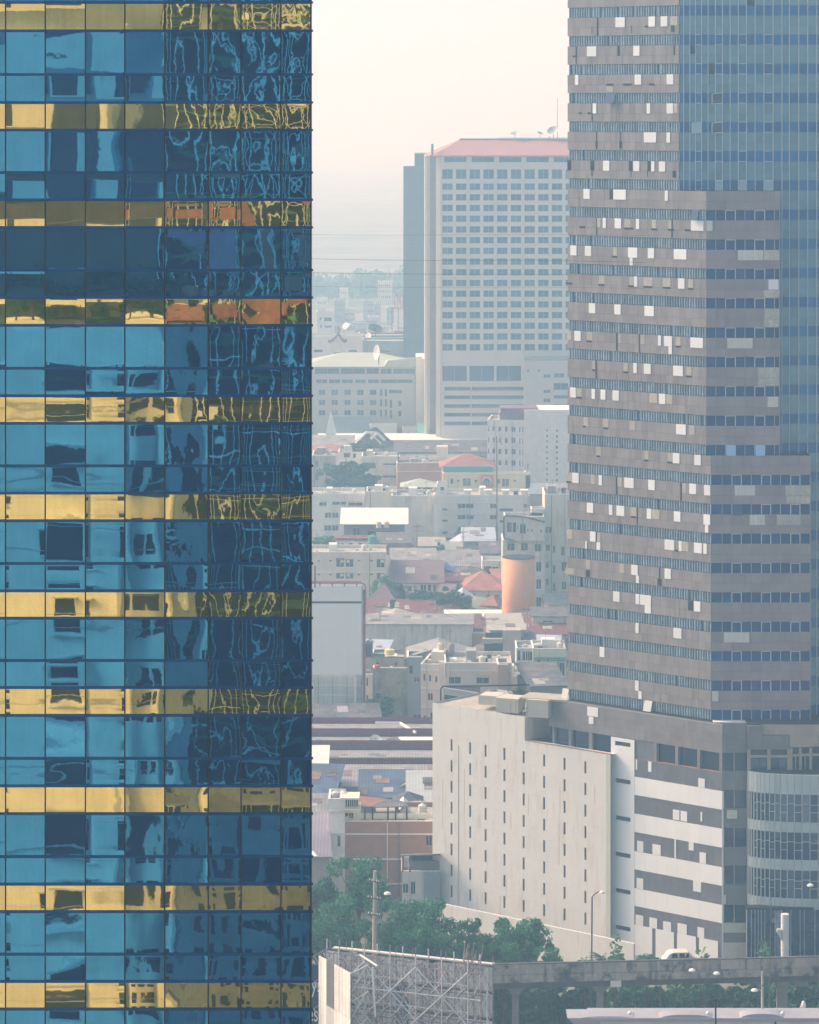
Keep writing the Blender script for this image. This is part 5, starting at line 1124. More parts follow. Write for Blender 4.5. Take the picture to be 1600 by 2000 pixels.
# overhead cables
for i, (ya, yb, r) in enumerate(((504, 507, .020), (531, 534, .020), (457, 458, .012), (558, 560, .012))):
    D = 300; mb = MB(); pts_ = [W(560 + 700 * k / 12, ya + (yb - ya) * k * .24 - 0 + 1.5 * math.sin(k * .52), D + k * .5) for k in range(13)]; mb.path(pts_, r, 4)
    tag(mb.build('overhead_cable', m_pole), ['upper of the two dark cables across the hazy sky', 'lower of the two dark cables across the hazy sky', 'faint topmost cable high in the hazy sky', 'faint lowest cable near the distant trees'][i], 'cable')

# ---- white apartment block left of the concrete tower ----
D = 845.; wn3 = []
for y in (832, 854, 876, 898, 920):
    wn3 += [(953.5, y, 955.3, y + 10), (962, y + .5, 967, y + 10), (974, y + 1, 979, y + 11), (986.5, y + 1, 991.5, y + 11), (999, y + 1, 1007, y + 12), (1014.5, y + 2, 1016.5, y + 13), (1020.5, y + 2, 1022, y + 13)]
ab, af, aw, az, _ = bld('apartment_block', 'white apartment block with rows of small windows beside the concrete tower', 952, 1024, 821, 0, c_white, 14, wn3, D=D, ang=-6)
bl2 = Fr(af.P(aw, 0, 0)[0], af.P(aw, 0, 0)[1], 0); z8 = zt(800, D)
ho = []
for k in range(12):
    for px, w_ in ((1067.5, 2.4), (1086.5, 3.2)): a = bl2.s_of(px); y = 838 + 10.7 * k + (0.5 if px > 1080 else 0); ho.append((a, a + w_ / F * D, zt(y + (5 if k % 2 else 3.6), D), zt(y, D)))
mb = MB(); wall(bl2, mb, .01, bl2.s_of(1125), 0, z8, ho, .3); mb.quad(bl2.P(.01, 0, 0), bl2.P(.01, z8, 0), bl2.P(.01, z8, -14), bl2.P(.01, 0, -14)); mb.quad(bl2.P(.01, z8, 0), bl2.P(bl2.s_of(1125), z8, 0), bl2.P(bl2.s_of(1125), z8, -14), bl2.P(.01, z8, -14)); mb.build('blank_wall', c_white, ab, weld=True)
for h in ho: piece(bl2, 'small_window', w_open, ab, *h, -.3, -.25)
blockp('penthouse', mk('mauve penthouse', (.36, .30, .32)), ab, 976, 1047, 808, 820, D + 2, 8); blockp('penthouse_roof', r_purp, ab, 978, 1050, 797, 806, D + 1, 9)
mb = MB(); mb.hexa(W(974, 809, D), W(1058, 806, D), W(1058, 806, D + 6), W(974, 809, D + 6), W(980, 803, D), W(1050, 797, D), W(1050, 797, D + 6), W(980, 803, D + 6)); mb.build('roof_slope', r_purp, ab)
q = thing('radio_mast', (xt(971, 770), 770, 0), 'thin dark radio mast in front of the white apartment block', 'antenna'); MB().tube((xt(971, 770), 770, 0), W(970.5, 852, 770), .22, .14, 5).build('post', m_pole, q)
for k, px in enumerate((962.5, 967, 975, 979)): MB().tube(W(px, 866 + (k % 2) * 4, 769), W(px, 845 - (k % 2) * 5, 769), .16, k=5).build('antenna_panel', m_pale2, q); 
MB().tube(W(962, 862, 769.5), W(980, 862, 769.5), .08, k=4).build('crossarm', m_pole, q)

# ---- generic houses, far to near ----
B = bld
B('tower_shrine', 'small white spire beside the dark roofed hall', 637, 655, 848, 850, c_white, 4, D=905, roof='hip', rise=6.5, over=.2, rmat=c_white)
B('low_hall', 'dark blue grey hall roof behind the white spire', 655, 720, 846, 0, mk('slate blue wall', (.20, .24, .28)), 10, D=930, roof='ridge', rise=4.2, rmat=mk('slate roof', (.22, .26, .30)))
B('roadside_hall', 'long hall with bright white roof edge across the middle distance', 622, 960, 867, 0, mk('dim wall', (.25, .27, .28)), 9, G(range(640, 940, 24), [871], 14, 6), D=905, roof='shed', rise=1.8, rmat=r_white)
B('white_block', 'white flat building on the long hall behind the grey gable', 722, 775, 833, 0, c_white, 8, [(748, 847, 758, 851), (764, 847, 780, 851)], D=922)
B('rooftop_works', 'jumble of white plant rooms with teal tarpaulin left of the apartment block', 786, 860, 838, 0, c_white, 8, [(792, 845, 800, 852), (812, 846, 822, 852), (842, 847, 852, 853)], D=925)
tp = B('tarpaulin_shed', 'teal tarpaulin shed among the white plant rooms', 818, 860, 846, 0, mk('teal tarpaulin', (.12, .33, .30)), 5, D=918, roof='shed', rise=2, rmat=mk('teal tarpaulin', (.12, .33, .30)))
B('storage_block', 'grey flat block between plant rooms and apartment block', 862, 958, 850, 0, mk('dim grey', (.30, .33, .35)), 10, G(range(870, 950, 22), [858], 12, 5), D=918)
B('long_house', 'row of dark roofs right of the grey gabled house', 750, 960, 884, 0, c_grey, 8, G(range(760, 950, 18), [890], 8, 8), D=885, roof='shed', rise=2.4, rmat=r_dark)
B('garden_hall', 'low hall with red canopies at far left', 600, 662, 884, 0, c_white, 8, [(610, 888, 628, 892), (640, 886, 644, 896), (650, 886, 654, 896)], D=872, roof='shed', rise=1, rmat=r_red)
B('roof_terrace', 'grey sheet roofs behind the red canopies', 600, 690, 872, 0, c_grey, 9, D=890, roof='shed', rise=2, rmat=r_grey)
B('gabled_house', 'grey gabled house with white roof trim', 684, 752, 873, 0, c_grey, 9, [(712, 878, 718, 884), (728, 878, 742, 886)], D=868, ang=-14, roof='gable', rise=4.6, rmat=r_dark)
tb = thing('roof_trim', (xt(720, 866), 866, 20), 'white bargeboards on the grey gabled house', 'roof trim'); mb = MB(); mb.path([W(688, 873, 865), W(716, 844, 865), W(736, 845, 867)], .35, 5); mb.path([W(724, 857, 864), W(737, 846, 864), W(752, 860, 864)], .4, 5); mb.build('bargeboard', c_trim, tb)
B('white_house', 'white house with arched hall and red awning behind the trees', 661, 736, 884, 0, c_white, 8, [(672, 886, 684, 893), (690, 886, 695, 894), (722, 885, 732, 889)], D=850)
B('terrace_house', 'white terraced building with two long slit windows', 707, 776, 892, 0, c_cream, 10, [(708, 903, 734, 916), (712, 928, 734, 940), (748, 905, 774, 908.5), (748, 930, 774, 933)], D=840)
blockp('roof_box', c_white, B('roof_store', 'white store room and low wall left of the red roofed villa', 780, 925, 893, 0, c_white, 5, [(808, 896, 838, 899)], D=862)[0], 853, 875, 872, 891, 861, 3)
B('terracotta_row', 'terracotta walled row behind the green roofed house', 776, 862, 905, 0, c_terra, 8, D=835, ang=4, trim=(921,))
B('yellow_house_row', 'pale yellow house row with small square windows under the red roofed villa', 866, 1036, 925, 0, c_yel, 3, [(880, 935, 885, 945), (892, 936.5, 897, 942), (904, 934, 920, 950), (927, 937, 932, 942), (971, 936, 977, 944), (981, 935, 994, 951), (1003, 937, 1008, 941), (881, 958, 884, 964), (892, 959, 896, 963)], D=812)
B('red_roofed_villa', 'orange villa with red hipped roof and teal awning band', 865, 963, 912, 0, c_orange, 11, [(888, 917, 900, 921)], D=816, roof='hip', rise=2.8, over=.9, rmat=r_red)
vt = thing('teal_awning', (xt(915, 813), 813, 0), 'teal awning band under the red hipped roof', 'awning'); blockp('canvas', mk('teal awning', (.06, .34, .30)), vt, 866, 963, 911, 922, 813.5, .5)
ar = thing('arched_bay', (xt(951, 811), 811, 0), 'rose coloured bay with an arched window', 'bay window'); f = Fr(xt(939, 811), 811, 0); mb = MB(); wall(f, mb, 0, f.s_of(964), 0, zt(927, 811), [(f.s_of(943.5), f.s_of(958), zt(951, 811), zt(941, 811))], .3); mb.build('wall', c_rose, ar, weld=True)
mb = MB(); cxa, cza, ra_ = xt(950.7, 810.9), zt(941, 810.9), 7.2 / F * 811
for i in range(10): a, b = math.pi * i / 10, math.pi * (i + 1) / 10; mb.quad((cxa, 810.9, cza), (cxa + ra_ * math.cos(a), 810.9, cza + ra_ * math.sin(a)), (cxa + ra_ * math.cos(b), 810.9, cza + ra_ * math.sin(b)))
mb.build('fanlight', w_gl, ar, weld=True); mb = MB(); mb.path([(cxa + (ra_ + .15) * math.cos(math.pi * i / 12), 810.85, cza + (ra_ + .15) * math.sin(math.pi * i / 12)) for i in range(13)], .16, 4); mb.build('arch_trim', c_trim, ar); piece(f, 'window', w_gl, ar, f.s_of(943.5), f.s_of(958), zt(951, 811), zt(941, 811), -.3, -.25)
for k in range(4): piece(f, 'glazing_bar', c_trim, ar, f.s_of(945.6 + 3.4 * k), f.s_of(946.2 + 3.4 * k), zt(951, 811), zt(941.2, 811), -.25, -.2)
B('rose_house', 'rose pink end house beside the apartment block', 1027, 1036, 928, 0, c_rose, 9, D=812)
B('concrete_terrace', 'weathered flat block left behind the dark trees', 610, 655, 890, 0, mk('grey mauve', (.44, .42, .41), stain=.5), 12, [(616, 900, 622, 912), (616, 925, 622, 938)], D=832)
# hotel-like white long block
ws = G([894.5, 910.5], [984, 1006, 1029], 14.5, 9) + G([957.5], [984, 1006, 1029], 14.5, 9) + [(976, 993, 1002, 999), (976, 1016, 986, 1021)] + G([864], [993, 1015, 1038], 10, 4.5) + [(1021, 984, 1053, 992)]
lb, lbf, lbw, lbz, _ = B('long_white_block', 'long white block with paired windows and roof air conditioners', 853, 1100, 968, 1068, c_white, 13, ws, D=783, trim=(982, 1003, 1026))
for i, px in enumerate((907, 947, 981, 1018)): t = thing('roof_unit', W(px, 965, 785), ['first', 'second', 'third', 'fourth'][i] + ' roof box from the left on the long white block', 'roof unit', 'boxes on the long white roof'); blockp('casing', c_white, t, px, px + 13, 960, 967, 784, 2); blockp('cover', c_trim, t, px - 1, px + 14.5, 957.5, 959.9, 783.7, 2.6)
B('left_white_block', 'white block with paired dark windows at the left edge of the gap', 598, 712, 965, 1068, c_white, 12, [(624, 981, 637, 988), (649, 980, 664, 986), (666, 980, 676, 986), (681, 981, 708, 989), (635, 1001, 647, 1012), (649, 1001, 661, 1012), (634, 1026, 647, 1037), (649, 1026, 661, 1037)], D=775, trim=(1024,))
for i, px in enumerate((639, 653)): dish(px, 958, 790, .8, ['left', 'right'][i] + ' one of two small white dishes on the left white block', tilt=(0, -.2, 1))
B('tall_beige_wall', 'blank beige block right of the left white block', 716, 775, 961, 1068, c_cream, 10, [(735, 1001, 766, 1008)], D=772)
B('green_roofed_house', 'beige rooftop house with pale green roof and veranda', 787, 853, 951, 0, c_cream, 8, [(794, 952, 812, 962), (815, 952, 822, 962), (826, 952, 844, 962)], D=790, roof='hip', rise=1.6, over=.7, rmat=r_green)
B('square_window_house', 'white annexe with a single square window', 854, 873, 946, 0, c_white, 6, [(860, 951, 867.5, 958)], D=788)
B('plain_grey_block', 'plain streaked grey white block below the green roofed house', 765, 850, 969, 1068, c_stain, 12, D=768); B('party_wall', 'narrow white party wall beside the plain streaked block', 848, 857, 967, 1062, c_white, 4, D=764)
# stained tower and its signs
D = 690.; st, sf, sw_, sz, _ = B('stained_tower', 'tall stained cream tower with rust streaks beside the concrete tower', 1064, 1125, 966, 1225, mk('rust streaked wall', (.66, .63, .52), stain=1.0, stain_col=(.40, .30, .18)), 12, [(1066, 1029, 1077, 1042)] + G([1066.5], [1064], 8, 12) + [(1080, 1066, 1085, 1080), (1096, 1068, 1103, 1085)] + G([1080], [1104, 1139, 1174], 5, 16) + G([1066], [1097, 1131, 1166], 6, 12) + G([1098], [1100, 1136, 1172], 8, 16), D=D)
wa_, waf, _, _, _ = B('white_walkup', 'white walk-up block with narrow windows behind the orange tank', 982, 1064, 1056, 1222, c_stain, 10, [(991, 1060, 1005, 1076), (1018, 1060, 1031, 1076), (1045, 1062, 1057, 1078), (1048, 1097, 1057, 1117), (1048, 1131, 1057, 1151), (1048, 1166, 1057, 1186)], D=682, wm=w_open)
ph, _, _, _, _ = B('rooftop_house', 'white rooftop house with dark windows on the walk-up block', 986, 1063, 1010, 1054, c_stain, 7, [(991, 1020, 1001, 1040), (1002.5, 1021, 1008, 1040), (1011, 1026, 1012.5, 1036), (1016, 1025, 1027, 1043), (1030, 1033, 1032.5, 1038), (1038, 1033, 1040, 1039), (1056, 1034, 1058, 1041)], D=681, ang=0, zb=zt(1056, 681), wm=w_open)
mb = MB(); mb.path([W(984.5, 1052, 680), W(984.5, 1010, 680), W(987, 1007.5, 680), W(1028, 1010, 680), W(1064, 1020, 680)], .16); mb.path([W(984, 1052, 680), W(1006, 1055, 680)], .12); tag(mb.build('black_pipe', m_mull), 'black pipe framing the rooftop house', 'pipe')
B('pale_water_hut', 'pale translucent hut behind the rooftop house', 1038, 1064, 995, 1020, mk('pale hut', (.55, .60, .58)), 4, D=688, zb=12)
q = thing('pipe_stack', (xt(1034, 684), 684, 10), 'pale pipes and ladder rising beside the translucent hut', 'pipe'); MB().tube(W(1034, 1016, 684), W(1034, 968, 684), .22, k=6).build('pipe', m_cpole, q); MB().tube(W(1023, 1010, 684), W(1023, 966, 684), .10, k=6).build('ladder_rail', m_cpole, q); MB().tube(W(1030, 990, 684), W(1030, 964, 684), .10, k=6).build('ladder_rail', m_cpole, q)
B('slate_roofed_house', 'slate roofed house against the white apartment block', 1036, 1120, 966, 0, c_grey, 8, D=770, ang=-5, roof='shed', rise=1.6, rmat=mk('slate roof', (.22, .26, .30)))
# orange tank
D = 655.; ot2 = thing('orange_tank', (xt(1014.5, D), D, 0), 'tall orange cylindrical tank in front of the white walk-up block', 'tank'); m_or = mk('faded orange paint', (.80, .38, .19), var=.08, scale=.8, patch=((.66, .40, .26), .5, .4)); rr_ = 32.5 / F * D
MB().lathe((xt(1014.5, D), D + rr_, 0), [(rr_, 0), (rr_, zt(1093, D))], 40).build('barrel', m_or, ot2, smooth=False); mb = MB(); mb.lathe((xt(1014.5, D), D + rr_, zt(1093, D)), [(rr_ * 1.01, 0.01), (rr_ * 1.01, .16)], 40); mb.build('rim', m_mull, ot2)
for p in ot2.children[0].data.polygons: p.use_smooth = len(p.vertices) == 4
MB().tube((xt(982, D), D + rr_ * .9, 0), W(981, 1092, D + rr_ * .9), .10, k=6).build('downpipe', m_pale2, ot2)
# middle band
sh, _, _, _, _ = B('white_roofed_workshop', 'dark open workshop with bright white sheet roof', 672, 790, 1024, 1090, mk('dim blue wall', (.16, .18, .22)), 11, [(690, 1030, 702, 1046), (718, 1036, 768, 1060)], D=738, roof='shed', rise=2.1, over=.9, rmat=r_white, wm=w_open)
for i, px in enumerate((740, 755)): tank(px, 1031, 733, .6, 1.3, c_beige, ['left', 'right'][i] + ' of two beige tanks on the white roofed workshop', 'beige tanks on the workshop')
B('veranda_house', 'white veranda house with columns below the white roofed workshop', 656, 722, 1056, 1090, c_white, 8, [(660, 1060, 664, 1072), (667, 1060, 671, 1072), (681, 1060, 689, 1072), (700, 1060, 708, 1072)], D=728, roof='shedback', rise=.4, rmat=r_maroon)
B('terrace_house', 'small white terrace room with statues above the veranda house', 682, 722, 1034, 1054, c_white, 6, [(688, 1036, 694, 1048), (696, 1036, 704, 1048)], D=740)
tank(728, 1065, 722, 1.0, 2.0, mk('green tank', (.05, .30, .25)), 'dark green water tank on the workshop wall')
B('rough_brick_house', 'rough mauve brick house right of the green tank', 738, 800, 1062, 1115, mk('mauve brick', (.24, .20, .24), var=.25), 9, [(745, 1074, 755, 1084)], D=720, roof='shed', rise=1.2, rmat=r_dark)
B('cream_cottage', 'small cream cottage with two narrow windows', 818, 868, 1068, 1092, c_cream, 8, [(822, 1070, 825, 1078), (828, 1070, 831, 1078), (842, 1071, 853, 1079)], D=748, roof='shed', rise=1.0, rmat=c_slab)
B('blue_white_shed', 'grey shed with pale blue white roof', 888, 940, 1068, 1094, mk('pale grey shed', (.45, .46, .46)), 9, [(918, 1063, 922, 1065), (930, 1063, 934, 1065)], D=746, ang=6, roof='gable', rise=2.2, rmat=r_lblue)
B('blue_roof_annexe', 'annexe under the long pale blue roof', 905, 966, 1058, 1090, c_grey, 9, [(918, 1062, 922, 1064.5), (930, 1062, 934, 1064.5)], D=742, roof='shed', rise=1.9, rmat=r_lblue)
B('green_grey_shed', 'grey green shed roof with white verge behind the cottage', 858, 918, 1084, 1100, c_grey, 8, D=738, roof='shed', rise=1.8, rmat=mk('grey green roof', (.32, .36, .34)))
B('shack', 'shack with dark open bay left of the stained tower', 940, 984, 1082, 1100, c_grey, 8, [(962, 1077, 973, 1090)], D=725, roof='shed', rise=1.6, rmat=r_dark, wm=w_open)
B('stall_house', 'low white house with balcony left of the walk-up block', 942, 984, 1096, 1130, c_white, 7, [(946, 1106, 960, 1122), (962, 1107, 974, 1122)], D=712, wm=w_open)
B('factory_house', 'long dark roofed house with a strip of windows', 766, 848, 1100, 1150, c_cream, 10, G([768 + 6.4 * i for i in range(12)], [1104], 5, 9), D=702, roof='shed', rise=1.7, over=.6, rmat=r_grey)
B('lower_factory', 'lower house with mauve roof and shuttered windows', 770, 862, 1139, 1168, c_cream, 9, [(790, 1144, 804, 1156), (808, 1143, 814, 1156), (822, 1142, 832, 1155), (836, 1142, 842, 1155), (846, 1142, 852, 1155)], D=690, roof='shed', rise=3.4, over=.7, rmat=r_purp)
B('grey_roof_row', 'row of broad grey roofs left of the shack', 852, 942, 1107, 1130, c_cream, 9, [(858, 1110, 864, 1114)], D=720, roof='shed', rise=2.3, rmat=r_grey)
B('blue_tarp_house', 'small house under a blue tarpaulin roof', 848, 890, 1122, 1140, c_white, 7, [(868, 1122, 881, 1130)], D=708, roof='gable', rise=1.8, rmat=r_blue, wm=w_open)
B('dark_hip_house', 'dark hipped roof between blue tarpaulin and pink villa', 888, 950, 1124, 1145, c_cream, 8, D=706, roof='hip', rise=1.6, rmat=r_dark)
B('long_low_house', 'low orange walled house behind the bushes', 860, 920, 1137, 1150, c_terra, 6, D=697, roof='shed', rise=1, rmat=r_maroon)
B('pink_villa', 'cream villa with pink red hipped roof', 907, 980, 1152, 1185, c_cream, 12, [(919, 1160, 922, 1170), (925, 1160, 928, 1170), (950, 1162, 976, 1165)], D=688, roof='hip', rise=3.2, over=1.0, rmat=r_red, trim=(1157,))
B('grey_hip_house', 'grey hipped roof in front of the pink roofed villa', 897, 978, 1188, 1215, mk('dark mixed wall', (.20, .22, .22)), 9, [(934, 1190, 940, 1204)], D=668, roof='hip', rise=1.7, over=.8, rmat=mk('olive grey roof', (.27, .27, .24), rib=(3, 'X'), ribw=.2))
bt, bf, _, _, _ = B('beige_apartment', 'beige apartment block with air conditioners left of the mauve house', 596, 754, 1079, 1180, c_beige, 11, G([620, 643, 699, 723], [1094, 1121], 5, 3) + [(657, 1092, 672, 1108), (675.5, 1092, 690, 1108), (736, 1092, 751, 1109), (657, 1119, 672, 1131), (675.5, 1119, 690, 1131), (736, 1119, 751, 1133)], D=692, trim=(1117,))
for x_, y_ in ((665, 1094), (677, 1094), (744, 1094), (665, 1121), (678, 1121), (744, 1121)): blockp('air_conditioner', c_ac, bt, x_, x_ + 6, y_, y_ + 5, 691.8, .4)
mb = MB(); e1_ = bf.P(bf.s_of(754), 0, 0); D = 692; mb.hexa(W(754.2, 1180, D), W(772, 1180, D + 8), W(772, 1180, D + 9), W(754.2, 1180, D + 9), W(754.2, 1080, D), W(765, 1092, D + 8), W(765, 1092, D + 9), W(754.2, 1080, D + 9)); mb.build('gable_wall', c_pink, bt)
B('mauve_house', 'white gabled house with sloping mauve roof', 712, 775, 1178, 1200, c_white, 8, [(745, 1173, 753, 1182), (757, 1164, 762, 1176), (767, 1164, 771, 1176)], D=670, ang=-10, roof='hip', rise=3.6, rmat=r_purp)
B('maroon_long_roof', 'long maroon tiled roof with bright white ridge', 704, 894, 1205, 1225, c_cream, 10, [(845, 1208, 870, 1214)], D=660, roof='shed', rise=1.9, over=.5, rmat=r_maroon)
t = thing('ridge_coping', (xt(800, 668), 668, 0), 'bright white ridge capping over the maroon roof', 'roof trim'); mb = MB(); mb.path([W(706, 1184.5, 668), W(878, 1184.5, 668), W(896, 1206, 661)], .28, 5); mb.build('coping', c_trim, t)
B('long_white_gallery', 'long gallery with white roof edge and dark openings', 873, 1000, 1209, 1235, mk('dim blue wall', (.16, .18, .22)), 8, [(880, 1213, 955, 1221)], D=655, roof='shed', rise=.4, over=.5, rmat=r_white, wm=w_open)
B('second_maroon_roof', 'orange walled building with maroon roof right of the gallery', 922, 1105, 1240, 1290, c_terra, 9, [(1060, 1252, 1083, 1258), (1040, 1254, 1052, 1260)], D=634, roof='shed', rise=1.9, over=.5, rmat=r_maroon)
t = thing('ridge_coping', (xt(1000, 642), 642, 0), 'white ridge capping over the maroon roof near the orange tank', 'roof trim'); mb = MB(); mb.path([W(905, 1220.5, 641), W(1104, 1225, 641)], .26, 5); mb.build('coping', c_trim, t)
B('corner_shophouse', 'pale shophouse with maroon shutter right of the orange tank', 1040, 1105, 1205, 1230, c_beige, 7, [(1061, 1212, 1079, 1221)], D=640, roof='shed', rise=.7, rmat=r_dark, wm=mk('maroon shutter', (.22, .07, .12)))
B('curved_shed', 'small dark teal vaulted shed left of the orange tank foot', 958, 994, 1211, 1225, mk('dark teal shed', (.08, .15, .18)), 5, D=648, roof='hip', rise=1.0, rmat=mk('dark teal shed', (.08, .15, .18)))
B('grey_gable_roof', 'low grey roof with cream gable behind the stained long wall', 700, 835, 1222, 1240, c_cream, 10, D=634, ang=-3, roof='gable', rise=1.9, rmat=mk('pale fibre roof', (.40, .40, .36)))
B('stained_long_wall', 'long mould streaked white wall', 704, 922, 1220, 1292, c_stain, 9, D=620, ang=-1, roof='shed', rise=.5, rmat=r_grey)
B('orange_end_wall', 'orange end wall right of the mould streaked wall', 922.5, 945, 1237, 1290, c_terra, 6, D=621)
sk, _, _, _, _ = B('grey_shanty', 'grey stacked shanty with balconies below the orange tank', 958, 1024, 1232, 1300, c_grey, 9, [(991, 1234, 1009, 1238), (985, 1258, 990, 1262)], D=606, ang=4, roof='shed', rise=1.6, rmat=mk('pale fibre roof', (.40, .40, .36)))
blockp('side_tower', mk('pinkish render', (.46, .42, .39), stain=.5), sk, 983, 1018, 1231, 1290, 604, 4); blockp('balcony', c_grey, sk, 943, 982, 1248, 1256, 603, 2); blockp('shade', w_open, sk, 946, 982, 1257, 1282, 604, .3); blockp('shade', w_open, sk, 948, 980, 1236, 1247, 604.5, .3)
B('tin_shanty', 'tin patched shanty right of the grey shanty', 1024, 1045, 1262, 1300, c_grey, 7, [(1000, 1270, 1010, 1300)], D=602, roof='shed', rise=1.2, rmat=r_dark)
B('pale_blue_house', 'pale blue house with two dark glazed openings', 1009, 1044, 1267, 1330, c_blue, 8, [(1011, 1271, 1016.5, 1290), (1021, 1272, 1040, 1291), (1029, 1307, 1040, 1325)], D=590, wm=w_open)
lh, lfh, _, _, _ = B('lime_house', 'pale lime house with teal balcony trim', 1041, 1106, 1268, 1335, c_lime, 9, [(1050, 1288, 1056, 1308), (1059, 1292, 1066, 1308), (1074, 1292, 1086, 1312), (1093, 1293, 1103, 1322), (1049, 1328, 1055, 1334)], D=588)
for y in (1285, 1289, 1324): z_ = zt(y, 588); piece(Fr(xt(1041, 588), 588, 0), 'teal_rail', c_teal, lh, .05, 5.9, z_ - .08, z_ + .08, .01, .3)
for px in (1069.5, 1089): z_ = 0; piece(Fr(xt(1041, 588), 588, 0), 'teal_post', c_teal, lh, xt(px, 588) - xt(1041, 588), xt(px + 1.6, 588) - xt(1041, 588), zt(1333, 588), zt(1286, 588), .31, .5)
tank(1047, 1268, 592, .7, .9, c_ac, 'white tank on the roof of the lime house'); 
B('pinkish_roof_deck', 'low pink roof deck behind the cream block', 960, 1042, 1322, 1345, c_pink, 8, D=560)
B('dark_grey_hall', 'dark grey roof right behind the roof huts', 1035, 1106, 1342, 1370, mk('dark mixed wall', (.20, .22, .22)), 12, D=540, ang=8, roof='shed', rise=1.8, rmat=r_dark)
# weathered block and pink block
mo, mf, _, mz, _ = B('mossy_block', 'mossy concrete block with blank patched wall', 729, 808, 1305, 1420, c_moss, 10, [], D=562, ang=-2)
B('mossy_rooftop_room', 'grey rooftop room on the mossy block', 712, 790, 1285, 1310, c_grey, 7, [(735, 1294, 740, 1304), (772, 1292, 776, 1306)], D=565, zb=zt(1312, 565), rmat=r_dark)
B('pale_side_wing', 'pale side wing with narrow windows left of the mossy block', 706, 728, 1318, 1420, c_cream, 8, [(709.5, 1322, 711.5, 1338), (716, 1323, 719, 1340), (709.5, 1357, 711.5, 1372), (716, 1358, 719, 1373), (709.5, 1392, 711.5, 1404), (716, 1392, 719, 1404)], D=560)
tank(761, 1279, 566, .85, .95, mk('yellow tank', (.72, .68, .28)), 'pale yellow round tank on the mossy block'); tank(737, 1306, 558, .5, .6, mk('red tank', (.60, .10, .10)), 'small red tank on the mossy block')
gz = thing('lantern_kiosk', (xt(719, 568), 568, 0), 'narrow glazed kiosk with pointed roof', 'kiosk'); f = Fr(xt(711, 568), 568, 0); MB().box(xt(711, 568), xt(728, 568), 568, 569.5, zt(1286, 568), zt(1256, 568)).build('glass_box', w_gl, gz); roofmesh(f, f.s_of(728), 1.5, zt(1256, 568), 'gable', .8, .15).build('roof', r_purp, gz)
for px in (711, 719, 727): MB().tube(W(px, 1286, 567.9), W(px, 1256, 567.9), .06, k=4).build('mullion', m_pole, gz)
B('green_shed', 'teal sheeted lean-to beside the yellow tank', 728, 758, 1277, 1286, mk('teal tarpaulin', (.12, .33, .30)), 4, D=569, zb=8)
gr, _, _, _, _ = B('grey_low_roof', 'grey sloping roof with white post behind the pink block', 797, 918, 1284, 1310, c_stain, 10, D=560, ang=0, roof='gable', rise=1.7, rmat=r_grey)
for i, px in enumerate((861, 882)): tank(px, 1277, 556, .55, 1.7, c_beige if i == 0 else c_slab, ['beige', 'grey'][i] + ' upright tank on the grey sloping roof')
q = thing('antenna_mast', (xt(879, 552), 552, 8), 'tall television aerial above the pink block', 'antenna'); MB().tube(W(879, 1300, 552), W(879, 1226, 552), .05, k=5).build('post', m_pole, q); MB().tube(W(873, 1233, 552), W(885, 1233, 552), .04, k=4).build('crossarm', m_pole, q)
pk2, pf, _, _, _ = B('pink_block', 'pale pink block with dark windows behind the cream slab', 869, 1000, 1296, 1420, c_pink, 11, [(877, 1322, 900, 1336), (931, 1322, 955, 1336)], D=545, ang=0, wm=w_open, trim=(1310,))
B('pink_wing', 'pale pink side wing with three small windows', 822, 868.5, 1298, 1420, c_pink, 11, [(827, 1317, 831, 1330), (838, 1319, 842, 1331), (850, 1321, 854, 1333), (836, 1354, 845, 1369), (827, 1398, 832, 1403), (835, 1400, 838, 1404), (841, 1392, 846, 1406)], D=549, ang=-9, wm=w_open, trim=(1308, 1344, 1381))
B('blue_gap_wall', 'blue grey recessed block between the mossy and pink blocks', 796, 824, 1284, 1420, mk('dull blue wall', (.22, .27, .30)), 6, [(800, 1300, 806, 1316), (810, 1322, 818, 1334), (808, 1395, 822, 1412)], D=556, wm=w_open)
for i, (px, py) in enumerate(((885, 1288), (912, 1291))): dish(px, py, 550, .65, ['left', 'right'][i] + ' flat white dish on the pink block roof', tilt=(0, -.12, 1))
pt_ = thing('steel_gantry', (xt(862, 541), 541, 10), 'pale steel gantry fixed on the pink block', 'gantry')
for px in (859, 864, 871): MB().tube(W(px, 1325, 541), W(px, 1296, 541), .07, k=4).build('post', m_pole if px == 871 else m_pale2, pt_)
for y in (1297, 1308, 1318): MB().tube(W(859, y, 541), W(871, y + 1, 541), .05, k=4).build('rail', m_pale2, pt_)
B('yellow_wing', 'peach wing right of the pink block', 972, 992, 1299, 1345, c_terra, 6, D=543)
# ---- big white hoarding with scaffold foot ----
D = 556.; bb_ = thing('white_hoarding', (xt(655, D), D, 0), 'tall blank white hoarding with a slot and a scaffolded foot', 'billboard')
m_bw = mk('pale green white sheet', (.86, .89, .87), var=.03, scale=.3, stain=.15, stain_col=(.5, .52, .48)); fb2 = Fr(xt(592, D), D, 0); sx = fb2.s_of
sl_ = (sx(618), sx(700), zt(1179, D), zt(1174.5, D)); zz0, zz1 = zt(1318, D), zt(1143, D)
for i in range(6):
    a, b = sx(592) + (sx(706) - sx(592)) * i / 6, sx(592) + (sx(706) - sx(592)) * (i + 1) / 6
    piece(fb2, 'sheet', m_bw, bb_, a + .005, b - .005, zz0, sl_[2], -.3, 0); piece(fb2, 'sheet', m_bw, bb_, a + .005, b - .005, sl_[3], zz1, -.3, 0)
    piece(fb2, 'lower_sheet', mk('dim scaffold sheet', (.50, .56, .57), var=.08), bb_, a + .005, b - .005, 1.0, zz0 - .02, -1.6, -1.4)
piece(fb2, 'slot', w_open, bb_, 0, sx(706), sl_[2] - .1, sl_[3] + .1, -.6, -.35)
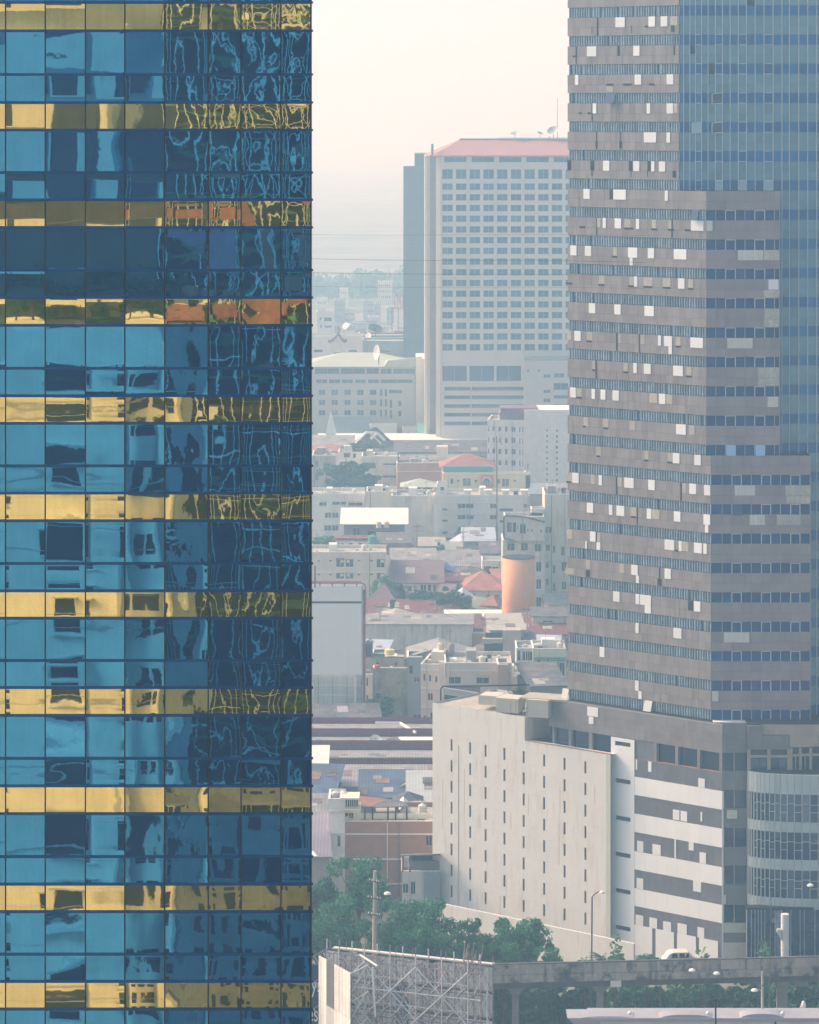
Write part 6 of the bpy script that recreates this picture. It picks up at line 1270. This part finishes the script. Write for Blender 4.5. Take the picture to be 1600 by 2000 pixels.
piece(fb2, 'edge_strip', m_pale2, bb_, sx(706.3), sx(709), 0, zz1, -.4, .05)
mb = MB()
for i in range(8):
    px = 608 + 14 * i; MB().tube(W(px, 1412, D - .3), W(px, 1318, D - .3), .06, k=4).build('scaffold_pole', m_pole if i % 2 else m_steel, bb_)
for y in (1320, 1338, 1357, 1375, 1393): MB().tube(W(600, y, D - .35), W(708, y + 1, D - .35), .06, k=4).build('scaffold_rail', m_steel, bb_)
pp = MB(); pp.path([W(595, 1138.5, D), W(706, 1138.5, D), W(712, 1141, D), W(714, 1147, D), W(714, 1200, D + 1)], .13); pp.path([W(595, 1136, D + 1), W(706, 1136, D + 1)], .09); pp.build('red_pipe', mk('red oxide pipe', (.32, .10, .12)), bb_)
for i in range(4): MB().tube(W(625 + 24 * i, 1145, D - .1), W(625 + 24 * i, 1139, D - .1), .10, k=5).build('lamp_stub', m_mull, bb_)
MB().tube(W(615.5, 1147, D - .2), W(615.5, 1105, D - .2), .14, k=5).build('post', m_pole, bb_); MB().box(xt(708.5, D), xt(714, D), D + .3, D + 1.2, 0, zt(1152, D)).build('red_edge', mk('red oxide pipe', (.32, .10, .12)), bb_)
for i in (0, 1): MB().tube((xt(610 + 85 * i, D), D + .5, 0), (xt(610 + 85 * i, D), D + .5, 14), .3, k=8).build('leg', m_steel, bb_)
# ---- warehouses ----
def ware(label, x0, x1, yf, yr, D, rise, mat, band, fasc):
    rise = zt(yr, D + 14.3) - zt(yf, D) - .1
    """long shed whose roof slopes down to the viewer; yf = eave row"""
    t, f, w, z1, _ = B('warehouse', label, x0, x1, yf, 0, band, 14, [], D=D, roof='shed', rise=rise, over=.3, rmat=mat)
    if fasc: piece(f, 'fascia', band, t, -.2, w + .2, z1 - fasc, z1 - .01, .01, .3)
    return t
c_mar = mk('maroon fascia', (.22, .085, .11), var=.2, scale=1.5)
ware('grey warehouse roof with maroon fascia nearest the white hoarding', 560, 860, 1433, 1414, 525, 1.6, r_grey, c_mar, .6)
ware('second grey warehouse roof back from the street, with a white dish', 560, 860, 1456, 1439.5, 508.5, 1.4, r_grey, c_mar, .9)
ware('third grey warehouse roof back from the street', 560, 860, 1481, 1465.5, 492, 1.2, r_grey, c_mar, .9)
ware('broad grey foreground warehouse roof behind the sheds', 560, 860, 1538, 1494, 474, 3.2, mk('worn grey roof', (.26, .265, .28), var=.2, rib=(2.2, 'X'), ribw=.4, patch=((.36, .34, .32), .55, .7)), c_grey, .3)
dish(733, 1447, 511, .95, 'round white dish lying on the grey warehouse roof', tilt=(.1, -.8, .7))
B('dark_lean_to', 'dark sloping roof left below the white hoarding', 560, 745, 1424, 0, c_grey, 9, D=538, ang=5, roof='shed', rise=2.2, rmat=r_dark)
t = thing('verge_trim', (xt(760, 520), 520, 8), 'white verge trim at the end of the nearest warehouse roof', 'roof trim'); mb = MB(); mb.path([W(733, 1412, 532), W(782, 1412, 532), W(812, 1431, 521)], .22, 4); mb.build('coping', c_trim, t)
def sheet_on(label, pts4, mat, thick=.15, name='roof_sheet', cat='roof sheet'):
    """a tilted flat sheet given by four (px, py, depth) corners"""
    c = [W(*p) for p in pts4]; n = (c[1] - c[0]).cross(c[3] - c[0]).normalized() * thick; mb = MB(); mb.hexa(c[0] - n, c[1] - n, c[2] - n, c[3] - n, *c) ; return tag(mb.build(name, mat), label, cat)
sheet_on('bright translucent sheet on the second warehouse roof', [(793, 1453.4, 508), (860, 1453.4, 508), (860, 1439, 516), (778, 1439, 516)], r_white)
B('white_canopy_shed', 'white pointed canopy shed at the left edge above the sheds', 585, 636, 1518, 1560, c_grey, 9, D=470, roof='shed', rise=2.6, rmat=r_white)
B('blue_roofed_shed', 'dark blue roofed shed behind the brown building', 704, 802, 1560, 1600, mk('dim blue wall', (.16, .18, .22)), 10, D=462, roof='shed', rise=1.9, rmat=mk('dark blue roof', (.08, .12, .20), var=.3, rib=(2.2, 'X'), ribw=.3))
B('thatch_shed', 'tan gabled shed behind the dark blue roof', 770, 815, 1546, 1570, c_beige, 7, D=466, ang=-12, roof='gable', rise=1.2, rmat=mk('tan roof', (.38, .35, .28)))
B('pale_sheds', 'pale blue grey roof left of the cream slab', 798, 852, 1570, 1600, c_grey, 10, D=458, roof='shed', rise=2.4, rmat=mk('pale blue grey roof', (.42, .47, .48), rib=(2.2, 'X'), ribw=.15))
B('black_canopy', 'dark hipped canopy right of the rusty canopy', 772, 822, 1574, 1590, w_open, 6, D=452, roof='hip', rise=1.4, rmat=mk('charcoal roof', (.07, .09, .11)))
sheet_on('long rusting lean-to roof slanting down behind the stair tower', [(590, 1545, 462), (790, 1578, 456), (790, 1568, 461), (590, 1532, 470)], r_purp)
B('dark_sheds', 'dark jumbled sheds at the left edge', 585, 650, 1556, 1600, mk('dark mixed wall', (.20, .22, .22)), 10, D=456, ang=-6, roof='shed', rise=2.4, rmat=mk('dark blue roof', (.08, .12, .20)))
B('white_edged_shed', 'grey shed roof with white ridge left of the stair tower', 585, 642, 1600, 1640, c_white, 7, D=448, roof='shed', rise=1.8, over=.4, rmat=r_grey)
B('brown_low_house', 'brown house strip left of the stair tower', 585, 642, 1618, 1660, c_brown, 4, D=443, rmat=c_trim)
B('lilac_roof', 'grey lilac roofs at the left edge above the trees', 585, 643, 1676, 1720, c_grey, 12, D=428, ang=4, roof='shed', rise=3.2, rmat=mk('grey lilac roof', (.24, .23, .29), rib=(2.2, 'X'), ribw=.3))
sheet_on('white triangular sail sheet at the left edge', [(596, 1672, 424), (620, 1672, 424), (612, 1662, 427), (596, 1652, 427)], r_white)
# brown building with white stair tower
D = 436.; bn, bnf, bnw, bnz, _ = B('brown_building', 'brown walled building with cream bands beside the cream slab', 674, 862, 1605, 1740, c_brown, 12, [(833, 1632, 843, 1654)], D=D, trim=(1629, 1678, 1726), rmat=c_cream)
piece(bnf, 'roof_rail', c_cream, bn, .1, bnw - .1, bnz + .16, bnz + .9, -1.2, -1.05)
D = 435.; tw, _, _, _, _ = B('stair_tower', 'white stair tower with slim windows left of the brown building', 642, 673.5, 1562, 1740, c_white, 6, [(659, 1632, 665, 1654), (643.5, 1652, 645, 1664), (643, 1706, 645, 1716), (648, 1708, 651, 1712)], D=D, trim=(1585, 1627, 1675))
B('roof_room', 'cream roof room with balcony on the brown building', 674, 704, 1586, 1606, c_cream, 4, [(670, 1588, 680, 1596), (682, 1588, 690, 1600)], D=436.5, zb=zt(1606, 436), wm=w_open)
rb_ = thing('roof_balcony', (xt(683, 435), 435, 10), 'white slatted balcony hut at the top of the stair tower', 'balcony'); blockp('floor', c_cream, rb_, 663, 705, 1580, 1584, 434.5, 4); blockp('roof', c_cream, rb_, 664, 702, 1559, 1562, 434.6, 4); blockp('back', w_open, rb_, 666, 700, 1563, 1579, 436, 1.5)
for i in range(9): px = 666 + 4.2 * i; MB().tube(W(px, 1580, 434.5), W(px, 1562, 434.5), .04, k=4).build('slat', c_trim, rb_)
for i, px in enumerate((655, 671)): tank(px, 1561, 438, .5, .95, c_ac, ['left', 'right'][i] + ' of two white tanks on the stair tower', 'white tanks on the stair tower')
# rusty canopy on posts on the brown roof
cn = thing('roof_canopy', (xt(742, 440), 440, 8), 'rusty canopy on dark posts over the brown roof', 'canopy'); mb = MB(); mb.hexa(W(700, 1578, 437), W(722, 1578, 437), W(755, 1562, 446), W(700, 1556, 446), W(700, 1576, 437), W(722, 1576, 437), W(755, 1560, 446), W(700, 1554, 446)); mb.build('roof', mk('rust sheet', (.26, .13, .11), var=.3, scale=1.5), cn)
mb = MB(); mb.hexa(W(722, 1578, 437), W(800, 1577, 437), W(785, 1566, 446), W(755, 1562, 446), W(722, 1576, 437), W(800, 1575, 437), W(785, 1564, 446), W(755, 1560, 446)); mb.build('roof', r_dark, cn)
for px in (713, 728, 758, 773, 795): MB().tube(W(px, 1604, 437), W(px, 1577, 437), .11, k=5).build('post', m_mull, cn)
dish(816, 1593, 447, .75, 'white dish facing us by the green awning', tilt=(0, -1, .2)); sheet_on('bright green awning at the edge of the cream slab', [(826, 1602, 444), (852, 1602, 444), (852, 1582, 449), (846, 1584, 449)], r_brgn)
B('white_gabled_shed', 'white gabled shed end right of the canopy posts', 776, 800, 1592, 1606, c_white, 6, [(783, 1588, 786, 1596)], D=445, roof='gable', rise=1.2, rmat=r_white)
B('slate_shed', 'slate blue shed roof behind the white dish', 797, 848, 1598, 1610, w_open, 8, D=449, roof='hip', rise=1.7, rmat=r_dark)
# ruined white shed
rn_, _, _, _, _ = B('ruined_house', 'ruined white house with dark doorways beside the cream slab', 785, 860, 1703, 1790, c_stain, 8, [(788, 1726, 797, 1746), (803, 1722, 811, 1748)], D=424, wm=w_open)
mb = MB(); mb.hexa(W(782, 1673, 423), W(860, 1671, 423), W(860, 1669, 429), W(784, 1670, 429), W(782, 1671, 423), W(860, 1668, 423), W(860, 1666, 429), W(784, 1668, 429)); mb.build('roof_frame', r_dark, rn_)
for px in (787, 801): MB().tube(W(px, 1703, 423.5), W(px, 1672, 423.5), .13, k=5).build('post', m_purp, rn_)
blockp('upper_room', mk('dark mixed wall', (.20, .22, .22)), rn_, 803, 860, 1682, 1702, 425, 4); blockp('corrugated_side', mk('dull blue wall', (.22, .27, .30)), rn_, 828, 860, 1704, 1775, 423.5, .3)
KEEP = {'h1': 'bare grey house with flat roof just right of the tower house', 'h2': 'cream house with pale blue roof just right of the tower house', 'h3': 'bare grey house with dark roof just left of the shopping block', 'h4': 'stained house with flat roof behind the shopping block', 'h5': 'cream house with grey roof just right of the shopping block', 'h98': 'pinkish house with pale blue roof just left of the tall beige wall', 'h114': 'cream house with flat roof behind the glass tower', 'h115': 'bare grey house with flat roof just left of the veranda house', 'h120': 'bare grey house with flat roof behind the green grey shed', 'h128': 'cream house with maroon roof behind the factory house', 'h147': 'bare grey house with red roof before the stall house', 'h152': 'white house with grey roof behind the maroon long roof', 'h153': 'bare grey house with mauve roof before the long low house', 'h154': 'pinkish house with pale blue roof just left of the pink villa', 'h155': 'bare grey house with red roof just right of the grey hip house', 'h157': 'cream house with grey roof behind the corner shophouse', 'h163': 'cream house with dark roof just right of the long white gallery', 'h165': 'white house with mauve roof behind the second maroon roof', 'h167': 'bare grey house with pale blue roof behind the mossy rooftop room', 'h171': 'bare grey house with dark roof before the orange end wall', 'h174': 'white house with pale blue roof just right of the tin shanty', 'f0': 'pale far block behind the tower house', 'f1': 'pale far block just left of the shopping block', 'f2': 'pale far block behind the shopping block', 'f3': 'pale far block just right of the shopping block', 'f4': 'pale far block just left of the slab block', 'f7': 'pale far block behind the office block', 'f8': 'pale far block just right of the tower house', 'f10': 'pale far block behind the temple hall', 'f11': 'pale far block just left of the office block', 'f13': 'pale far block behind the hotel wing', 'f15': 'pale far block just left of the hotel tower'}
# filler rows of roofs so that no bare ground shows between the houses
rr = random.Random(21); mats = [c_white, c_cream, c_beige, c_grey, c_pink, c_stain]; rms = [r_grey, r_dark, r_purp, r_maroon, c_slab, r_lblue, r_red]
words = ['grey', 'dark', 'mauve', 'maroon', 'flat', 'pale blue', 'red']; wwords = ['white', 'cream', 'beige', 'bare grey', 'pinkish', 'stained']
n_f = 0
for D in (1420, 1330, 1250, 1160, 1110, 1065, 1020, 975, 880, 858, 830, 800, 772, 756, 735, 718, 702, 676, 642, 612, 586):
    x = 590
    while x < 1110:
        w = rr.uniform(24, 52) * 700 / D; h = rr.uniform(3.5, 7.5) + (3 if D > 1000 else 0) if D > 870 else (rr.uniform(2.4, 3.6) if D > 730 else rr.uniform(2.0, 3.0)); i, j = rr.randrange(6), rr.randrange(7); yt_ = HY + (H - h) * F / D
        if rr.random() < .62 and not (D < 700 and 700 < x < 1000 and False):
            wl = []; ny = int(h // 3); nx = max(1, int(w / (F / D * 2.6)))
            for a in range(nx):
                for b in range(ny):
                    u = F / D
                    if rr.random() < .8: wl.append((x + (a + .3) * w / nx, yt_ + (b * 3 + .9) * u, x + (a + .3) * w / nx + 1.1 * u, yt_ + (b * 3 + 2.1) * u))
            KEY = 'h%d' % n_f; n_f += 1; a_ = (rr.uniform(7, 11), rr.uniform(-8, 8), rr.uniform(-14, 14), rr.randrange(5), rr.uniform(1.2, 2.6))
            if KEEP and KEY not in KEEP: x += w + rr.uniform(2, 14); continue
            q_ = B('house', '%s house with %s roof' % (wwords[i], words[j]), x, x + w, yt_, 0, mats[i], a_[0], wl, D=D + a_[1], ang=a_[2], roof=[None, 'hip', 'ridge', 'shed', 'gable'][a_[3]] if j != 4 else None, rise=a_[4], rmat=rms[j], group='crowded houses of the old town')[0]
            if KEEP: q_['label'] = KEEP[KEY]
            else: q_['key'] = KEY
        x += w + rr.uniform(2, 14)
# ================= TREES =================
m_bark = M('bark', (0.10, 0.08, 0.06), .95, var=.3, scale=3)
def leafmat(name, a, b):
    m = bpy.data.materials.new(name); m.use_nodes = True; nt = m.node_tree; N = nt.nodes; L = nt.links; p = N['Principled BSDF']; p.inputs['Roughness'].default_value = .6; p.inputs['Specular IOR Level'].default_value = .25
    geo = N.new('ShaderNodeNewGeometry'); oi = N.new('ShaderNodeObjectInfo'); mx = N.new('ShaderNodeMix'); mx.data_type = 'RGBA'; mx.inputs[6].default_value = (*a, 1); mx.inputs[7].default_value = (*b, 1); L.new(geo.outputs['Random Per Island'], mx.inputs[0])
    sc_ = N.new('ShaderNodeVectorMath'); sc_.operation = 'SCALE'; r = N.new('ShaderNodeMapRange'); L.new(oi.outputs['Random'], r.inputs[0]); r.inputs[3].default_value = .75; r.inputs[4].default_value = 1.25; L.new(mx.outputs[2], sc_.inputs[0]); L.new(r.outputs[0], sc_.inputs['Scale']); L.new(sc_.outputs[0], p.inputs['Base Color'])
    t = N.new('ShaderNodeBsdfTranslucent'); L.new(sc_.outputs[0], t.inputs[0]); ms = N.new('ShaderNodeMixShader'); ms.inputs[0].default_value = .3; L.new(p.outputs[0], ms.inputs[1]); L.new(t.outputs[0], ms.inputs[2]); L.new(ms.outputs[0], N['Material Output'].inputs[0]); return m
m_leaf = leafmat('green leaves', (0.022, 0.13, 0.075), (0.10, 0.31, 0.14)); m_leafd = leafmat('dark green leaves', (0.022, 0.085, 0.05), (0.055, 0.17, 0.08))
def crown_mesh(seed, nclump, nleaf, leaf, flat=.75, gap=.0, fronds=False):
    """unit crown: radius about 1, centre at 0"""
    r = random.Random(seed); v = []; f = []; limbs = []
    for c in range(nclump):
        while True:
            p = Vector((r.uniform(-1, 1), r.uniform(-1, 1), r.uniform(-1, 1)))
            if .15 < p.length < .92: break
        p.z *= flat; R_ = r.uniform(.14, .36); limbs.append(p)
        for i in range(nleaf):
            q = Vector((r.gauss(0, 1), r.gauss(0, 1), r.gauss(0, 1))); q.normalize(); q *= R_ * r.uniform(.55, 1.08); q.z *= .7
            s = leaf * r.uniform(.5, 1.35); a = Vector((r.gauss(0, 1), r.gauss(0, 1), r.gauss(0, .7))).normalized(); b = a.orthogonal().normalized(); n = len(v); o = p + q
            ang = r.uniform(0, 6.28); b = (b * math.cos(ang) + a.cross(b) * math.sin(ang))
            v += [tuple(o - a * s), tuple(o + b * s * .45), tuple(o + a * s), tuple(o - b * s * .45)]; f.append((n, n + 1, n + 2, n + 3))
    me = bpy.data.meshes.new('crown'); me.from_pydata(v, [], f); me.update(); return me, limbs
CR = []
for i in range(5):
    me, lm = crown_mesh(100 + i, 34 + 4 * (i % 3), 190, .062); me.materials.append(m_leaf); CR.append((me, lm))
CRD = []
for i in range(3):
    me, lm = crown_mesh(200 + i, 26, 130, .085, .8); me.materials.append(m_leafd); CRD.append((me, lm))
def trunk_mesh(lm, h, r0, cz, rx, rz, seed):
    r = random.Random(seed); mb = MB(); top = Vector((r.uniform(-.2, .2), 0, h)); mb.tube((0, 0, 0), top, r0, r0 * .55, 8)
    for p in lm[::3]:
        e = Vector((p.x * rx * .85, p.y * rx * .85, cz + p.z * rz * .85)); mid = top.lerp(e, .5) + Vector((0, 0, -.1 * rx)); st_ = Vector((0, 0, h)) * r.uniform(.6, 1)
        st_.x, st_.y = top.x * st_.z / h, 0; mb.tube(st_, mid, r0 * .38, r0 * .22, 5); mb.tube(mid, e, r0 * .22, r0 * .07, 5)
    return mb
_tk = {}
def tree(px, ytop, ybot, width, D, label, group=None, dark=False, seed=None, nm='tree', rz=None):
    """crown spans ytop..ybot rows and width columns"""
    seed = seed if seed is not None else int(px * 7 + ytop); r = random.Random(seed); pool = CRD if dark else CR; me, lm = pool[seed % len(pool)]
    rx_ = width / 2 / F * D; hz_ = (ybot - ytop) / 2 / F * D; zc = zt((ytop + ybot) / 2, D); t = thing(nm, (xt(px, D), D, 0), label, 'tree', group)
    c = bpy.data.objects.new('crown', me); COL.objects.link(c); c.parent = t; c.location = (0, 0, zc); c.scale = (rx_, rx_ * .9, hz_ / .78); c.rotation_euler = (0, 0, 0)
    h = max(.8, zc - hz_ * .4); mb = trunk_mesh(lm, h, max(.09, rx_ * .055), zc, rx_, hz_ / .78, seed); mb.v = [(a + t.location.x, b + t.location.y, c_) for a, b, c_ in mb.v]; mb.build('trunk', m_bark, t)
    return t
GA = 'trees behind the billboard scaffold'
for a in ((700, 1660, 1800, 128, 392, 'tall feathery tree rising highest behind the utility pole'), (622, 1700, 1830, 96, 388, 'leafy tree at the edge of the glass tower'), (664, 1755, 1875, 110, 372, 'bright green tree behind the billboard wing'),
          (620, 1790, 1890, 90, 366, 'low leafy tree nearest the glass tower foot'), (775, 1745, 1880, 116, 372, 'leafy tree right of the utility pole'), (735, 1790, 1880, 90, 364, 'low tree at the foot of the utility pole'), (838, 1752, 1880, 104, 378, 'leafy tree against the left edge of the cream slab'),
          (812, 1800, 1892, 88, 365, 'low bright tree below the ruined house'), (868, 1822, 1895, 80, 366, 'low tree where the scaffold meets the cream slab'), (918, 1792, 1890, 72, 372, 'ragged tree with a leaning branch before the cream slab'), (955, 1822, 1895, 62, 367, 'small tree between two larger ones before the cream slab'),
          (1022, 1780, 1900, 122, 372, 'broad tree standing before the middle of the cream slab'), (985, 1835, 1900, 70, 366, 'low tree left under the broad tree'), (1070, 1845, 1900, 60, 366, 'low tree right under the broad tree'), (575, 1720, 1880, 100, 380, 'tree hidden mostly behind the glass tower')):
    tree(*a[:6], GA if 0 else None)
GB = 'dark trees below the viaduct'
wl = ['first', 'second', 'third', 'fourth', 'fifth', 'sixth', 'seventh', 'eighth', 'ninth', 'tenth', 'eleventh', 'twelfth']
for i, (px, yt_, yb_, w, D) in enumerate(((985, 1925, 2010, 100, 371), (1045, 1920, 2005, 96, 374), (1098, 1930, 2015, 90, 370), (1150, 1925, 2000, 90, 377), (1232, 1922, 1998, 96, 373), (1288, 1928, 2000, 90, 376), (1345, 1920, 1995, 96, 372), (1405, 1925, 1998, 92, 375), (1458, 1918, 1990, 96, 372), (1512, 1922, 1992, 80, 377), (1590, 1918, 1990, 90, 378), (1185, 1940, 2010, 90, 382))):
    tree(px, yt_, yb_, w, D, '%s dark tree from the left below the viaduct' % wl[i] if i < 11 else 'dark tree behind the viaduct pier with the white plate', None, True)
# shrubs and palms along the viaduct
def palm(px, ytop, ybase, w, D, label, nf=16, seed=1):
    r = random.Random(seed); t = thing('palm_tree', (xt(px, D), D, 0), label, 'palm'); zb_ = zt(ybase, D); MB().tube((xt(px, D), D, 0), (xt(px, D), D, zb_), .16, .12, 7).build('trunk', m_bark, t); mb = MB(); L_ = w / 2 / F * D; hh = zt(ytop, D) - zb_
    for i in range(nf):
        a = r.uniform(0, 6.28); e = r.uniform(.35, 1.2); d_ = Vector((math.cos(a), math.sin(a) * .8, 0)); prev = Vector((xt(px, D), D, zb_)); n_ = 7
        for k in range(n_):
            u = (k + 1) / n_; q = Vector((xt(px, D), D, zb_)) + d_ * (L_ * u) + Vector((0, 0, hh * e * (u * 1.5 - u * u * .85)))
            mb.tube(prev, q, .025, k=3); s = Vector((-d_.y, d_.x, 0))
            for sg_ in (-1, 1):
                for m_ in range(3): o = prev.lerp(q, m_ / 3); mb.quad(o, o + s * sg_ * .38 * (1.1 - u * .5) + d_ * .2 + Vector((0, 0, -.12)), o + d_ * .08)
            prev = q
    mb.build('frond', m_leaf, t, kind='stuff'); return t
palm(1182, 1856, 1880, 62, 368.5, 'spiky palm clump right of the tall street lamp', 26, 3); palm(1143, 1868, 1882, 34, 368.5, 'small palm at the foot of the tall street lamp', 16, 4); palm(1203, 1860, 1881, 30, 368.8, 'small palm right of the spiky palm clump', 14, 5)
tree(1263, 1864, 1888, 46, 369.5, 'bright green bush against the white panels behind the viaduct', seed=3); tree(1292, 1868, 1888, 22, 369.5, 'little bush behind the pale car', seed=4); tree(1372, 1872, 1888, 14, 369.5, 'tiny bush right of the pale car', seed=2)
# trees among the houses
for a in ((741, 1357, 1415, 66, 552, 'dark layered tree before the mossy block', True), (748, 1125, 1180, 56, 676, 'tree behind the mauve roofed house', False), (781, 1138, 1184, 22, 672, 'slim cypress tree beside the mauve roofed house', True), (828, 1152, 1195, 62, 672, 'rounded bush left of the pink roofed villa', True), (872, 1148, 1205, 64, 668, 'dense round tree before the pink roofed villa', True), (905, 1160, 1200, 40, 667, 'small tree at the corner of the pink roofed villa', True),
          (690, 900, 962, 86, 815, 'dark tree behind the left white block', True), (648, 905, 962, 60, 812, 'grey green tree left behind the white block', True), (722, 925, 962, 60, 806, 'low dark tree beside the blank beige block', True), (636, 1046, 1080, 62, 735, 'bushy tree above the beige apartment block', False), (908, 1030, 1056, 44, 760, 'small tree before the long white block', False), (935, 1035, 1056, 24, 758, 'smaller tree before the long white block', False), (795, 1072, 1100, 50, 735, 'tree right of the rough brick house', True), (858, 1060, 1110, 24, 730, 'slim tree right of the cream cottage', True),
          (893, 1140, 1160, 40, 690, 'bright shrub left of the pink villa', False), (768, 1170, 1190, 14, 664, 'tiny cypress against the mauve roofed house', True), (705, 862, 884, 60, 856, 'roof garden greenery under the grey gabled house', True), (1060, 1170, 1190, 20, 700, 'small tree behind the orange tank', True), (880, 905, 925, 30, 850, 'small tree left of the red roofed villa', True), (612, 1064, 1090, 40, 728, 'small tree at the left edge above the beige apartment', False)):
    tree(*a[:6], None, a[6])
# rows of ever fainter trees and blocks at the end of the view
def farwood(D, n, hmin, hmax, seed, label):
    r = random.Random(seed); mb = MB()
    for i in range(n):
        c = Vector((xt(r.uniform(560, 1200), D), D + r.uniform(-30, 30), r.uniform(2, r.uniform(hmin, hmax)))); R_ = r.uniform(3, 7)
        for k in range(70):
            q = Vector((r.gauss(0, 1), r.gauss(0, 1), r.gauss(0, .7))).normalized() * R_ * r.uniform(.6, 1); a = Vector((r.gauss(0, 1), r.gauss(0, 1), r.gauss(0, 1))).normalized() * 1.3; b = a.orthogonal().normalized() * 1.0; o = c + q; mb.quad(o - a, o - b, o + a, o + b)
    o = mb.build('distant_wood', m_leafd); tag(o, label, None, kind='stuff')
farwood(1830, 170, 5, 12, 2, 'farther wood almost lost in the haze')
rr = random.Random(77)
for i in range(16):
    KEY = 'f%d' % i
    D = rr.uniform(1400, 1750); x = rr.uniform(600, 1100) if i > 8 else rr.uniform(605, 785); w = rr.uniform(10, 34); h = rr.uniform(6, 13)
    if KEEP and KEY not in KEEP: continue
    q_ = bld('far_block', 'pale far block %s, fading into the haze' % ['left of the slab block', 'low behind the tower house', 'beside the faded red sign', 'slender above the temple hall', 'wide above the far wood', 'square above the teal grey block'][i % 6], x, x + w, HY + (H - h) * F / D, 0, [c_white, c_grey, c_beige][i % 3], 12, G([x + 2 + 4 * k for k in range(int(w / 4) - 0)], [HY + (H - h + 3 * j + 1.5) * F / D for j in range(3)], 2, 4), D=D, group='far blocks in the haze')[0]
    if KEEP: q_['label'] = KEEP[KEY]
    else: q_['key'] = KEY

# roof garden on the mirrored apartment tower
for i, px in enumerate((10, 70, 125, 190, 235, 290, 330)):
    r = random.Random(i); me, lm = CRD[i % 3]; D = 243.0; t = thing('roof_garden_tree', (rx(px, D), 2 * GD - D - 1, top1), '%s roof garden tree, seen only mirrored in the glass' % wl[i], 'tree')
    c = bpy.data.objects.new('crown', me); COL.objects.link(c); c.parent = t; c.scale = (r.uniform(1.6, 2.4), 1.6, r.uniform(1.6, 2.6)); c.location = (0, 0, 2.2 + r.uniform(0, .8)); MB().tube((t.location.x, t.location.y, top1), (t.location.x, t.location.y, top1 + 2), .15, k=6).build('trunk', m_bark, t)

# dense undergrowth filling the ground below and behind the viaduct
r = random.Random(9); mb = MB()
for i in range(9000):
    px = r.uniform(940, 1640) if i % 4 else r.uniform(570, 960); D = r.uniform(370, 384); top_ = (3.2 + 2.6 * math.sin(px * .043) + 1.6 * math.sin(px * .11 + 1)) * (1.15 if D > 376 else .8)
    o = Vector((xt(px, D), D, r.uniform(0, max(1.0, top_)))); a = Vector((r.gauss(0, 1), r.gauss(0, 1), r.gauss(0, .8))).normalized() * r.uniform(.25, .55); b = a.orthogonal().normalized() * .22; mb.quad(o - a, o - b, o + a, o + b)
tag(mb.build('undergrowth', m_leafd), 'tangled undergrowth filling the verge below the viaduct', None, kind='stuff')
# utility poles and slack wires between the houses
pol = []
for i, (px, y, D) in enumerate(((640, 1230, 640), (742, 1250, 625), (850, 1248, 628), (948, 1262, 610), (1030, 1250, 622), (815, 1075, 745), (905, 1082, 735), (700, 1096, 720), (1000, 1078, 728))):
    t = thing('utility_pole', (xt(px, D), D, 0), '%s thin concrete pole from the front among the crowded houses' % wl[i], 'utility pole'); top = Vector((xt(px, D), D, 10.5)); MB().tube((xt(px, D), D, 0), top, .16, .10, 6).build('post', m_cpole, t)
    MB().box(top.x - .9, top.x + .9, top.y - .06, top.y + .06, top.z - .9, top.z - .75).build('crossarm', m_pole, t); MB().box(top.x - .5, top.x + .5, top.y - .06, top.y + .06, top.z - 2.0, top.z - 1.9).build('crossarm', m_pole, t); pol.append(top)
for n_, (i, j) in enumerate(((0, 1), (1, 2), (2, 3), (3, 4), (7, 5), (5, 6), (6, 8))):
    mb = MB(); a, b = pol[i], pol[j]
    for k in (-.8, .8): mb.path([a.lerp(b, q / 10) + Vector((k, 0, -.7 - 1.4 * (q / 10) * (1 - q / 10) * 4)) for q in range(11)], .03, 4)
    tag(mb.build('wire_span', m_pole), '%s pair of slack wires strung between poles over the houses' % wl[n_], 'cable')
